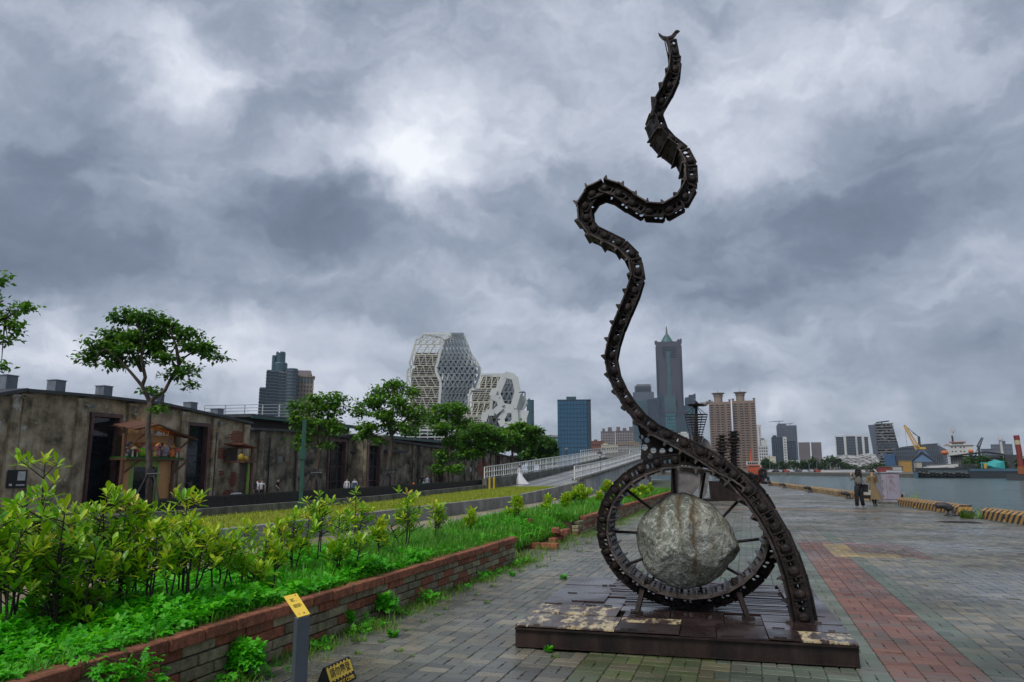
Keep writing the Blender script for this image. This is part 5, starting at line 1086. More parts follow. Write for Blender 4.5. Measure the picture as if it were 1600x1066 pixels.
def person(loc, rz, h, label, top, bot, shoe=(.6, .6, .6), arms=None, legs=None, hairlen=.0, sleeve='short', lean=(0, 0), group=None, skirt=None, hat=None, hands=False, head_tilt=0.0):
    """stands at loc, faces local -y"""
    k = h / 1.65; lx, ly = lean
    J = {'pelvis': (0, 0, .90), 'waist': (0, 0, 1.04), 'chest': (lx * .6, ly * .6, 1.24), 'neck': (lx, ly, 1.39), 'head': (lx + head_tilt * .4, ly - .01, 1.49), 'crown': (lx + head_tilt, ly - .015, 1.585)}
    sh = lambda s: (s * .155 + lx, ly, 1.34)
    ar = arms or (((-.22, .02, 1.10), (-.22, -.06, .88)), ((.22, .02, 1.10), (.22, -.06, .88)))
    lg = legs or (((-.09, -.01, .48), (-.10, .02, .07), (-.10, -.11, .03)), ((.09, -.01, .48), (.10, .02, .07), (.10, -.11, .03)))
    V = [J['pelvis'], J['waist'], J['chest'], J['neck'], J['head'], J['crown']]; R_ = [(.135, .095), (.115, .085), (.14, .095), (.048, .048), (.078, .088), (.075, .085)]; E = [(0, 1), (1, 2), (2, 3), (3, 4), (4, 5)]
    for i, s in ((0, -1), (1, 1)):
        b = len(V); V += [sh(s), ar[i][0], ar[i][1]]; w_ = Vector(ar[i][1]); d = (w_ - Vector(ar[i][0])).normalized(); V.append(tuple(w_ + d * .09)); R_ += [.052, .040, .028, (.030, .018)]; E += [(2, b), (b, b + 1), (b + 1, b + 2), (b + 2, b + 3)]
    for i, s in ((0, -1), (1, 1)):
        b = len(V); V += [(s * .085, 0, .84), lg[i][0], lg[i][1], lg[i][2]]; R_ += [.088, .058, .040, (.036, .028)]; E += [(0, b), (b, b + 1), (b + 1, b + 2), (b + 2, b + 3)]
    V = [tuple(c * k for c in v) for v in V]; R_ = [tuple(x * k for x in q) if hasattr(q, '__len__') else q * k for q in R_]
    me = skin_mesh(V, E, R_); mats = [m_skin, cloth(top), cloth(bot), cloth(shoe)]
    for m_ in mats: me.materials.append(m_)
    for p in me.polygons:
        z = p.center.z / k; x = abs(p.center.x / k - lx * .5); i = 0
        if z < .075: i = 3
        elif z < .94 and x < .19: i = 2
        elif z < 1.385 and (x < .165 or (sleeve == 'long' and z > .0) or (sleeve == 'short' and z > 1.16)): i = 1
        if i == 1 and z > 1.36 and x < .05: i = 0
        p.material_index = i
    e = empty('person', loc, rz=rz, label=label, cat='person', group=group); b_ = inst('body', me, e)
    hx, hy, hz = [c * k for c in (J['crown'][0], J['crown'][1], 1.545)]; m = MB(); m.ell((hx, hy + .018 * k, hz + .022 * k), (.092 * k, .100 * k, .092 * k), 12, 8)
    if hairlen: m.ell((hx, hy + .07 * k, hz - hairlen * .5), (.10 * k, .065 * k, hairlen * .65 + .05), 12, 8)
    m.build('hair', m_hair, e, smooth=True)
    m = MB()
    for s in (-1, 1): m.ell((hx + s * .03 * k, hy - .082 * k, hz - .03 * k), (.010 * k, .006 * k, .006 * k), 6, 4)
    m.build('eyes', m_hair, e); m = MB(); m.ell((hx, hy - .092 * k, hz - .055 * k), (.011 * k, .016 * k, .02 * k), 6, 4); m.ell((hx, hy - .083 * k, hz - .085 * k), (.022 * k, .006 * k, .006 * k), 6, 4); m.build('nose_and_mouth', m_skin, e, smooth=True)
    if hands:
        m = MB()
        for i in (0, 1):
            w_ = Vector(ar[i][1]) * k; d = (w_ - Vector(ar[i][0]) * k).normalized(); a = d.cross(Vector((0, 1, 0))); a = a.normalized() if a.length > .1 else Vector((1, 0, 0)); base = w_ + d * .10 * k; c = d.cross(a)
            for f_, l_ in ((-1.5, .055), (-.5, .068), (.5, .065), (1.5, .05)): p0 = base + c * f_ * .014 * k; m.tube([p0 - d * .03, p0 + d * l_ * .5 * k, p0 + (d * l_ + a * .015) * k], [.009 * k, .008 * k, .006 * k], 5)
            m.tube([w_ + d * .03 * k, w_ + (d * .07 - c * .035 + a * .01) * k, w_ + (d * .10 - c * .04 + a * .02) * k], [.011 * k, .009 * k, .007 * k], 5)
        m.build('fingers', m_skin, e, smooth=True)
    if skirt:
        z0, z1, r0, r1, col, sw = skirt; prof_n = 10; m = MB(); n = 20; vs = []
        for j in range(prof_n + 1):
            u = j / prof_n; rr = r0 + (r1 - r0) * u ** 1.1; z = z1 + (z0 - z1) * u
            for i in range(n): th = 2 * pi * i / n; f_ = 1 + .09 * u * sin(5 * th + 2 * u); vs.append(((rr * f_ * cos(th) + sw * u ** 1.5) * k, rr * .85 * f_ * sin(th) * k, z * k))
        m.add(vs, [(j * n + i, j * n + (i + 1) % n, (j + 1) * n + (i + 1) % n, (j + 1) * n + i) for j in range(prof_n) for i in range(n)]); m.build('skirt', cloth(col), e, smooth=True)
    return e
def bag(e, c, d, col, name='bag', strap=None):
    m = MB(); m.box(c, d, None, 0, (.85, .9)); m.box((c[0], c[1], c[2] + d[2] * .38), (d[0] * 1.05, d[1] * 1.1, d[2] * .2)); b = m.build(name, cloth(col), e)
    if strap: m = MB(); m.tube(strap, .014, 6); m.build('strap', cloth(col), b)
def walker(px, t_, label, top, bot, h=1.65, rz=0, **kw):
    s_ = ont(px, 760, t_)[0]; w_ = W(s_, t_, ZW); return person((w_.x, w_.y, ZW), rz, h, label, top, bot, group='visitors by the warehouses', **kw)
wl = ((-.1, -.16, .50), (-.1, -.04, .08), (-.1, -.16, .05)), ((.09, .10, .50), (.09, .30, .12), (.09, .22, .05))
p_ = walker(402, -31, 'visitor in white shirt with dark backpack next to the small kiosk', (.62, .66, .75), (.03, .03, .035), 1.68, rz=2.2, legs=wl); bag(p_, (0, .17, 1.18), (.28, .16, .40), (.03, .03, .04), 'backpack')
p_ = walker(409, -31, 'visitor in white shirt and black shorts walking at the right of the backpacker', (.70, .70, .74), (.02, .02, .025), 1.66, rz=.4, legs=wl); bag(p_, (.12, -.15, 1.1), (.1, .06, .3), (.02, .02, .02))
p_ = walker(434, -31.5, 'man in black t-shirt walking alone past the stained wall', (.015, .015, .018), (.05, .05, .06), 1.7, rz=1.3, legs=wl, arms=(((-.26, -.05, 1.1), (-.2, -.2, .95)), ((.24, .08, 1.1), (.25, .1, .9))))
p_ = walker(542, -31, 'woman with long hair and white shirt in front of the closed grey door', (.72, .70, .76), (.30, .32, .42), 1.6, rz=.1, hairlen=.25, sleeve='long')
p_ = walker(554, -31, 'person in white shirt holding a dark blue bag in front', (.68, .70, .78), (.35, .36, .42), 1.6, rz=.1); bag(p_, (.0, -.2, .98), (.34, .14, .4), (.03, .09, .16))
p_ = walker(646, -31, 'child in bright orange shirt near the far warehouse', (.85, .16, .03), (.7, .14, .03), 1.15, rz=.4)
p_ = walker(662, -30.5, 'small person in green shirt and red trousers beside a taller adult', (.10, .36, .28), (.5, .06, .05), 1.25, rz=-.4)
p_ = walker(668, -30.5, 'adult in blue shirt with backpack next to the child in green', (.40, .46, .68), (.12, .12, .2), 1.68, rz=.8); bag(p_, (0, .16, 1.15), (.28, .15, .4), (.03, .03, .05), 'backpack')
p_ = walker(659, -32.8, 'person in black standing behind the child in green', (.03, .03, .035), (.03, .03, .03), 1.75, rz=.2)
s_ = ont(812, 735, -17.4)[0]; w_ = W(s_, -17.4, dz(s_)); person(w_, .6, 1.5, 'bride in a wide white gown on the ramp behind the railing', (.80, .80, .82), (.8, .8, .82), sleeve='long', skirt=(.02, .98, .13, .62, (.82, .82, .84), .35))

# ================================================================ KIOSK with toys
m_wood = M('brown_wood', [(.06, .025, .012), (.13, .055, .028), (.19, .09, .05)], 3, .7, bump=.3, stretch=(6, 6, .6)); m_shing = M('red_shingle', [(.09, .025, .015), (.17, .055, .03)], 6, .8, vary=.3)
m_ply = M('orange_plywood', [(.42, .20, .07), (.55, .29, .11)], 1.2, .6, stretch=(1, 1, .3)); m_gfr = M('green_door_frame', [(.17, .27, .05), (.24, .36, .08)], 3, .6); m_turf = M('artificial_turf', [(.015, .09, .012), (.03, .16, .02)], 30, .9, bump=.8)
m_int = M('kiosk_interior', [(.04, .035, .03), (.09, .07, .05)], 3, .8); m_bulb = M('warm_lamp', [(.9, .7, .3)], 3, .4, emit=(1.0, .62, .15, 25))
TK = -32.1
def kx(px, t=TK): return fs(px, t)
k0 = kx(193); ke = empty('toy_kiosk', W(k0, TK, ZW), rz=pi / 2 - A, label='wooden kiosk with shingle roof, orange panels and a shelf of plush toys', cat='kiosk')
kl = kx(272) - k0; kz = lambda py, px=232: ont(px, py, TK)[1] - ZW; DZ = kz(717); KH = kz(682); dpt = .85
for x in (0, kl):
    m = MB(); m.tube([(x, 0, 0), (x + .02, 0, KH * .5), (x, 0, KH + .1)], .11, 8); m.build('post', m_wood, ke)
m = MB(); m.b2(-.05, kl + .7, -.30, dpt, DZ - .08, DZ); m.build('deck', m_wood, ke)
m = MB(); m.b2(-.02, kl + .6, -.28, dpt, DZ + .002, DZ + .10); m.build('turf', m_turf, ke)
m = MB(); m.b2(.15, kl, .76, .80, DZ, KH); m.build('back_panel', m_int, ke)
for a, b, mt, nm in ((.12, .62, m_ply, 'side_panel'), (.62, .95, m_gfr, 'door_frame'), (kl * .72, kl * .76, m_gfr, 'door_frame'), (kl * .76, kl - .08, m_ply, 'side_panel')):
    m = MB(); m.b2(a, b, .1, .22, .05, DZ - .09); m.build(nm, mt, ke)
m = MB(); m.b2(.95, kl * .72, .3, .34, .05, DZ - .3); m.build('door', m_pane, ke); m = MB(); m.b2(.95, kl * .72, .12, .20, DZ - .45, DZ - .09); m.build('lintel', m_gfr, ke)
m = MB(); m.b2(0, kl, -.02, .08, KH - .35, KH); m.b2(0, kl, -.02, .08, KH - .02, KH + .08); m.build('header', m_ply, ke)
xr = kl * .42; za, zr, zb = kz(675), kz(666), kz(683)
for (xa, z_a, xb_, z_b) in ((.0, za, xr, zr), (xr, zr, kl + 1.0, zb - .1)):
    n = 6; rf = MB(); rf.add([(xa, -.8, z_a), (xb_, -.8, z_b), (xb_, dpt, z_b + .3), (xa, dpt, z_a + .3), (xa, -.8, z_a + .06), (xb_, -.8, z_b + .06), (xb_, dpt, z_b + .36), (xa, dpt, z_a + .36)], [(0, 3, 2, 1), (4, 5, 6, 7), (0, 1, 5, 4), (1, 2, 6, 5), (2, 3, 7, 6), (3, 0, 4, 7)]); ro = rf.build('roof', m_wood, ke)
    m = MB()
    for r_ in range(4):
        for k_ in range(14):
            u = (k_ + (r_ % 2) * .5) / 14; x = xa + (xb_ - xa) * u; y = -.8 + r_ * .46; m.box((x, y + .2, z_a + (z_b - z_a) * u + .08 + (y + .8) * .13), ((xb_ - xa) / 14 - .02, .5, .03))
    m.build('shingles', m_shing, ro, kind='stuff')
for a, b in (((0, 0, KH - .9), (.8, -.6, KH + .1)), ((kl, 0, KH - .9), (kl + .9, -.5, KH)), ((0, 0, DZ - .9), (.9, -.3, DZ - .1)), ((kl, 0, DZ - .9), (kl + .8, -.3, DZ - .1))):
    m = MB(); m.bar(a, b, .09); m.build('brace', m_wood, ke)
m = MB(); m.ell((kl * .68, .5, KH - .12), (.14, .14, .08), 10, 6); m.build('lamp', m_bulb, ke)
def onk(x, y=.2): return W(k0, TK, ZW) + Vector((cos(pi / 2 - A) * x - sin(pi / 2 - A) * y, sin(pi / 2 - A) * x + cos(pi / 2 - A) * y, DZ + .102))
def toy(x, y, s, col, label, ears=1, col2=None):
    e = empty('plush_animal', onk(x, y), rz=pi / 2 - A, label=label, cat='plush toy', group='plush toys on the kiosk shelf'); c = cloth(col); c2 = cloth(col2 or tuple(min(1, q * 1.4) for q in col)); m = MB(); m.ell((0, 0, .34 * s), (.24 * s, .2 * s, .34 * s), 10, 7)
    m.ell((-.2 * s, -.1 * s, .08 * s), (.1 * s, .18 * s, .08 * s), 8, 5); m.ell((.2 * s, -.1 * s, .08 * s), (.1 * s, .18 * s, .08 * s), 8, 5); m.tube([(-.2 * s, 0, .5 * s), (-.36 * s, -.1 * s, .35 * s)], [.07 * s, .05 * s], 6); m.tube([(.2 * s, 0, .5 * s), (.36 * s, -.1 * s, .4 * s)], [.07 * s, .05 * s], 6); m.build('body', c2, e, smooth=True)
    m = MB(); m.ell((0, -.02 * s, .82 * s), (.21 * s, .19 * s, .2 * s), 10, 7); m.ell((0, -.2 * s, .77 * s), (.09 * s, .08 * s, .07 * s), 8, 5)
    for q in (-1, 1): m.ell((q * .15 * s, 0, (1.0 + .06 * ears) * s), (.06 * s, .04 * s, .08 * ears * s), 8, 5)
    m.build('head', c, e, smooth=True)
for x, y, s, col, lab, ears, c2 in ((1.0, .35, .85, (.12, .12, .13), 'dark plush animal at the left end of the kiosk shelf', 1, (.3, .3, .3)), (2.7, .4, 1.0, (.72, .30, .34), 'pink plush animal just behind the tree trunk', 2.2, (.75, .5, .5)), (3.65, .3, 1.05, (.75, .38, .12), 'orange horned plush giraffe in pink clothes', 1.6, (.62, .2, .25)), (4.35, .4, .85, (.45, .32, .42), 'small mauve plush animal left of the wolf', 1, None),
                                (4.95, .2, 1.2, (.32, .27, .32), 'tall grey plush wolf with pointed ears', 2, (.40, .36, .40)), (5.3, -.05, .75, (.50, .28, .12), 'brown plush animal in an orange vest at the right end', 1, (.75, .22, .08)), (3.2, -.1, .5, (.50, .38, .10), 'tiny yellow plush animal at the front edge', 1, None)):
    toy(x * kl / 5.6, y, s, col, lab, ears, c2)
for x, s, col, lab in ((.75, .62, (.55, .38, .22), 'tan-capped toy mushroom at the left of the shelf'), (1.25, .42, (.62, .10, .10), 'small red-capped toy mushroom near the green ball'), (5.75, .6, (.60, .18, .12), 'red-capped toy mushroom at the right end of the shelf')):
    e = empty('toy_mushroom', onk(x * kl / 5.6, -.15), label=lab, cat='toy mushroom', group='toy mushrooms on the kiosk shelf'); m = MB(); m.lathe([(.10 * s, 0), (.07 * s, .5 * s), (.09 * s, .7 * s)], 8); m.build('stem', cloth((.7, .68, .6)), e); m = MB(); m.lathe([(.42 * s, .62 * s), (.36 * s, .78 * s), (.2 * s, .92 * s), (.02, .98 * s)], 10); m.build('cap', cloth(col), e, smooth=True)
for x, r_, c, lab in ((1.75, .26, (.22, .48, .02), 'lime green ball on the kiosk shelf'), (2.15, .2, (.04, .32, .24), 'teal ball partly behind the tree trunk on the kiosk shelf')):
    m = MB(); m.ell((0, 0, r_), (r_, r_, r_), 16, 10); o = m.build('ball', cloth(c), None, smooth=True, loc=onk(x * kl / 5.6, -.1)); tag(o, lab, 'ball')
# small second kiosk at the corner between the first two warehouses
k1 = kx(379); e = empty('small_kiosk', W(k1, TK, ZW), rz=pi / 2 - A, label='small kiosk with reddish roof and green door at the warehouse corner', cat='kiosk'); l2 = kx(395) - k1; z1 = ont(388, 723, TK)[1] - ZW; z2 = ont(388, 700, TK)[1] - ZW
m = MB(); m.b2(0, l2, .1, .2, 0, z1); m.build('back_panel', m_int, e); m = MB(); m.b2(l2 * .62, l2 * .82, -.02, .08, 0, z1); m.build('door_frame', m_gfr, e)
for x in (l2,): m = MB(); m.tube([(x, 0, 0), (x, 0, z2)], .1, 8); m.build('post', m_wood, e)
m = MB(); m.b2(-.1, l2 + .1, -.3, 1.4, z1, z1 + .1); m.build('deck', m_wood, e); m = MB(); m.b2(0, l2, 1.2, 1.3, z1, z2); m.build('back_panel', m_int, e)
m = MB(); m.prism([(-.1, z2 + .2), (l2 + .35, z2 - .02), (l2 + .35, z2 + .07), (-.1, z2 + .30)], -.1, 1.4, axis=1); m.build('roof', m_shing, e)
m = MB(); m.ell((l2 * .3, .3, z1 + .35), (.25, .2, .25), 8, 6); m.ell((l2 * .6, .2, z1 + .28), (.2, .2, .2), 8, 6); m.build('display', cloth((.55, .38, .05)), e)
# ================================================================ CITY BEHIND
def mm2(name, c, r=.55, **kw): return M(name, [tuple(x * .85 for x in c), tuple(min(1, x * 1.12) for x in c)], .06, r, jit=False, **kw)
m_gblue = mm2('blue_glass', (.012, .085, .16), .12, spec=.8); m_gteal = mm2('teal_glass', (.035, .085, .10), .2, spec=.7); m_gdark = mm2('dark_blue_glass', (.018, .035, .055), .18, spec=.7); m_teal2 = mm2('bright_teal_glass', (.03, .17, .19), .15, spec=.7)
m_cbl = mm2('blue_grey_cladding', (.085, .105, .14)); m_cgr = mm2('grey_cladding', (.16, .165, .17)); m_cbei = mm2('beige_tile', (.25, .20, .155)); m_cpk = mm2('pinkish_tile', (.22, .155, .12)); m_ccr = mm2('cream_wall', (.50, .47, .36)); m_cwh = mm2('white_wall', (.52, .53, .52))
m_cdk = mm2('dark_panel', (.045, .05, .055)); m_mul = mm2('mullion', (.03, .05, .07)); m_crd = mm2('red_brown_wall', (.20, .085, .06)); m_cmau = mm2('mauve_tile', (.15, .125, .13)); m_dome = mm2('green_copper', (.035, .12, .11)); m_trim = mm2('pale_trim', (.30, .30, .29)); m_wdk = mm2('small_window_glass', (.03, .04, .05), .15)
def site(px0, px1, Y, label, name='high_rise', cat='building', rot=0.0, group=None):
    a, b = at(px0, 734, Y), at(px1, 734, Y); c = (a + b) / 2; c.z = ZW; e = empty(name, c, rz=-atan2(c.x, c.y) + rot, label=label, cat=cat, group=group); return e, (b.x - a.x) * cos(atan2(c.x, c.y)) * 1.0
def zpx(py, Y, px=None): return at(px if px is not None else 800, py, Y).z - ZW
def grid(e, x0, x1, y, z0, z1, cols, rows, mat, fw=.6, fh=.55, proud=.15, name='windows', parent=None, stuff=True):
    m = MB(); cw, rh = (x1 - x0) / cols, (z1 - z0) / rows
    for i in range(cols):
        for j in range(rows): cx = x0 + cw * (i + .5); cz = z0 + rh * (j + .5); m.b2(cx - cw * fw / 2, cx + cw * fw / 2, y - proud, y + .05, cz - rh * fh / 2, cz + rh * fh / 2)
    return m.build(name, mat, parent or e, fix=False, kind='stuff')
def bands(e, x0, x1, y0, y1, z0, z1, rows, mat, h=.3, name='floor_bands', proud=.25):
    m = MB(); rh = (z1 - z0) / rows
    for j in range(rows): z = z0 + rh * j; m.b2(x0 - proud, x1 + proud, y0 - proud, y1 + proud, z, z + rh * h)
    return m.build(name, mat, e, fix=False, kind='stuff')
def boxp(e, x0, x1, y0, y1, z0, z1, mat, name='wall'): m = MB(); m.b2(x0, x1, y0, y1, z0, z1); return m.build(name, mat, e, fix=False)
def mast(e, x, y, z0, z1, r=.3, mat=None, name='mast'): m = MB(); m.tube([(x, y, z0), (x, y, z1)], [r, r * .3], 6); return m.build(name, mat or m_cdk, e)
def px2x(e, px, Y):    # local x of a picture column on the building's front plane
    c = e.location; d = ray(px, 734); a = -e.rotation_euler[2]; n = Vector((sin(a), cos(a))); k = (c.x * n.x + c.y * n.y) / (d.x * n.x + d.y * n.y); p = Vector((d.x * k - c.x, d.y * k - c.y)); return p.x * cos(a) - p.y * sin(a)
# --- blue glass slab
Y = 430; e, w_ = site(872, 925, Y, 'plain deep blue glass office block right of the dark tree'); zt = zpx(626, Y, 898); x0, x1 = -w_ / 2, w_ / 2
boxp(e, x0, x1 - 2.2, 0, 16, 0, zt, m_gdark, 'core'); nr, ncx = 17, 9; pm_ = MB(); cw = (x1 - 2.4 - x0) / ncx; rh = zt / nr
pane_me = MB(); pane_me.box((0, 0, 0), (cw - .22, .2, rh - .28)); PME = pane_me.mesh('pane', m_gblue)
for i in range(ncx):
    for j in range(nr): inst('pane', PME, e, (x0 + cw * (i + .5), -.1, rh * (j + .5)), (random.gauss(0, .004), 0, random.gauss(0, .006)))
boxp(e, x1 - 2.2, x1, 0.1, 16, 0, zt - .3, m_mul, 'side_strip'); boxp(e, x0 - .1, x1 + .1, -.3, 16.2, zt, zt + .6, m_mul, 'parapet'); boxp(e, x0 + 5.2, x0 + 11, 3, 10, zt + .6, zt + 2.6, m_gteal, 'roof_box')
# --- residential towers, left
Y = 420; e, w_ = site(398, 458, Y, 'teal glass residential tower with curved balconies and round crown'); X = lambda px: px2x(e, px, Y)
for a, b, y, d0, rows in ((398, 411, 605, 4, 24), (408, 430, 578, 2, 30), (428, 444, 580, 1, 30)):
    z = zpx(y, Y, a); boxp(e, X(a), X(b), d0, 16, 0, z, m_cbl if a != 428 else m_cgr, 'wall'); bands(e, X(a), X(b), d0, 16, 6, z, rows, m_gdark, .45, 'balcony_bands'); grid(e, X(a), X(b), d0 - .3, 6, z, 3, rows, m_gteal, .5, .4, .3)
z = zpx(575, Y, 440); m = MB(); xc = X(449); r_ = (X(458) - X(440)) / 2; m.lathe([(r_, 0), (r_, z)], 20, (xc, r_ - 1, 0)); m.build('round_bay', m_gteal, e, smooth=False); m = MB()
for j in range(28): zz = z * (.12 + .88 * j / 28); m.lathe([(r_ + .35, zz), (r_ + .35, zz + .9)], 20, (xc, r_ - 1, 0))
m.build('balcony_bands', m_cbl, e, fix=False, kind='stuff')
for a, b, y0, y1 in ((415, 422, 590, 555), (421, 437, 590, 549), (418, 441, 590, 566)): m = MB(); r_ = (X(b) - X(a)) / 2; m.lathe([(r_, zpx(y0, Y, a)), (r_, zpx(y1, Y, a)), (r_ * .9, zpx(y1, Y, a) + .6)], 18, ((X(a) + X(b)) / 2, 6 + r_ * .3, 0)); m.build('crown_drum', m_gteal, e)
mast(e, X(427), 6, zpx(549, Y, 427), zpx(545, Y, 427), .2)
Y = 430; e, w_ = site(456, 484, Y, 'beige stone apartment tower with mansard roof behind the teal one'); z = zpx(589, Y, 470); boxp(e, -w_ / 2, w_ / 2, 0, 14, 0, z, m_cbei); grid(e, -w_ / 2 + .6, w_ / 2 - .6, 0, 8, z - 4.6, 5, 18, m_wdk, .4, .5); grid(e, -w_ / 2 + .6, w_ / 2 - .6, 0, z - 4, z - .4, 5, 1, m_gteal, .6, .85, .25, 'arched_windows')
m = MB(); m.box((0, 7, z + .3), (w_ + 1.2, 15, .7)); m.build('cornice', m_cbei, e); m = MB(); m.box((-.6, 7, z + 2.3), (w_ - .8, 13, 3.4), top=.82); m.build('roof', m_cmau, e); m = MB(); m.tube([(2.4, 0, z + 1.6), (2.4, .4, z + 1.6)], 1.0, 12); m.build('dormer', m_cbei, e)
# --- small blocks
Y = 500; e, w_ = site(823, 835, Y, 'grey blue rounded tower edge showing right of the white lattice building'); m = MB(); m.lathe([(w_ / 2, 0), (w_ / 2, zpx(626, Y, 829))], 18, (0, w_ / 2, 0)); m.build('wall', m_gteal, e); m = MB(); [m.lathe([(w_ / 2 + .08, zpx(626, Y, 829) * k / 6), (w_ / 2 + .08, zpx(626, Y, 829) * k / 6 + .5)], 18, (0, w_ / 2, 0)) for k in range(2, 7)]; m.build('floor_bands', m_mul, e)
m = MB(); m.b2(-w_ * .3, 0, 2, 5, zpx(626, Y, 829), zpx(626, Y, 829) + 1.6); m.build('roof_box', m_cgr, e)
Y = 480; e, w_ = site(846, 873, Y, 'low grey office block with pale horizontal bands beside the blue glass block', 'office_block'); z = zpx(683, Y, 860); boxp(e, -w_ / 2, w_ / 2, 0, 14, 0, z, m_gteal); bands(e, -w_ / 2, w_ / 2, 0, 14, 4, z, 8, m_trim, .5, 'floor_bands', .15); boxp(e, -w_ / 2, w_ / 2, 0, 14, z, z + 1.2, m_trim, 'parapet')
def block(px0, px1, y, Y, mat, label, cols, rows, wm=None, fw=.55, fh=.5, name='apartment_block', depth=14, roofbox=(), par=True, parts=None, cat='building', group=None):
    e, w_ = site(px0, px1, Y, label, name, cat, group=group); z = zpx(y, Y, (px0 + px1) / 2); boxp(e, -w_ / 2, w_ / 2, 0, depth, 0, z, mat); grid(e, -w_ / 2 + w_ * .03, w_ / 2 - w_ * .03, 0, z * .05, z * .97, cols, rows, wm or m_wdk, fw, fh)
    if par: boxp(e, -w_ / 2 - .15, w_ / 2 + .15, -.2, depth + .2, z, z + max(.4, z * .015), mat, 'parapet')
    for (u0, u1, hz) in roofbox: boxp(e, -w_ / 2 + w_ * u0, -w_ / 2 + w_ * u1, depth * .2, depth * .8, z + .01, z + hz, mat, 'roof_box')
    return e, w_, z
block(925, 944, 690, 520, m_crd, 'small red brown building just right of the blue glass block', 5, 6, roofbox=((.2, .5, 1.5),))
block(940, 962, 675, 620, m_cmau, 'mauve apartment block, left of a jagged pair, left of the snake', 5, 14, m_trim, roofbox=((.1, .3, 3), (.5, .8, 4)))
block(963, 992, 674, 640, m_cmau, 'mauve apartment block, right of a jagged pair, behind the snake', 7, 14, m_trim, roofbox=((.05, .25, 4), (.4, .6, 3), (.75, .95, 4)))
block(940, 966, 696, 470, m_ccr, 'low cream building before the mauve pair, at the left', 7, 5, roofbox=((.1, .4, 1.2),))
block(966, 1000, 692, 480, m_cbei, 'low beige building before the mauve pair, at the right', 9, 6, roofbox=((.6, .8, 1.5),))
block(1054, 1078, 678, 520, m_cwh, 'white low building peeking over the tail of the sculpture', 4, 4, roofbox=((.5, .9, 1.5),))
# --- very tall tower
Y = 1500; e, w_ = site(990, 1094, Y, 'very tall dark skyscraper with green cone top fading into cloud', 'skyscraper'); X = lambda px: px2x(e, px, Y); Z = lambda y: zpx(y, Y, 1050)
m_sk = mm2('skyscraper_stone', (.045, .048, .072)); m_skb = mm2('skyscraper_blue', (.025, .050, .080), .3)
sx0, sx1 = X(1030.5), X(1073)
boxp(e, sx0, sx1, 10, 60, Z(640), Z(540), m_skb, 'shaft'); boxp(e, sx0 + 5, X(1046.5), 8, 20, Z(630), Z(560), m_sk, 'stone_panel'); boxp(e, X(1055), sx1 - 4, 8, 20, Z(640), Z(560), m_sk, 'stone_panel'); boxp(e, X(1047), X(1054.5), 7, 20, Z(640), Z(548), m_gteal, 'glass_strip')
boxp(e, sx0 + 1, sx1 - 1, 9, 60, Z(560), Z(533), m_sk, 'upper_shaft')
for k in range(5): boxp(e, sx0 + 14, sx1 - 12, 7.5, 9, Z(541 + k * 4), Z(543 + k * 4), m_gdark, 'window_band')
for a, b, y in ((1029.5, 1034, 531), (1035, 1040, 534), (1066, 1070, 530), (1070.5, 1073.5, 529), (1059, 1063, 533)): boxp(e, X(a), X(b), 10, 30, Z(535), Z(y), m_sk, 'turret')
m = MB(); xc = X(1049.5); m.lathe([((X(1061) - X(1038)) / 2, Z(533)), ((X(1058) - X(1041)) / 2, Z(528)), ((X(1053) - X(1046)) / 2, Z(520)), (1, Z(518.5))], 12, (xc, 30, 0)); m.build('cone_roof', m_dome, e); mast(e, xc, 30, Z(519), Z(506), 2.6, m_cgr, 'spire')
bands(e, sx0 + 3, sx1 - 3, 9, 60, Z(634), Z(562), 40, m_gdark, .35, 'floor_bands', .6)
for a, b, y, mt in ((1019, 1034, 622, m_skb), (1031, 1043, 616, m_skb), (1042, 1060, 619, m_gteal), (1058, 1077, 634, m_skb), (1075, 1082, 622, m_skb), (1081, 1092, 618, m_skb), (1024, 1094, 640, m_skb)):
    boxp(e, X(a), X(b), random.uniform(-8, 5), 50, 0, Z(y), mt, 'wing')
for a, b, y0, y1 in ((1020, 1030, 628, 640), (1043, 1058, 646, 678), (1044, 1052, 664, 676), (1022, 1030, 652, 690), (1078, 1090, 640, 652)): grid(e, X(a), X(b), -8.5, Z(y1), Z(y0), 5, 6, m_teal2, .7, .6, 1)
for y in (642, 645): boxp(e, X(1022), X(1078), -9, -8, Z(y + .8), Z(y), m_sk, 'stone_band')
m = MB(); m.prism([(X(1081), Z(619)), (X(1092), Z(619)), (X(1091.5), Z(615.5)), (X(1088), Z(617.5))], 0, 30, axis=1); m.build('slanted_top', m_sk, e)
Y = 1250; e, w_ = site(990, 1029, Y, 'stepped blue grey glass tower left of the very tall skyscraper'); X = lambda px: px2x(e, px, Y); Z = lambda y: zpx(y, Y, 1010)
for a, b, y, mt, d in ((990, 1028, 622, m_cbl, 6), (992, 1026, 612, m_cbl, 8), (995, 1022, 602, m_cbl, 10), (998, 1021, 599, m_cgr, 14), (1015, 1030, 624, m_gdark, 2)): boxp(e, X(a), X(b), d, 50, 0, Z(y), mt, 'wall')
grid(e, X(991), X(1014), 4.5, Z(690), Z(624), 8, 20, m_teal2, .5, .45, .8); grid(e, X(997), X(1020), 9, Z(612), Z(603), 7, 3, m_gdark, .6, .6, .8)
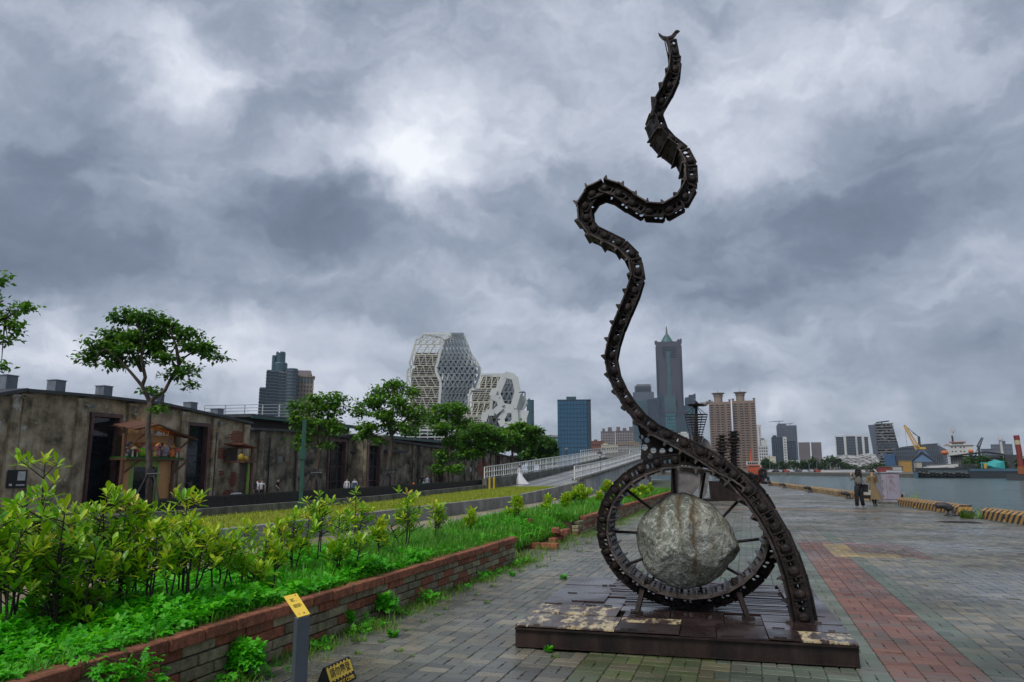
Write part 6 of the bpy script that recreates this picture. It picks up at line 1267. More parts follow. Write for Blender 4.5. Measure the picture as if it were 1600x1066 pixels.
# --- twin pinkish towers with flared caps
for (a, b, yt, cx, lab) in ((1112, 1147, 628, 1127.5, 'left of the twin pinkish apartment towers with flared crown'), (1149, 1186, 626, 1162.5, 'right of the twin pinkish apartment towers with flared crown')):
    Y = 640; e, w_ = site(a, b, Y, lab, group='twin apartment towers'); z = zpx(yt, Y, cx); h = w_ / 2; boxp(e, -h, h, 1.2, 18, 0, z, m_cpk); nr = 27
    for u0, u1 in ((0, .17), (.33, .5 + .17 * 1), (.83, 1.0)): pass
    boxp(e, -h, -h + w_ * .24, 0, 3, 0, z - 1, m_cpk, 'side_bay'); boxp(e, h - w_ * .24, h, 0, 3, 0, z - .5, m_cpk, 'side_bay'); boxp(e, -w_ * .2, w_ * .2, .4, 3, 0, z - 1.4, m_cpk, 'middle_bay')
    grid(e, -h + .3, -h + w_ * .24 - .3, 0, 3, z - 2, 1, nr, m_wdk, .7, .45); grid(e, h - w_ * .24 + .3, h - .3, 0, 3, z - 2, 1, nr, m_wdk, .7, .45); grid(e, -w_ * .2, w_ * .2, .4, 3, z - 2, 2, nr, m_wdk, .72, .42); grid(e, -w_ * .2, w_ * .2, .1, 3.6, z - 1.4, 2, nr, m_cbei, .8, .14, .3, 'balcony_bands')
    for u in (-.27, .27): m = MB(); m.b2(w_ * u - .35, w_ * u + .35, .7, 1.3, 0, z - .5); m.build('pilaster', m_cbei, e)
    for x in (-h + .9, h - .9): m = MB(); m.lathe([(.8, z - .2), (.8, z + 1.2), (1.3, z + 1.6), (1.3, z + 2)], 8, (x, 2, 0)); m.build('corner_cap', m_cpk, e)
    xc = px2x(e, cx, Y); zn = zpx(619, Y, cx) if a < 1148 else zpx(617, Y, cx); zc = zpx(613, Y, cx) if a < 1148 else zpx(611.5, Y, cx); m = MB(); m.lathe([(3.6, z - 1), (3.6, zn), (4.1, zn), (4.1, zc - 1.4), (5.6, zc - .5), (5.7, zc), (3, zc + .1)], 14, (xc, 8, 0)); m.build('crown', m_cbei, e); mast(e, xc, 8, zc, zc + 3.6, .22, m_cdk, 'antenna')
# --- right hand skyline
block(1183, 1193, 665, 800, m_cwh, 'slim white tower directly right of the twin towers', 2, 20, fw=.3); block(1187, 1202, 697, 720, m_cwh, 'white block with grey roof boxes at the foot of the slim white tower', 4, 8, roofbox=((.3, .9, 6),)); block(1191, 1197, 686, 760, m_cmau, 'narrow mauve tower in the gap right of the twin towers', 2, 12)
block(1198, 1213, 714, 560, m_ccr, 'blank cream walled low building above the far trees', 1, 1, m_ccr, .2, .2)
Y = 1050; e, w_, z = block(1217, 1249, 666, Y, m_cbl, 'dark tower under construction with two tiny roof cranes', 8, 26, m_cdk, .7, .4, roofbox=((.05, .5, 4),))
for px, l_, yy in ((1222, 14, 658), (1239, 9, 662)): m = MB(); x = px2x(e, px, Y); zz = zpx(yy, Y, px); m.bar((x, 6, z), (x, 6, zz + 1), .9); m.bar((x - l_, 6, zz - .5), (x + l_ * .45, 6, zz + .3), .8); m.build('roof_crane', m_cgr, e)
block(1208, 1229, 684, 900, m_gdark, 'dark blue glass tower with a white slanted top edge', 6, 24, m_cbl, .3, .4, roofbox=((.1, .4, 3),)); block(1229, 1246, 690, 880, m_gdark, 'shorter dark blue glass tower beside the slanted top one', 5, 22, m_cbl, .35, .4)
block(1226, 1232, 683.5, 860, m_cwh, 'white stair strip between the two dark blue towers', 1, 12, m_cgr); block(1250, 1268, 692, 950, m_cmau, 'left of two matching beige grey slabs', 6, 22, m_cgr, .6, .4); block(1270, 1286, 692, 950, m_cmau, 'right of two matching beige grey slabs', 5, 22, m_cgr, .6, .4)
block(1232, 1248, 720, 600, m_cwh, 'small white building in the far tree line', 3, 2); block(1251, 1266, 722, 640, m_cbl, 'low blue grey shed in the far tree line', 3, 1)
for a, b, y, lab in ((1309, 1322.5, 683, 'first'), (1325, 1341, 682, 'second'), (1342.5, 1351, 682.5, 'third'), (1353.5, 1361, 683, 'fourth')):
    Y = 900; e, w_, z = block(a, b, y, Y, m_gdark, '%s from the left of four dark slabs with white edges and chequered windows' % lab, max(3, int((b - a) / 2)), 20, m_cgr, .45, .45, group='dark slabs with white edges')
    for x in (-w_ / 2, w_ / 2): boxp(e, x - .5, x + .5, -1, 14.5, 0, z + 1.5, m_cwh, 'white_edge')
    boxp(e, -w_ / 2, w_ / 2, -1, 2, z + .01, z + 1.3, m_cwh, 'white_edge')
# leaning unfinished tower
Y = 640; e, w_ = site(1364, 1407, Y, 'leaning dark unfinished tower with open floors, by the harbour'); X = lambda px: px2x(e, px, Y); Z = lambda y: zpx(y, Y, 1385)
def hexa(e, q, y0, y1, mat, name): m = MB(); m.prism(q, y0, y1, axis=1); return m.build(name, mat, e)
hexa(e, [(X(1362), Z(664)), (X(1374), Z(663)), (X(1374), Z(735)), (X(1367), Z(735)), (X(1366), Z(700))], 0, 20, m_cbl, 'slanted_wing'); hexa(e, [(X(1374), Z(662)), (X(1400), Z(662)), (X(1408), Z(700)), (X(1408), Z(735)), (X(1372), Z(735))], 3, 20, m_cdk, 'core')
m = MB()
for k in range(15): y = 663 + k * 4.4; xa, xb_ = X(1372), X(1402 + k * .55); m.b2(xa, xb_, 0, 3, Z(y), Z(y) + .9)
m.build('floor_slabs', m_cgr, e, fix=False, kind='stuff'); m = MB(); r_ = random.Random(3)
for k in range(90): x = X(r_.uniform(1373, 1403)); z = Z(r_.uniform(664, 722)); m.b2(x, x + r_.uniform(.5, 2), -.1, 1, z, z + r_.uniform(.4, 1.4))
m.build('scaffold_debris', m_cgr, e, fix=False, kind='stuff'); m = MB(); m.bar((X(1375), 6, Z(659.6)), (X(1396), 6, Z(657.6)), 1.0); m.bar((X(1384), 6, Z(663)), (X(1384), 6, Z(658)), 1.0); m.build('roof_crane', m_cdk, e)
m = MB()
for k in range(12): x = X(1374 + k * 2.6); m.bar((x, -.4, Z(691)), (x + 2.2, -.4, Z(700)), .35); m.bar((x + 2.2, -.4, Z(691)), (x, -.4, Z(700)), .35)
m.build('lattice_belt', m_cbl, e, fix=False, kind='stuff')
# white wavy roof lattice
Y = 600; e, w_ = site(1288, 1375, Y, 'low white wavy lattice hall along the far shore', 'wavy_hall', 'building'); X = lambda px: px2x(e, px, Y); m = MB(); prof = [(1287, 720), (1292, 714), (1300, 716), (1312, 712), (1325, 710.5), (1338, 712.5), (1350, 710), (1362, 709), (1370, 711), (1375, 720)]
n = len(prof); vs = []; nd = 6
for j in range(nd + 1):
    ph = pi / 2 * j / nd
    for px, y in prof: vs.append((X(px), 14 * (1 - cos(ph)), zpx(y, Y, px) * sin(ph)))
m.add(vs, [(j * n + i, j * n + i + 1, (j + 1) * n + i + 1, (j + 1) * n + i) for j in range(nd) for i in range(n - 1)]); m.build('shell', m_cmau, e, fix=False)
m = MB(); r_ = random.Random(9)
for k in range(420):
    i = r_.randrange(n - 1); j = r_.randrange(nd - 1) + 1; a = Vector(vs[j * n + i]); b = Vector(vs[min(nd, j + r_.choice((-1, 0, 1))) * n + i + 1]); m.bar(a + Vector((0, -.4, .2)), b + Vector((0, -.4, .2)), .62)
m.build('lattice', m_white, e, fix=False, kind='stuff')
# long dark hall, crane base
Y = 520; e, w_ = site(1395, 1484, Y, 'long dark scaffolded hall behind the yellow crane', 'harbour_hall'); X = lambda px: px2x(e, px, Y); Z = lambda y: zpx(y, Y, 1440)
hexa(e, [(X(1395), 0), (X(1395), Z(703)), (X(1412), Z(698)), (X(1450), Z(694)), (X(1469), Z(693)), (X(1470), 0)], 2, 30, m_cdk, 'wall'); hexa(e, [(X(1470), 0), (X(1470), Z(696)), (X(1482), Z(702)), (X(1484), 0)], 6, 30, m_cbl, 'wall'); m = MB(); r_ = random.Random(5)
for k in range(26): px = 1396 + k * 3; zt_ = Z(np.interp(px, [1395, 1412, 1450, 1469], [703, 698, 694, 693])); m.bar((X(px), 1.4, 0), (X(px), 1.4, zt_), .4); m.bar((X(px), 1.4, zt_ * .5), (X(px + 3), 1.4, zt_ * .95), .3)
for y in (700, 706, 712): m.bar((X(1397), 1.3, Z(y)), (X(1469), 1.3, Z(y - 2)), .4)
m.build('scaffolding', m_cbl, e, fix=False, kind='stuff'); m_bcov = mm2('blue_net_cover', (.03, .09, .18)); hexa(e, [(X(1384), 0), (X(1383), Z(707)), (X(1392), Z(711)), (X(1400), Z(707)), (X(1401), 0)], -2, 1, m_bcov, 'blue_cover')
m_cry = mm2('crane_yellow', (.60, .34, .05)); Y = 420; e, w_ = site(1425, 1460, Y, 'yellow luffing harbour crane on a dark blue base', 'harbour_crane', 'crane'); X = lambda px: px2x(e, px, Y); Z = lambda y: zpx(y, Y, 1440)
def lattice(e, a, b, w0, w1, mat, name, n=10, r=.18):
    m = MB(); a = Vector(a); b = Vector(b); d = (b - a); sx = Vector((0, 1, 0)); sy = d.cross(sx).normalized(); P_ = lambda i, c: a + d * (i / n) + (sx * (c in (0, 1)) * 1 - sx * (c in (2, 3)) + sy * (c in (0, 3)) - sy * (c in (1, 2))) * (w0 + (w1 - w0) * i / n) / 2
    for i in range(n):
        for c in range(4): m.bar(P_(i, c), P_(i + 1, c), r * 1.5); m.bar(P_(i, c), P_(i + 1, (c + 1) % 4), r); 
    return m.build(name, mat, e, fix=False)
lattice(e, (X(1438), 0, Z(702)), (X(1419.5), 0, Z(664.5)), 2.4, 1.0, m_cry, 'boom', 12, .32); m = MB(); m.bar((X(1440.5), 0, Z(700)), (X(1440.5), 0, Z(682)), 1.3); m.bar((X(1419), 0, Z(663.5)), (X(1440.5), 0, Z(683)), .3); m.bar((X(1440.5), 0, Z(683)), (X(1431), 0, Z(676)), .3); m.build('mast', m_cdk, e); m = MB(); m.b2(X(1440), X(1450), -1.5, 1.5, Z(702), Z(699)); m.build('counterweight', m_cry, e)
m = MB(); m.bar((X(1420), 0, Z(664.5)), (X(1420.6), 0, Z(700)), .14); m.build('cable', m_cdk, e); m = MB(); zt_ = Z(704); m.add([(X(1426), -6, Z(722)), (X(1462), -6, Z(722)), (X(1462), 8, Z(722)), (X(1426), 8, Z(722)), (X(1440), -1, zt_), (X(1447), -1, zt_), (X(1447), 2, zt_), (X(1440), 2, zt_)], [(0, 3, 2, 1), (4, 5, 6, 7), (0, 1, 5, 4), (1, 2, 6, 5), (2, 3, 7, 6), (3, 0, 4, 7)]); m.build('base', m_bcov, e)
m = MB()
for px in (1421, 1466): m.bar((X(1443), -3, Z(706)), (X(px), -7, Z(724)), .7)
for px in (1421, 1443, 1466): m.bar((X(px), -7, Z(724)), (X(px), -7, 0), .8)
m.build('leg', m_cdk, e)
# --- hexagonal white lattice towers
m_lat = mm2('white_lattice', (.56, .58, .56)); m_laty = mm2('cream_lattice', (.46, .45, .36)); m_core = mm2('violet_grey_core', (.045, .042, .06))
def hextower(label, lv, Y, x_off, core_from, nx, rowh, slat=1.05, solid=None, name='lattice_tower'):
    """lv: (py, pxL, pxR, pxQ): silhouette left, ridge, silhouette right at each height"""
    lv = sorted(lv); ys = [l[0] for l in lv]; b = at(lv[-1][2], lv[-1][0], Y); b.z = ZW; e = empty(name, b, label=label, cat='building')
    f_ = lambda k, y: float(np.interp(y, ys, [l[k] for l in lv])); PL = lambda y: at(f_(1, y), y, Y + 16) - b; PR = lambda y: at(f_(2, y), y, Y) - b; PQ = lambda y: at(f_(3, y), y, Y + 22) - b
    y0, y1 = ys[0], ys[-1]; IN = Vector((.3, 2.2, 0)); m = MB(); vs = []; yy = [y for y in ys if y >= core_from]; yy = [core_from] + yy
    for y in yy: c = (PL(y) + PQ(y)) / 2; vs += [PL(y).lerp(c, .12), PR(y) + (c - PR(y)) * .16, PQ(y).lerp(c, .12), c + Vector((0, 18, 0))]
    m.add(vs, [(4 * k + i, 4 * k + (i + 1) % 4, 4 * k + 4 + (i + 1) % 4, 4 * k + 4 + i) for k in range(len(yy) - 1) for i in range(4)] + [(0, 1, 2, 3)]); m.build('core', m_core, e, fix=False)
    m = MB(); z = PR(y0).z; y = y0
    while y < y1: m.bar(PL(y), PR(y), .16, .20); y += slat / Y * F * .95
    m.build('slats', m_laty, e, fix=False, kind='stuff'); m = MB(); y = y0; k = 0; hh = rowh * 1.6
    while y < y1 - 2:
        yb = min(y + hh, y1)
        for i in range(4): a = PL(y).lerp(PR(y), i / 4); c = PL(yb).lerp(PR(yb), (i + .5) / 4); d = PL(y).lerp(PR(y), (i + 1) / 4); m.bar(a, c, .30, .24); m.bar(c, d, .30, .24)
        m.bar(PL(y), PR(y), .4, .35); y = yb
    m.build('diagonal_braces', m_laty, e, fix=False, kind='stuff'); m = MB(); y = y0; k = 0
    while y < y1 - .5:
        yb = min(y + rowh, y1); m.bar(PR(y), PQ(y), .5)
        for i in range(nx):
            a = PR(y).lerp(PQ(y), i / nx); d = PR(y).lerp(PQ(y), (i + 1) / nx); c = PR(yb).lerp(PQ(yb), (i + .5) / nx); m.bar(a, c, .62); m.bar(c, d, .62)
            if k % 1 == 0: m.bar(a, PR(yb).lerp(PQ(yb), i / nx), .28)
        y = yb; k += 1
    m.build('triangle_lattice', m_lat, e, fix=False, kind='stuff')
    for nm, fn, w_ in (('left_edge_beam', PL, .7), ('ridge_beam', PR, 1.0), ('right_edge_beam', PQ, .8)):
        m = MB(); [m.bar(fn(a), fn(c), w_) for a, c in zip(ys, ys[1:])]; m.build('edge_beam', m_lat, e)
    m = MB(); m.bar(PL(y0), PR(y0), .8); m.bar(PR(y0), PQ(y0), .8); c = (PL(y0) + PQ(y0)) / 2 + Vector((0, 14, 0)); m.bar(PL(y0), c, .6); m.bar(c, PQ(y0), .6); m.build('top_beam', m_lat, e)
    return e, b
s4 = 4.847; cv = lambda x, y: (560 + x / s4, 500 + y / s4)
lvA = [(104, 490, 697, 790), (128, 486, 690, 806), (150, 436, 640, 812), (170, 432, 640, 822), (250, 410, 618, 850), (330, 385, 600, 905), (362, 400, 586, 922), (374, 376, 588, 924), (400, 370, 592, 922), (470, 366, 622, 905), (525, 370, 622, 880), (560, 372, 618, 845), (610, 366, 614, 830), (650, 355, 612, 828), (700, 350, 620, 810), (900, 350, 640, 800)]
eA, bA = hextower('larger white hexagonal lattice tower with slatted left side', [(500 + a / s4, 560 + b / s4, 560 + c / s4, 560 + d / s4) for a, b, c, d in lvA], 290, 0, 500 + 250 / s4, 8, 10.4, .95)
mast(eA, (at(683, 514, 290) - bA).x, 8, (at(683, 522, 290) - bA).z, (at(683, 513, 290) - bA).z, .12)
lvB = [(414, 932, 1108, 1172), (430, 928, 1100, 1186), (525, 892, 1070, 1200), (528, 850, 1030, 1205), (590, 835, 1012, 1215), (690, 838, 1000, 1200), (700, 810, 965, 1190), (760, 780, 945, 1180), (800, 770, 950, 1180), (900, 770, 960, 1180)]
eB, bB = hextower('smaller white hexagonal tower with thick zigzag frames', [(500 + a / s4, 560 + b / s4, 560 + c / s4, 560 + d / s4) for a, b, c, d in lvB], 250, 0, 500 + 430 / s4, 5, 13.5, .8)
def PB(x, y, dy=0): q = cv(x, y); return at(q[0], q[1], 246 + dy) - bB
for pts in ([(1108, 416), (1183, 434), (1208, 550), (1172, 668), (1090, 655), (1050, 560), (1108, 416)], [(1035, 528), (1012, 580), (1062, 602), (1085, 655), (1030, 702), (968, 702), (948, 765)], [(1118, 682), (1178, 680), (1190, 790), (1100, 802), (1078, 755), (1118, 682)]):
    hx_ = random.uniform(0, 3); m = MB(); [m.bar(PB(*a, hx_), PB(*b, hx_ + .07), 1.5 + hx_ * .1, 2.0 + hx_ * .13) for a, b in zip(pts, pts[1:])]; m.build('hexagon_frame', m_lat, eB)
for poly, d in (([(1185, 560), (1215, 548), (1270, 590), (1240, 680), (1185, 672)], 4), ([(1240, 682), (1292, 690), (1275, 745), (1275, 800), (1190, 800), (1185, 675)], 2), ([(1272, 590), (1282, 628), (1245, 682)], 3)):
    m = MB(); a = [PB(x, y, d) for x, y in poly]; n = len(a); c = [v + Vector((0, 9, 0)) for v in a]; m.add(a + c, [tuple(range(n)), tuple(range(2 * n - 1, n - 1, -1))] + [(i, n + i, n + (i + 1) % n, (i + 1) % n) for i in range(n)]); m.build('white_facet', m_lat, eB)
m = MB(); m.bar(PB(1215, 546, 8), PB(1262, 548, 8), .5); m.bar(PB(1262, 548, 8), PB(1262, 590, 8), .4); m.bar(PB(1240, 546, 8), PB(1240, 570, 8), .4); m.build('roof_gantry', m_cbl, eB)
Y = 245; e, w_ = site(600, 725, Y, 'white terrace levels with railings at the foot of the larger lattice tower', 'terrace_podium')
for k in range(7): z = zpx(672 + k * 5, Y, 660); boxp(e, -w_ / 2 + (6 - k) * .8, w_ / 2, 0, 3, z - .35, z, m_lat, 'terrace_slab')
boxp(e, -w_ / 2 + 5, w_ / 2, 3, 12, 0, zpx(672, Y, 660), m_core, 'wall')
# ================================================================ FAR SHORE
fq = MB(); fq.b2(60, 1300, 398.5, 470, -2.5, .25); tag(fq.build('far_quay', m_concd), kind='structure')
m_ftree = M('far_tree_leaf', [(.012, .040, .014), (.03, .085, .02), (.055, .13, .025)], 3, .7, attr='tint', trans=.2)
def ftree(px, top, wpx, Y, label, tint=.4, base=.25):
    c = at(px, top, Y); h = c.z - base; rx = wpx / 2 / F * Y; r = np.random.default_rng(int(px * 10)); e = empty('tree', (c.x, Y, base), label=label, cat='tree', group='trees along the far shore'); n = 520
    ph = r.uniform(0, 2 * pi, n); ct = r.uniform(-.7, 1, n); st = np.sqrt(1 - ct ** 2); rr = r.random(n) ** .35; lump = 1 + .22 * np.sin(ph * 3 + px) + .15 * np.sin(ct * 7)
    P = np.stack([rx * rr * st * np.cos(ph) * lump, rx * .6 * rr * st * np.sin(ph), h * .56 + h * .42 * rr * ct * lump], 1)
    m = MB(); m.tube([(0, 0, -.1), (0, 0, h * .6)], [.35, .15], 6); m.build('trunk', m_bark, e)
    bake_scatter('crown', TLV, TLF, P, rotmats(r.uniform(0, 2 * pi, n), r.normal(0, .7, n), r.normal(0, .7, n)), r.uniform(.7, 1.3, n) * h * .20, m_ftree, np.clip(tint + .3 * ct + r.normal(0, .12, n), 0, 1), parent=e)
FT = [(1196, 716, 14, 'behind the tug'), (1206, 722, 16, 'left of the cream building foot'), (1222, 721, 16, 'first tree right of the cream building'), (1238, 719, 22, 'under the two dark blue towers'), (1256, 720, 16, 'under the left beige grey slab'), (1270, 716, 14, 'tall narrow tree under the right beige grey slab'), (1284, 724, 14, 'small tree before the gap'), (1300, 713, 30, 'largest round tree at the left end of the wavy hall'), (1320, 723, 16, 'dark tree in front of the wavy hall'), (1334, 727, 18, 'low tree before the middle of the wavy hall'), (1352, 727.5, 20, 'low tree before the right half of the wavy hall'), (1370, 723, 22, 'dark tree at the foot of the leaning tower'), (1385, 727, 16, 'low tree left of the yellow container stack')]
for px, top, w_, lab in FT: ftree(px, top, w_, 425, 'far shore tree, ' + lab, .35 if px % 3 else .5)
def fbox(px0, px1, y0, y1, Y, d, col, name, label, cat, parts=(), group=None, zb=.25):
    a, b = at(px0, y0, Y), at(px1, y0, Y); zt = a.z; e = empty(name, ((a.x + b.x) / 2, Y, zb), label=label, cat=cat, group=group); w = (b.x - a.x) / 2; z1 = zt - zb; mt = cloth(col) if isinstance(col, tuple) else col
    m = MB(); m.b2(-w, w, 0, d, max(0, at(px0, y1, Y).z - zb) if y1 else 0, z1); m.build('body', mt, e); return e, w, z1
for a, b, y, c, lab in ((1282, 1310, 734.5, (.62, .62, .60), 'white site fence on the far quay left'), (1310, 1352, 734, (.55, .56, .56), 'white site fence on the far quay middle'), (1385, 1410, 735, (.6, .62, .64), 'white site fence near the yellow containers')):
    e, w, z1 = fbox(a, b, y, 0, 405, .4, c, 'site_fence', lab, 'fence'); m = MB(); m.b2(-w, w, -.1, .5, z1, z1 + .2); m.build('cap', m_cgr, e)
for a, b, y, c, lab in ((1375, 1393, 730, (.30, .05, .04), 'red shed at the foot of the leaning tower'), (1395, 1410, 729, (.5, .5, .46), 'cream container on the far quay'), (1408, 1424, 720, (.45, .26, .07), 'stack of yellow containers on the far quay'), (1316, 1326, 735, (.5, .2, .04), 'orange excavator body on the far quay'), (1338, 1345, 734, (.05, .25, .34), 'small blue cabin on the far quay'), (1432, 1440, 722, (.45, .43, .36), 'cream shed under the crane'), (1452, 1490, 726, (.40, .41, .42), 'long low grey shed right of the crane')):
    e, w, z1 = fbox(a, b, y, 0, 408, 3, c, 'shed', lab, 'shed'); m = MB(); m.b2(-w - .2, w + .2, -.3, 3.3, z1, z1 + .3); m.build('roof', m_cgr, e)
for px, c, cn, lab in ((1205, (.5, .5, .52), 'silver', 'nearest the tug'), (1211, (.08, .08, .1), 'black', 'under the cream building'), (1219, (.35, .36, .4), 'grey', 'right of the cream building'), (1227, (.4, .07, .05), 'red', 'under the two dark blue towers'), (1236, (.5, .5, .52), 'silver', 'under the two dark blue towers'), (1246, (.08, .08, .1), 'black', 'below the left beige grey slab'), (1258, (.5, .5, .52), 'silver', 'below the left beige grey slab'), (1268, (.35, .36, .4), 'grey', 'below the right beige grey slab'), (1276, (.4, .07, .05), 'red', 'next to the white site fence')):
    p = at(px, 734, 402); e = empty('parked_car', (p.x, 402, .25), label='tiny %s car parked on the far quay %s' % (cn, lab), cat='car', group='cars parked on the far quay'); m = MB(); m.box((0, 0, .55), (3.9, 1.7, .7)); m.box((-.1, 0, 1.1), (2.2, 1.5, .55), top=.8); m.build('body', cloth(c), e)
for px, top in ((1202, 712), (1216, 730), (1264, 726), (1276, 722), (1297, 724), (1307, 726), (1235, 728)):
    p = at(px, top, 415); e = empty('street_lamp', (p.x, 415, .25), label='thin pale lamp post on the far shore, ' + {1202: 'nearest the tug', 1216: 'by the cream building', 1264: 'under the beige grey slabs', 1276: 'right of the narrow tree', 1297: 'left of the largest round tree', 1307: 'before the largest round tree', 1235: 'below the construction tower'}[px], cat='street lamp', group='lamp posts on the far shore'); m = MB(); m.tube([(0, 0, 0), (0, 0, p.z)], .16, 5); m.bar((0, 0, p.z), (1.6, 0, p.z + .2), .2); m.build('post', m_cgr, e)
# ---------------------------------------------------------------- ship behind the sheds
m_shipw = mm2('ship_white', (.52, .52, .50)); m_orb = mm2('orange_boat', (.55, .15, .04)); m_nav = mm2('navy_funnel', (.02, .03, .08)); m_orl = mm2('orange_rail', (.42, .17, .07))
Y = 330; e, w_ = site(1478, 1528, Y, 'white ship superstructure with orange trim and tall mast', 'cargo_ship', 'ship'); X = lambda px: px2x(e, px, Y); Z = lambda y: zpx(y, Y, 1505)
boxp(e, X(1486), X(1524), 0, 10, Z(722), Z(695), m_shipw, 'deckhouse'); boxp(e, X(1488), X(1513), 1, 9, Z(695), Z(690.5), m_shipw, 'bridge'); boxp(e, X(1487), X(1513.5), .6, 9.4, Z(691.2), Z(690), m_orl, 'bridge_roof'); boxp(e, X(1477), X(1527), -.5, 10, Z(696), Z(694.8), m_shipw, 'bridge_wing'); boxp(e, X(1480), X(1487), -.6, 10, Z(694.8), Z(694), m_orl, 'rail')
grid(e, X(1491), X(1510), 1, Z(694), Z(692), 5, 1, m_wdk, .8, .9, .2, 'bridge_windows'); 
for y in (699, 705.5):
    for px in (1491, 1496.5, 1504.5, 1510): m = MB(); m.tube([(X(px), -.08, Z(y)), (X(px), .1, Z(y))], .32, 8); m.build('porthole', m_wdk, e)
m = MB(); xm = X(1495); m.tube([(xm, 5, Z(690)), (xm, 5, Z(664))], [.35, .1], 6); m.bar((X(1488), 5, Z(673.5)), (X(1500), 5, Z(673.5)), .25); m.bar((X(1492), 5, Z(677)), (X(1498), 5, Z(677)), .3); m.tube([(xm, 5, Z(674)), (xm, 5, Z(671))], .8, 8); m.build('mast', m_shipw, e); m = MB(); m.b2(X(1491.5), X(1494), 3, 6, Z(690), Z(680)); m.build('funnel', m_nav, e)
m = MB(); m.ell((X(1478.5), -1, Z(707.5)), (1.5, 2.6, 1.1), 10, 6); m.build('lifeboat', m_orb, e, smooth=True); m = MB(); m.ell((X(1520), -1, Z(706)), (1.0, 2, 1.0), 10, 6); m.build('lifeboat', m_orb, e, smooth=True); m = MB(); m.tube([(X(1484), -.5, Z(714)), (X(1485), -.5, Z(704)), (X(1481), -1, Z(701))], .25, 6); m.build('davit', m_shipw, e); boxp(e, X(1474), X(1590), -1, 12, -3, Z(728), m_nav, 'hull')
for k in range(4): boxp(e, X(1477 + k), X(1487), -.6, 8, Z(713 + k * 4), Z(712.3 + k * 4), m_shipw, 'stair_deck')
# sheds and trees in front of the ship
Y = 300; e, w_ = site(1487, 1570, Y, 'long dark roofed harbour shed with grey doors below the ship', 'harbour_shed', 'shed'); X = lambda px: px2x(e, px, Y); Z = lambda y: zpx(y, Y, 1530)
boxp(e, X(1487), X(1570), 2, 16, 0, Z(712), m_cdk, 'wall'); m = MB(); m.prism([(X(1486), Z(713)), (X(1544), Z(706.5)), (X(1572), Z(711)), (X(1572), Z(709.5)), (X(1544), Z(705)), (X(1486), Z(711.5))], 0, 18, axis=1); m.build('roof', m_cdk, e)
for k in range(5): boxp(e, X(1489.5 + k * 3.6), X(1492 + k * 3.6), 1.8, 2.1, Z(726), Z(714), m_cgr, 'door')
boxp(e, X(1548), X(1567), 1.8, 2.1, Z(715), Z(713), m_trim, 'window_strip'); boxp(e, X(1572), X(1600), 2, 14, 0, Z(711), m_cdk, 'annex')
sh_q = MB(); sh_q.b2(at(1400, 740, 290).x, 700, 286, 398.6, -2.5, .1); tag(sh_q.build('shed_quay', m_concd), kind='structure')
for px, top, w_, lab, tn in ((1517, 712.5, 26, 'olive brown tree before the harbour shed', .9), (1537, 713, 24, 'fresh green tree before the harbour shed', .75), (1566, 716, 10, 'bit of tree left of the red and white pile', .6), (1593, 714, 14, 'green tree behind the red and white pile', .6)): ftree(px, top, w_, 289, lab, tn, .1)
block(1536, 1568, 702, 700, m_cbl, 'hazy blue grey building behind the harbour shed', 8, 5, m_cgr, .5, .5); block(1552, 1586, 695, 760, m_cbl, 'stepped hazy building far behind the white mast', 9, 6, m_cgr, .5, .5, roofbox=((.4, .7, 4),))
Y = 420; e, w_ = site(1528, 1548, Y, 'small dark luffing crane right of the ship', 'harbour_crane', 'crane'); X = lambda px: px2x(e, px, Y); Z = lambda y: zpx(y, Y, 1538); lattice(e, (X(1532), 0, Z(699)), (X(1540.5), 0, Z(684)), 1.6, .7, m_cdk, 'boom', 8, .25); m = MB(); m.bar((X(1533), 0, 0), (X(1533), 0, Z(697)), 1.4); m.bar((X(1533), 0, Z(698)), (X(1527), 0, Z(708)), .3); m.build('tower', m_cdk, e)
Y = 340; e, w_ = site(1564, 1574, Y, 'white ship mast standing above the shed roof', 'ship_mast', 'mast'); X = lambda px: px2x(e, px, Y); Z = lambda y: zpx(y, Y, 1568); m = MB(); m.tube([(X(1570), 0, 0), (X(1568.5), 0, Z(690)), (X(1567), 0, Z(680))], [.7, .5, .1], 8); m.build('pole', m_shipw, e); m = MB(); m.tube([(X(1568.3), 0, Z(688)), (X(1568.3), 0, Z(685))], .9, 10); m.build('lookout', m_shipw, e)
m_rp = mm2('pile_red', (.22, .035, .03)); Y = 215; e, w_ = site(1585, 1612, Y, 'red and white banded pile on a rusty platform at the right edge', 'mooring_pile', 'pile'); e.location.z = -1.4; X = lambda px: px2x(e, px, Y); Z = lambda y: at(1595, y, Y).z + 1.4
for y0, y1, mt in ((745, 712, m_rp), (712, 694.5, m_rp), (694.5, 687.5, mm2('pile_cream', (.55, .45, .27))), (687.5, 680, m_rp)):
    m = MB(); m.tube([(X(1596) if y0 > 700 else X(1594.8), 2, Z(y0)), (X(1594.8) if y0 > 700 else X(1594), 2, Z(y1))], .75, 10); m.build('pile_band', mt, e)
boxp(e, X(1590), X(1612), 0, 5, Z(741), Z(729), cloth((.30, .10, .03)), 'winch_house'); boxp(e, X(1571), X(1620), -1, 6, .0, Z(742), m_cdk, 'platform')
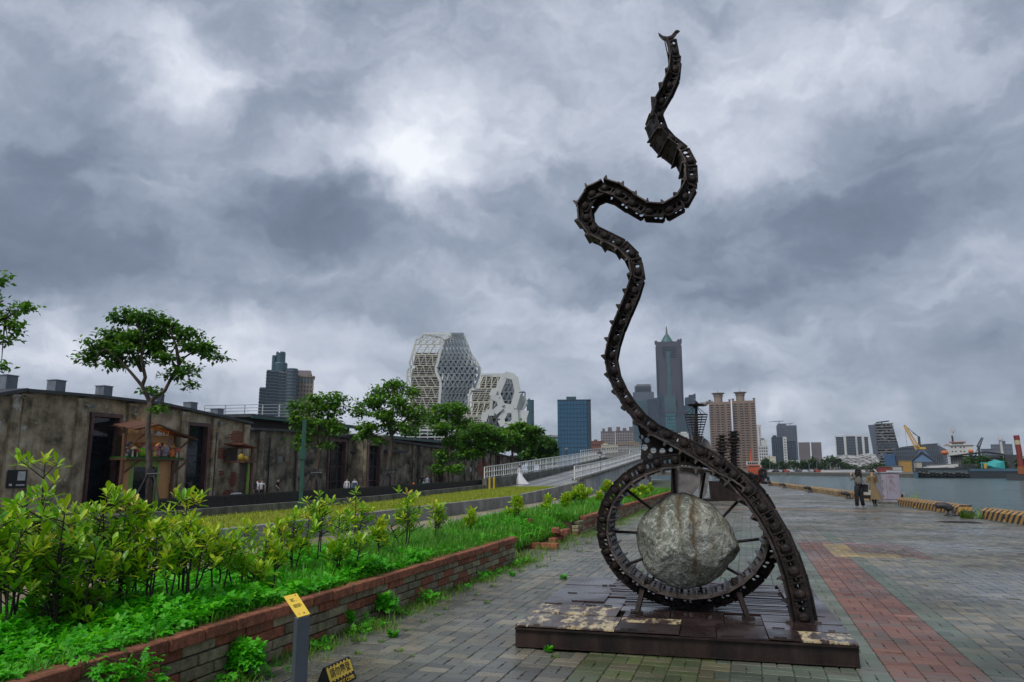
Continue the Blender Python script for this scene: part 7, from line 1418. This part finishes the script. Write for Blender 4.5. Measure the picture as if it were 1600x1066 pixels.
# ---------------------------------------------------------------- barge
m_bar = mm2('barge_dark', (.020, .028, .036)); m_barb = mm2('barge_blue_strip', (.05, .11, .16)); Y = 268; e, w_ = site(1427, 1592, Y, 'long dark work barge with tyres, pipes and a turquoise tarpaulin', 'work_barge', 'barge'); e.location.z = -1.5; X = lambda px: px2x(e, px, Y); Z = lambda y: at(1500, y, Y).z + 1.5
boxp(e, X(1427), X(1592), 0, 12, -.5, Z(736.5), m_bar, 'hull'); boxp(e, X(1515), X(1592), -.2, 1, Z(736.5), Z(732.5), m_barb, 'blue_strip'); boxp(e, X(1450), X(1512), -.2, .0, Z(744), Z(735), m_cgr if False else mm2('barge_grey', (.06, .09, .10)), 'hull_plate'); boxp(e, X(1430), X(1520), 0, 11, Z(736.5), Z(731), m_bar, 'deck_house'); boxp(e, X(1427), X(1434), -1, 3, 0, Z(738), m_barb, 'bow_block')
m = MB(); tor = []
for k in range(12):
    px = 1437 + k * 6.6; m = MB(); cx_t, cz_t = X(px), Z(741 + (k % 3)); R0 = 1.0
    m.tube([(cx_t + R0 * .7 * cos(t), -.45, cz_t + R0 * .7 * sin(t)) for t in np.linspace(0, 2 * pi, 11)], .32, 5, caps=False); m.build('tyre', m_blk, e)
m = MB(); m.bar((X(1442), 3, Z(732)), (X(1498), 3, Z(727)), 1.0); m.bar((X(1446), 2, Z(733.5)), (X(1492), 2, Z(730)), 1.0, 1.0); m.build('white_pipe', m_shipw, e); m = MB(); m.bar((X(1448), 1, Z(733.6)), (X(1482), 1, Z(731.6)), .6); m.build('red_pipe', m_rp, e)
m_tq = mm2('turquoise_tarp', (.04, .38, .36)); m = MB(); m.ell((X(1558), 4, Z(729)), (3.0, 3, 2.2), 12, 8); [v for v in m.v]; o = m.build('tarpaulin', m_tq, e)
for v in o.data.vertices: v.co += Vector((noise.noise(v.co * .9), 0, noise.noise(v.co * .8 + Vector((5, 5, 5))))) * .9
m = MB(); m.b2(X(1533), X(1550), 3, 4, Z(724), Z(722.5)); m.bar((X(1535), 3, Z(732)), (X(1535), 3, Z(723)), .4); m.bar((X(1549), 3, Z(732)), (X(1549), 3, Z(723)), .4); m.build('frame', m_tq, e); boxp(e, X(1538), X(1546), 3, 6, Z(732), Z(724), m_cry, 'yellow_machine')
for k in range(8): px = 1500 + k * 4; m = MB(); m.bar((X(px), 1, Z(732)), (X(px), 1, Z(727)), .25); m.build('stanchion', m_cdk, e)
m = MB(); m.bar((X(1498), 1, Z(727)), (X(1534), 1, Z(725)), .3); m.bar((X(1498), 1, Z(729.5)), (X(1534), 1, Z(728)), .2); m.build('hand_rail', m_cdk, e)
# ---------------------------------------------------------------- tug
m_tug = M('tug_red', [(.42, .075, .03), (.55, .12, .045)], .6, .5, streak=.35); Y = 104; e, w_ = site(1166, 1197, Y, 'orange red tug boat with white wheelhouse moored past the quay end', 'tug_boat', 'boat'); e.location.z = -1.4; X = lambda px: px2x(e, px, Y); Z = lambda y: at(1182, y, Y).z + 1.4
m = MB(); L_ = 9; hw = (X(1196) - X(1168)) / 2; xc = (X(1196) + X(1168)) / 2; sec = [(0, .75), (2, .95), (5, 1.0), (9, .98), (14, .8)]; vs = []
for y, k in sec: vs += [(xc - hw * k, y, Z(735)), (xc - hw * k * .85, y, -.4), (xc + hw * k * .85, y, -.4), (xc + hw * k, y, Z(735))]
m.add(vs, [(4 * k + i, 4 * k + i + 1, 4 * k + 5 + i, 4 * k + 4 + i) for k in range(4) for i in range(3)] + [(4 * k + 3, 4 * k, 4 * k + 4, 4 * k + 7) for k in range(4)] + [(0, 3, 2, 1), (16, 17, 18, 19)]); m.build('hull', m_tug, e); boxp(e, X(1168), X(1193), 2, 10, Z(735), Z(730.5), m_tug, 'bulwark'); boxp(e, X(1170), X(1190), 3, 9, Z(730.5), Z(727), m_shipw, 'cabin'); boxp(e, X(1166), X(1186), 3, 8, Z(727), Z(721), m_shipw, 'wheelhouse')
grid(e, X(1168), X(1185), 3, Z(725), Z(722), 5, 1, m_wdk, .75, .9, .1, 'wheelhouse_windows'); boxp(e, X(1165), X(1188), 2.6, 8.4, Z(728), Z(726.6), m_tug, 'orange_deck'); mast(e, X(1174), 5, Z(721), Z(700), .22, m_tug); 
for px, y in ((1191.5, 738), (1195, 750), (1172, 745), (1180, 748)):
    m = MB(); m.tube([(X(px) + .42 * cos(t), -.25 - (0 if px < 1190 else .1), Z(y) + .42 * sin(t)) for t in np.linspace(0, 2 * pi, 11)], .22, 6, caps=False); m.build('tyre', m_blk, e)
# ================================================================ QUAY EDGE
m_hz = bpy.data.materials.new('hazard_striped_concrete'); m_hz.use_nodes = True; t = m_hz.node_tree; b = t.nodes['Principled BSDF']; tcn = N(t, 'ShaderNodeTexCoord'); sp_ = N(t, 'ShaderNodeSeparateXYZ'); L(t, tcn.outputs['Object'], sp_.inputs[0])
u = mth(t, 'FRACT', mth(t, 'MULTIPLY', mth(t, 'ADD', sp_.outputs[1], mth(t, 'MULTIPLY', sp_.outputs[2], 1.1)), 2.6)); nn = N(t, 'ShaderNodeTexNoise', i_Scale=9.0, i_Detail=6.0); L(t, tcn.outputs['Object'], nn.inputs['Vector'])
st_ = mth(t, 'LESS_THAN', u, .46); mm_ = N(t, 'ShaderNodeMix', data_type='RGBA'); L(t, st_, mm_.inputs['Factor']); mm_.inputs['A'].default_value = (.50, .27, .07, 1); mm_.inputs['B'].default_value = (.03, .03, .035, 1)
wr = ramp(t, nn.outputs[0], [(.52, (0, 0, 0)), (.62, (1, 1, 1))]); m3 = N(t, 'ShaderNodeMix', data_type='RGBA'); L(t, mth(t, 'MULTIPLY', wr, .45), m3.inputs['Factor']); L(t, mm_.outputs['Result'], m3.inputs['A']); m3.inputs['B'].default_value = (.22, .19, .14, 1); L(t, m3.outputs['Result'], b.inputs['Base Color']); b.inputs['Roughness'].default_value = .7
m_kerb = M('worn_orange_kerb', [(.20, .13, .06), (.38, .24, .11), (.46, .32, .17)], 2, .8, bump=.3, streak=.3)
def kerb_mesh(l, mat): m = MB(); w_, h_ = .46, .36; pts = [(-w_ / 2, 0), (w_ / 2, 0), (w_ / 2, h_), (-w_ / 2 + .10, h_), (-w_ / 2, h_ - .09)]; m.prism([(a, b) for a, b in pts], -l / 2, l / 2, axis=1); return m.mesh('kerb_block', mat)
QN = Vector((QD.y, -QD.x, 0)); QR = -atan2(QD.x, QD.y)
def onq(px): # point on the quay edge line for a picture column
    d = ray(px, 734); k = (QA.x * QD.y - QA.y * QD.x) / (d.x * QD.y - d.y * QD.x); return Vector((d.x * k, d.y * k, 0))
KM = {}
runs = [(1700, 1562, 'broad striped kerb blocks at the right edge of the photo', True), (1560, 1526, 'striped kerb block just right of the big bollard gap', True), (1492, 1460, 'striped kerb block left of the big bollard', True), (1459, 1426, 'striped kerb block next to the grey cabinet', True), (1424, 1398, 'weed covered striped kerb block behind the cabinet', True), (1366, 1354, 'short striped kerb block between the two women', True), (1345, 1328, 'faded striped kerb block left of the women', True), (1327, 1311, 'worn striped kerb block beyond the second bollard', True), (1310, 1281, 'worn orange kerb between two bollards', False), (1278, 1262, 'orange kerb block beyond the third bollard', False), (1261, 1245, 'orange kerb block before the fourth bollard', False), (1243, 1228, 'small far orange kerb block', False), (1227, 1214, 'farther orange kerb block near the tug', False), (1213, 1198, 'last orange kerb block beside the tug', False)]
for a, b_, lab, st in runs:
    p, q_ = onq(a), onq(b_); l_ = (q_ - p).length; key = (round(l_, 2), st); e = empty('kerb_block', (p + q_) / 2 + QN * .22, rz=QR, label=lab, cat='kerb block', group='kerb blocks along the quay edge')
    n = max(1, round(l_ / 2.2))
    for k in range(n): o = inst('segment', kerb_mesh(l_ / n - .03, m_hz if st else m_kerb), e, (random.uniform(-.015, .015), -l_ / 2 + l_ * (k + .5) / n, 0), (0, 0, random.gauss(0, .008)))
m_bol = M('black_bollard_iron', [(.018, .018, .020), (.045, .044, .046)], 8, .35, bump=.3, rough2=.6)
def bollard(px, lab, s=1.0, dy=.1):
    p = onq(px) - QN * dy; e = empty('mooring_bollard', (p.x, p.y, 0), rz=QR, label=lab, cat='bollard', group='mooring bollards on the quay'); m = MB(); m.lathe([(.34 * s, 0), (.34 * s, .03), (.22 * s, .07 * s), (.17 * s, .2 * s), (.17 * s, .32 * s)], 14); m.build('base', m_bol, e, smooth=True)
    m = MB(); m.tube([(.0, 0, .26 * s), (-.06 * s, 0, .40 * s), (-.25 * s, 0, .50 * s), (-.55 * s, 0, .50 * s), (-.68 * s, 0, .44 * s)], [.17 * s, .20 * s, .17 * s, .15 * s, .10 * s], 12); m.build('horn', m_bol, e, smooth=True)
bollard(1500, 'nearest curved black mooring bollard between striped kerbs', .72, .45); bollard(1333, 'second black mooring bollard left of the women', .62, .35); bollard(1272, 'third black mooring bollard along the worn kerb', .7, .35); bollard(1231, 'fourth small mooring bollard along the far kerb', .7, .35); bollard(1208, 'last tiny mooring bollard near the tug', .8, .35)
for px, py, lab in ((1512, 807, 'lump of dark rope on the ground right of the nearest bollard'),):
    p = gr(px, py); m = MB()
    for k in range(4): m.tube([((.28 - .04 * k) * cos(t), (.2 - .03 * k) * sin(t), .04 + .04 * k) for t in np.linspace(0, 2 * pi, 14)], .035, 5, caps=False)
    o = m.build('rope_coil', m_bol, None, loc=p); tag(o, lab, 'rope')
# weeds on the quay edge
for px, py, w_, n, lab in ((1412, 787, 60, 1, 'weed patch overgrowing the kerb right of the cabinet'), (1525, 810, 60, 0, 'long weed patch before the striped kerb right of the bollard'), (1356, 776, 16, 0, 'weed sprig on the kerb behind the women'), (1276, 768, 14, 0, 'weed sprig by the third bollard')):
    tuft(px, py, w_, 0, lab, 'weed', 'weeds along the quay edge')
# utility cabinet
m_cab = M('lilac_grey_cabinet', [(.30, .27, .32), (.40, .36, .42)], 1.2, .55, streak=.25, dirt=(5, .6, .68, (.22, .18, .18)))
c0 = gr(1391, 787); e = empty('utility_cabinet', c0, rz=-.22, label='tall lilac grey utility cabinet with faded red scribbles, beside the women', cat='cabinet'); k = c0.y / F; ch = (787 - 741) * k; cw_ = 17 * k * 1.15
boxp(e, -cw_ * .95, cw_ * 1.0, -.5, .7, 0, .10, m_concd, 'plinth'); boxp(e, -cw_ * .62, cw_ * .68, -.30, .5, .10, ch, m_cab, 'body'); boxp(e, -cw_ * .66, cw_ * .72, -.34, .54, ch, ch + .05, m_cab, 'lid'); boxp(e, -cw_ * .25, cw_ * .62, -.325, -.303, .22, ch - .08, m_cab, 'door'); boxp(e, -cw_ * .58, -cw_ * .29, -.325, -.303, .22, ch - .08, m_cab, 'door')
m = MB()
for z in (.35, .7, 1.05): m.b2(-cw_ * .60, -cw_ * .54, -.35, -.325, z, z + .09)
m.build('hinge', m_cgr, e); m = MB()
for (x, z, w, h) in ((.02, ch * .86, .24, .02), (.02, ch * .90, .18, .018)): m.b2(x - w / 2, x + w / 2, -.331, -.326, z, z + h)
r_ = random.Random(4)
for q_ in range(14): x = .05 + r_.uniform(-.14, .14); z = ch * r_.uniform(.42, .62); m.bar((x, -.33, z), (x + r_.uniform(-.08, .08), -.33, z + r_.uniform(-.05, .08)), .012, .006)
m.build('red_marks', cloth((.45, .16, .16)), e); m = MB(); m.bar((.0, -.33, ch * .68), (.05, -.33, ch * .80), .014, .006); m.bar((.05, -.33, ch * .80), (.12, -.33, ch * .66), .014, .006); m.bar((.12, -.33, ch * .66), (.2, -.33, ch * .62), .012, .006); m.build('dark_marks', m_blk, e)
boxp(e, cw_ * .72, cw_ * 1.05, -.1, .3, .45, .55, m_cab, 'side_bracket'); boxp(e, cw_ * .95, cw_ * 1.05, -.1, .3, .0, .45, m_cab, 'side_bracket')
# the two women
p = gr(1344, 793); e = person(p, .25 + pi, 1.68, 'woman with long curly dark hair taking a picture, seen from behind', (.16, .145, .12), (.012, .012, .015), (.75, .75, .72), arms=(((-.24, -.12, 1.16), (-.08, -.30, 1.36)), ((.24, -.12, 1.16), (.10, -.30, 1.40))), legs=(((-.12, -.01, .48), (-.17, .02, .07), (-.18, -.10, .03)), ((.11, -.01, .48), (.13, .02, .07), (.14, -.10, .03))), hairlen=.26, sleeve='short', hands=True)
bag(e, (-.24, .10, .84), (.16, .22, .34), (.012, .012, .014), 'shoulder_bag', [(-.24, .10, 1.0), (-.12, .13, 1.2), (.08, .12, 1.38), (.13, .02, 1.42)]); m2_ = MB(); [m2_.tube([(q * .075, 0, .93), (q * .105, -.01, .70), (q * .13, -.01, .40), (q * .16, .01, .09)], [.115, .105, .085, .078], 10) for q in (-1, 1)]; m2_.ell((0, .005, .92), (.17, .125, .13), 12, 8); m2_.build('trousers', cloth((.012, .012, .015)), e, smooth=True); m2_ = MB(); m2_.tube([(0, 0, 1.0), (0, .005, 1.12), (0, .01, 1.28), (0, .0, 1.37)], [.165, .155, .175, .12], 12); m2_.build('blouse', cloth((.16, .145, .12)), e, smooth=True); m = MB(); m.box((.02, -.36, 1.42), (.16, .02, .09)); m.build('phone', m_blk, e)
m = MB(); r_ = random.Random(2)
for q_ in range(60): a_ = r_.uniform(0, 2 * pi); z = r_.uniform(1.28, 1.68); m.ell((.125 * cos(a_) * (1 if z < 1.58 else .75), .05 + .10 * sin(a_), z), (.035, .035, .04), 6, 4)
m.build('curls', m_hair, e, smooth=True)
p = gr(1366, 791); e = person(p, -.15, 1.66, 'woman in long khaki dress posing with a dark and white bag beside the cabinet', (.22, .155, .075), (.03, .03, .03), (.02, .02, .02), arms=(((-.23, .02, 1.09), (-.27, -.05, .84)), ((.21, .10, 1.09), (.10, .18, .93))), hairlen=.0, sleeve='short', hands=True, skirt=(.30, 1.02, .125, .30, (.22, .155, .075), .10), legs=(((-.07, -.03, .48), (-.02, -.04, .07), (-.04, -.14, .03)), ((.08, .02, .48), (.09, .05, .07), (.12, -.06, .03))), head_tilt=.03)
m = MB(); m.tube([(-.17, .0, 1.32), (-.21, .0, 1.18), (-.24, .01, 1.08)], [.07, .08, .095], 8, caps=False); m.tube([(.17, .02, 1.32), (.20, .06, 1.16), (.22, .08, 1.08)], [.07, .08, .09], 8, caps=False); m.build('sleeve', cloth((.22, .155, .075)), e, smooth=True)
m = MB(); m.box((-.28, -.06, .60), (.30, .12, .26)); b_ = m.build('handbag', cloth((.45, .43, .38)), e); m = MB(); m.box((-.27, -.06, .42), (.34, .14, .16)); m.tube([(-.38, -.06, .74), (-.32, -.06, .92), (-.24, -.06, .92), (-.18, -.06, .74)], .012, 6); m.build('handbag_base', cloth((.012, .012, .014)), b_)
# manhole / drain plates near the quay
for px, py, w, lab in ((1500, 816, 1.1, 'rusty drain plate in the paving before the striped kerb'),): p = gr(px, py, .003); e = empty('drain_cover', p, rz=-A, label=lab, cat='drain cover'); m = MB(); m.b2(-w / 2, w / 2, -.4, .4, -.002, .006); m.build('plate', m_gird, e); m = MB(); [m.b2(-w / 2 + .08, w / 2 - .08, y, y + .02, .006, .012) for y in (-.3, -.1, .1, .3)]; m.build('ribs', m_gird, e)
# ================================================================ OTHER SCRAP SCULPTURES behind the ring
m_slab = M('grey_steel_slab', [(.10, .09, .085), (.17, .155, .145), (.22, .20, .19)], 1.5, .5, bump=.2)
Y = 36; g0 = gr(1085, 783); e = empty('scrap_ship_sculpture', (g0.x, g0.y, 0), rz=-.2, label='scrap metal sculpture like a sail ship with a wire cage on its mast', cat='sculpture'); Yg = g0.y
def S(px, py, d=0): v = at(px, py, Yg + d) - Vector((g0.x, g0.y, 0)); a_ = .2; return Vector((v.x * cos(a_) - v.y * sin(a_), v.x * sin(a_) + v.y * cos(a_), v.z))
m = MB(); m.tube([S(1087, 740), S(1088, 628)], [.13, .07], 8); m.build('mast', m_rust, e)
for k in range(13):
    y = 648 + k * 3.9; hw = (17.5 - k * 1.15); m = MB(); rx = hw * Yg / F; c = S(1087.5 + k * .3, y); m.tube([(c.x + rx * cos(t), c.y + rx * .6 * sin(t), c.z) for t in np.linspace(0, 2 * pi, 15)], .022, 5, caps=False); m.tube([(c.x - rx, c.y, c.z), (c.x + rx, c.y, c.z)], .02, 4); m.build('cage_ring', m_gird, e)
m = MB()
for px in (1070, 1105, 1079, 1097): m.tube([S(1087, 634), S(px, 649), S(1087 + (px - 1087) * .35, 692)], .02, 4)
m.build('cage_wires', m_gird, e); m = MB(); m.lathe([(.1, 0), (.42, .06), (.45, .14), (.1, .16)], 10, tuple(S(1087, 636))); m.build('crows_nest', m_rust, e)
c = S(1098, 632); m = MB(); m.ell(c, (.28, .1, .12), 10, 6); m.ell(c + Vector((.25, 0, .1)), (.11, .08, .09), 8, 5); m.bar(c + Vector((.32, 0, .12)), c + Vector((.55, 0, .16)), .05); m.bar(c + Vector((-.2, 0, 0)), c + Vector((-.45, 0, .3)), .12, .05); m.build('bird', m_slab, e, smooth=True)
for poly, d in (([(1072, 700), (1083, 679), (1100, 682), (1092, 702)], 0), ([(1092, 702), (1100, 684), (1108, 690), (1113, 704), (1108, 708)], .3), ([(1052, 735), (1100, 735), (1093, 760), (1080, 776), (1060, 776), (1053, 760)], 0), ([(1100, 742), (1108, 745), (1104, 772), (1094, 784), (1092, 766)], -.2)):
    m = MB(); a = [S(*q, d) for q in poly]; n = len(a); c = [v + Vector((0, .5, 0)) for v in a]; m.add(a + c, [tuple(range(n)), tuple(range(2 * n - 1, n - 1, -1))] + [(i, n + i, n + (i + 1) % n, (i + 1) % n) for i in range(n)]); m.build('steel_plate', m_slab, e)
m = MB(); m.bar(S(1053, 712), S(1053, 784), .28); m.bar(S(1096, 712), S(1096, 786), .12); m.bar(S(1053, 733), S(1112, 736), .2); m.b2(-.9, 1.2, -.4, .8, 0, .12); m.build('stand', m_rust, e)
g1 = gr(1130, 783); e = empty('scrap_posts_sculpture', (g1.x, g1.y, 0), rz=-.2, label='scrap metal sculpture with two toothed posts on a dark hull box', cat='sculpture'); g0 = g1; Yg = g1.y
m = MB(); a = [S(*q) for q in ((1109, 752), (1156, 752), (1156, 776), (1150, 783), (1112, 783))]; n = len(a); c = [v + Vector((0, 1.2, 0)) for v in a]; m.add(a + c, [tuple(range(n)), tuple(range(2 * n - 1, n - 1, -1))] + [(i, n + i, n + (i + 1) % n, (i + 1) % n) for i in range(n)]); m.build('hull_box', m_gird, e)
for px, top, r_ in ((1128, 682, .22), (1146.5, 676, .26)):
    m = MB(); m.tube([S(px, 752), S(px, top)], r_ * .6, 8)
    for k in range(16):
        c = S(px, top + k * 4.4); m.tube([c, c + Vector((0, 0, .07))], r_ * (1.15 if k % 2 else .85), 10)
        for q_ in range(4): a_ = q_ * pi / 2 + k * .4; m.bar(c, c + Vector((cos(a_) * .38, sin(a_) * .3, .02)), .03)
    m.build('toothed_post', m_rust, e)
for k in range(5): y = 686 + k * 5; m = MB(); c = S(1137, y); m.tube([(c.x + .62 * cos(t), c.y + .35 * sin(t), c.z) for t in np.linspace(0, 2 * pi, 15)], .03, 5, caps=False); m.build('wire_ring', m_gird, e)
# ================================================================ INFO POST and WARNING SIGN
m_gpost = M('slate_grey_post', [(.065, .080, .095), (.085, .10, .12)], 3, .45); m_yplate = M('yellow_plate', [(.80, .52, .05), (.86, .60, .07)], 2, .4); m_ink = M('dark_print', [(.03, .03, .02)], 3, .6)
p1, p2, p3, p4 = at(465, 966, 5.60), at(484.5, 960.5, 5.67), at(463.5, 928, 5.83), at(443, 933, 5.76); e = empty('info_post', (p1.x, p1.y, 0), label='slate grey post with slanted yellow information plate, before the planter', cat='sign')
o_ = Vector((p1.x, p1.y, 0)); a_, b_, c_, d_ = p1 - o_, p2 - o_, p3 - o_, p4 - o_; bk = Vector((-.045, .07, 0)); dn = Vector((0, 0, -.008)); m = MB(); lo = lambda v: Vector((v.x, v.y, 0)); lf = (d_ - a_).normalized() * .085
v8 = [lo(a_), lo(b_), lo(b_ + bk), lo(a_ + bk), a_ + dn, b_ + dn, b_ + bk + dn, a_ + bk + dn]; m.add(v8, [(0, 3, 2, 1), (4, 5, 6, 7), (0, 1, 5, 4), (1, 2, 6, 5), (2, 3, 7, 6), (3, 0, 4, 7)]); m.build('post', m_gpost, e)
nrm = (b_ - a_).cross(d_ - a_).normalized(); m = MB(); m.add([a_, b_, c_, d_, a_ + nrm * .006, b_ + nrm * .006, c_ + nrm * .006, d_ + nrm * .006], [(0, 3, 2, 1), (4, 5, 6, 7), (0, 1, 5, 4), (1, 2, 6, 5), (2, 3, 7, 6), (3, 0, 4, 7)]); pp = m.build('yellow_plate', m_yplate, e)
m = MB(); pt = lambda u, v: a_ + (b_ - a_) * u + (d_ - a_) * v + nrm * .0075
for (u0, u1, v0, v1) in ((.25, .55, .78, .80), (.25, .5, .73, .75), (.25, .55, .68, .70), (.62, .68, .67, .69), (.2, .8, .52, .535), (.2, .85, .48, .495), (.2, .85, .44, .455), (.2, .7, .40, .415), (.80, .90, .90, .94), (.55, .70, .09, .12), (.22, .28, .10, .13)):
    q_ = [pt(u0, v0), pt(u1, v0), pt(u1, v1), pt(u0, v1)]; m.add(q_ + [v + nrm * .001 for v in q_], [(3, 2, 1, 0), (4, 5, 6, 7), (0, 1, 5, 4), (1, 2, 6, 5), (2, 3, 7, 6), (3, 0, 4, 7)])
m.build('print', m_ink, pp)
T1, T2 = gr(506, 1044, .16), gr(545, 1026, .16); SG = (T1 + T2) / 2; e = empty('warning_sign', (SG.x, SG.y, 0), rz=atan2(T2.y - T1.y, T2.x - T1.x), label='low black and yellow folding sign reading DO NOT CLIMB', cat='sign'); hS = .16; wS = hypot(T2.x - T1.x, T2.y - T1.y)
tl_ = .30; sw = .07
for sgn in (-1, 1):
    m = MB(); th = .006; a = Vector((-wS / 2, sgn * sw, 0)); b = Vector((wS / 2, sgn * sw, 0)); c = Vector((wS / 2, 0, hS)); d = Vector((-wS / 2, 0, hS)); off = Vector((0, sgn * .006, .003)); m.add([a, b, c, d, a + off, b + off, c + off, d + off], [(0, 1, 2, 3), (7, 6, 5, 4), (0, 4, 5, 1), (1, 5, 6, 2), (2, 6, 7, 3), (3, 7, 4, 0)]); m.build('panel', m_blk, e)
m = MB(); 
for x in (-wS / 2 + .003, wS / 2 - .003): m.add([(x, -sw, 0), (x, sw, 0), (x, 0, hS), (x + .003, -sw, 0), (x + .003, sw, 0), (x + .003, 0, hS)], [(0, 1, 2), (5, 4, 3), (0, 3, 4, 1), (1, 4, 5, 2), (2, 5, 3, 0)])
m.build('side_panel', m_blk, e)
ang = atan2(hS, sw); Rf = Matrix.Rotation(ang, 3, 'X'); org = Vector((0, -sw - .0075, 0)); L_f = hypot(hS, sw)
def face(x, y, d): return org + Rf @ Vector((x, y, 0)) + (Rf @ Vector((0, 0, 1))) * d
yb = MB(); y0, y1 = .066, L_f - .016; pts = [(-wS / 2 + .012, y0), (wS / 2 - .012, y0), (wS / 2 - .012, y1), (-wS / 2 + .012, y1)]; yb.add([face(x, y, .001) for x, y in pts] + [face(x, y, .003) for x, y in pts], [(3, 2, 1, 0), (4, 5, 6, 7), (0, 1, 5, 4), (1, 2, 6, 5), (2, 3, 7, 6), (3, 0, 4, 7)]); yp = yb.build('yellow_field', m_yplate, e)
nT = 7
for row in (y0 - .010, y1):
    for k in range(nT): x = -wS / 2 + .018 + k * (wS - .03) / nT; q_ = [(x, row), (x + .016, row), (x + .022, row + .012), (x + .006, row + .012)]; m = MB(); m.add([face(a, b, .001) for a, b in q_] + [face(a, b, .003) for a, b in q_], [(3, 2, 1, 0), (4, 5, 6, 7), (0, 1, 5, 4), (1, 2, 6, 5), (2, 3, 7, 6), (3, 0, 4, 7)]); m.build('yellow_dash', m_yplate, e)
for body, size, y, mt, bo in (('請勿攀登', wS * .20, (y0 + y1) / 2, m_ink, .0006), ('DO NOT CLIMB', wS * .118, .026, m_yplate, .0004)):
    me = text_mesh(body, size, mt, bold=bo * .6, depth=.0008); o = inst('lettering', me, e, face(0, y, .0045), (ang, 0, 0))
# ================================================================ HAZE
hz = MB(); hz.b2(-2000, 2000, -100, 2500, -2.6 - 1.0, 330); m = bpy.data.materials.new('haze_air'); m.use_nodes = True; t = m.node_tree; t.nodes.clear()
o_ = N(t, 'ShaderNodeOutputMaterial'); pv_ = N(t, 'ShaderNodeVolumePrincipled'); pv_.inputs['Color'].default_value = (.86, .91, 1.0, 1); pv_.inputs['Density'].default_value = .00007; pv_.inputs['Anisotropy'].default_value = .0
L(t, pv_.outputs[0], o_.inputs['Volume']); tag(hz.build('haze', m), kind='stuff')
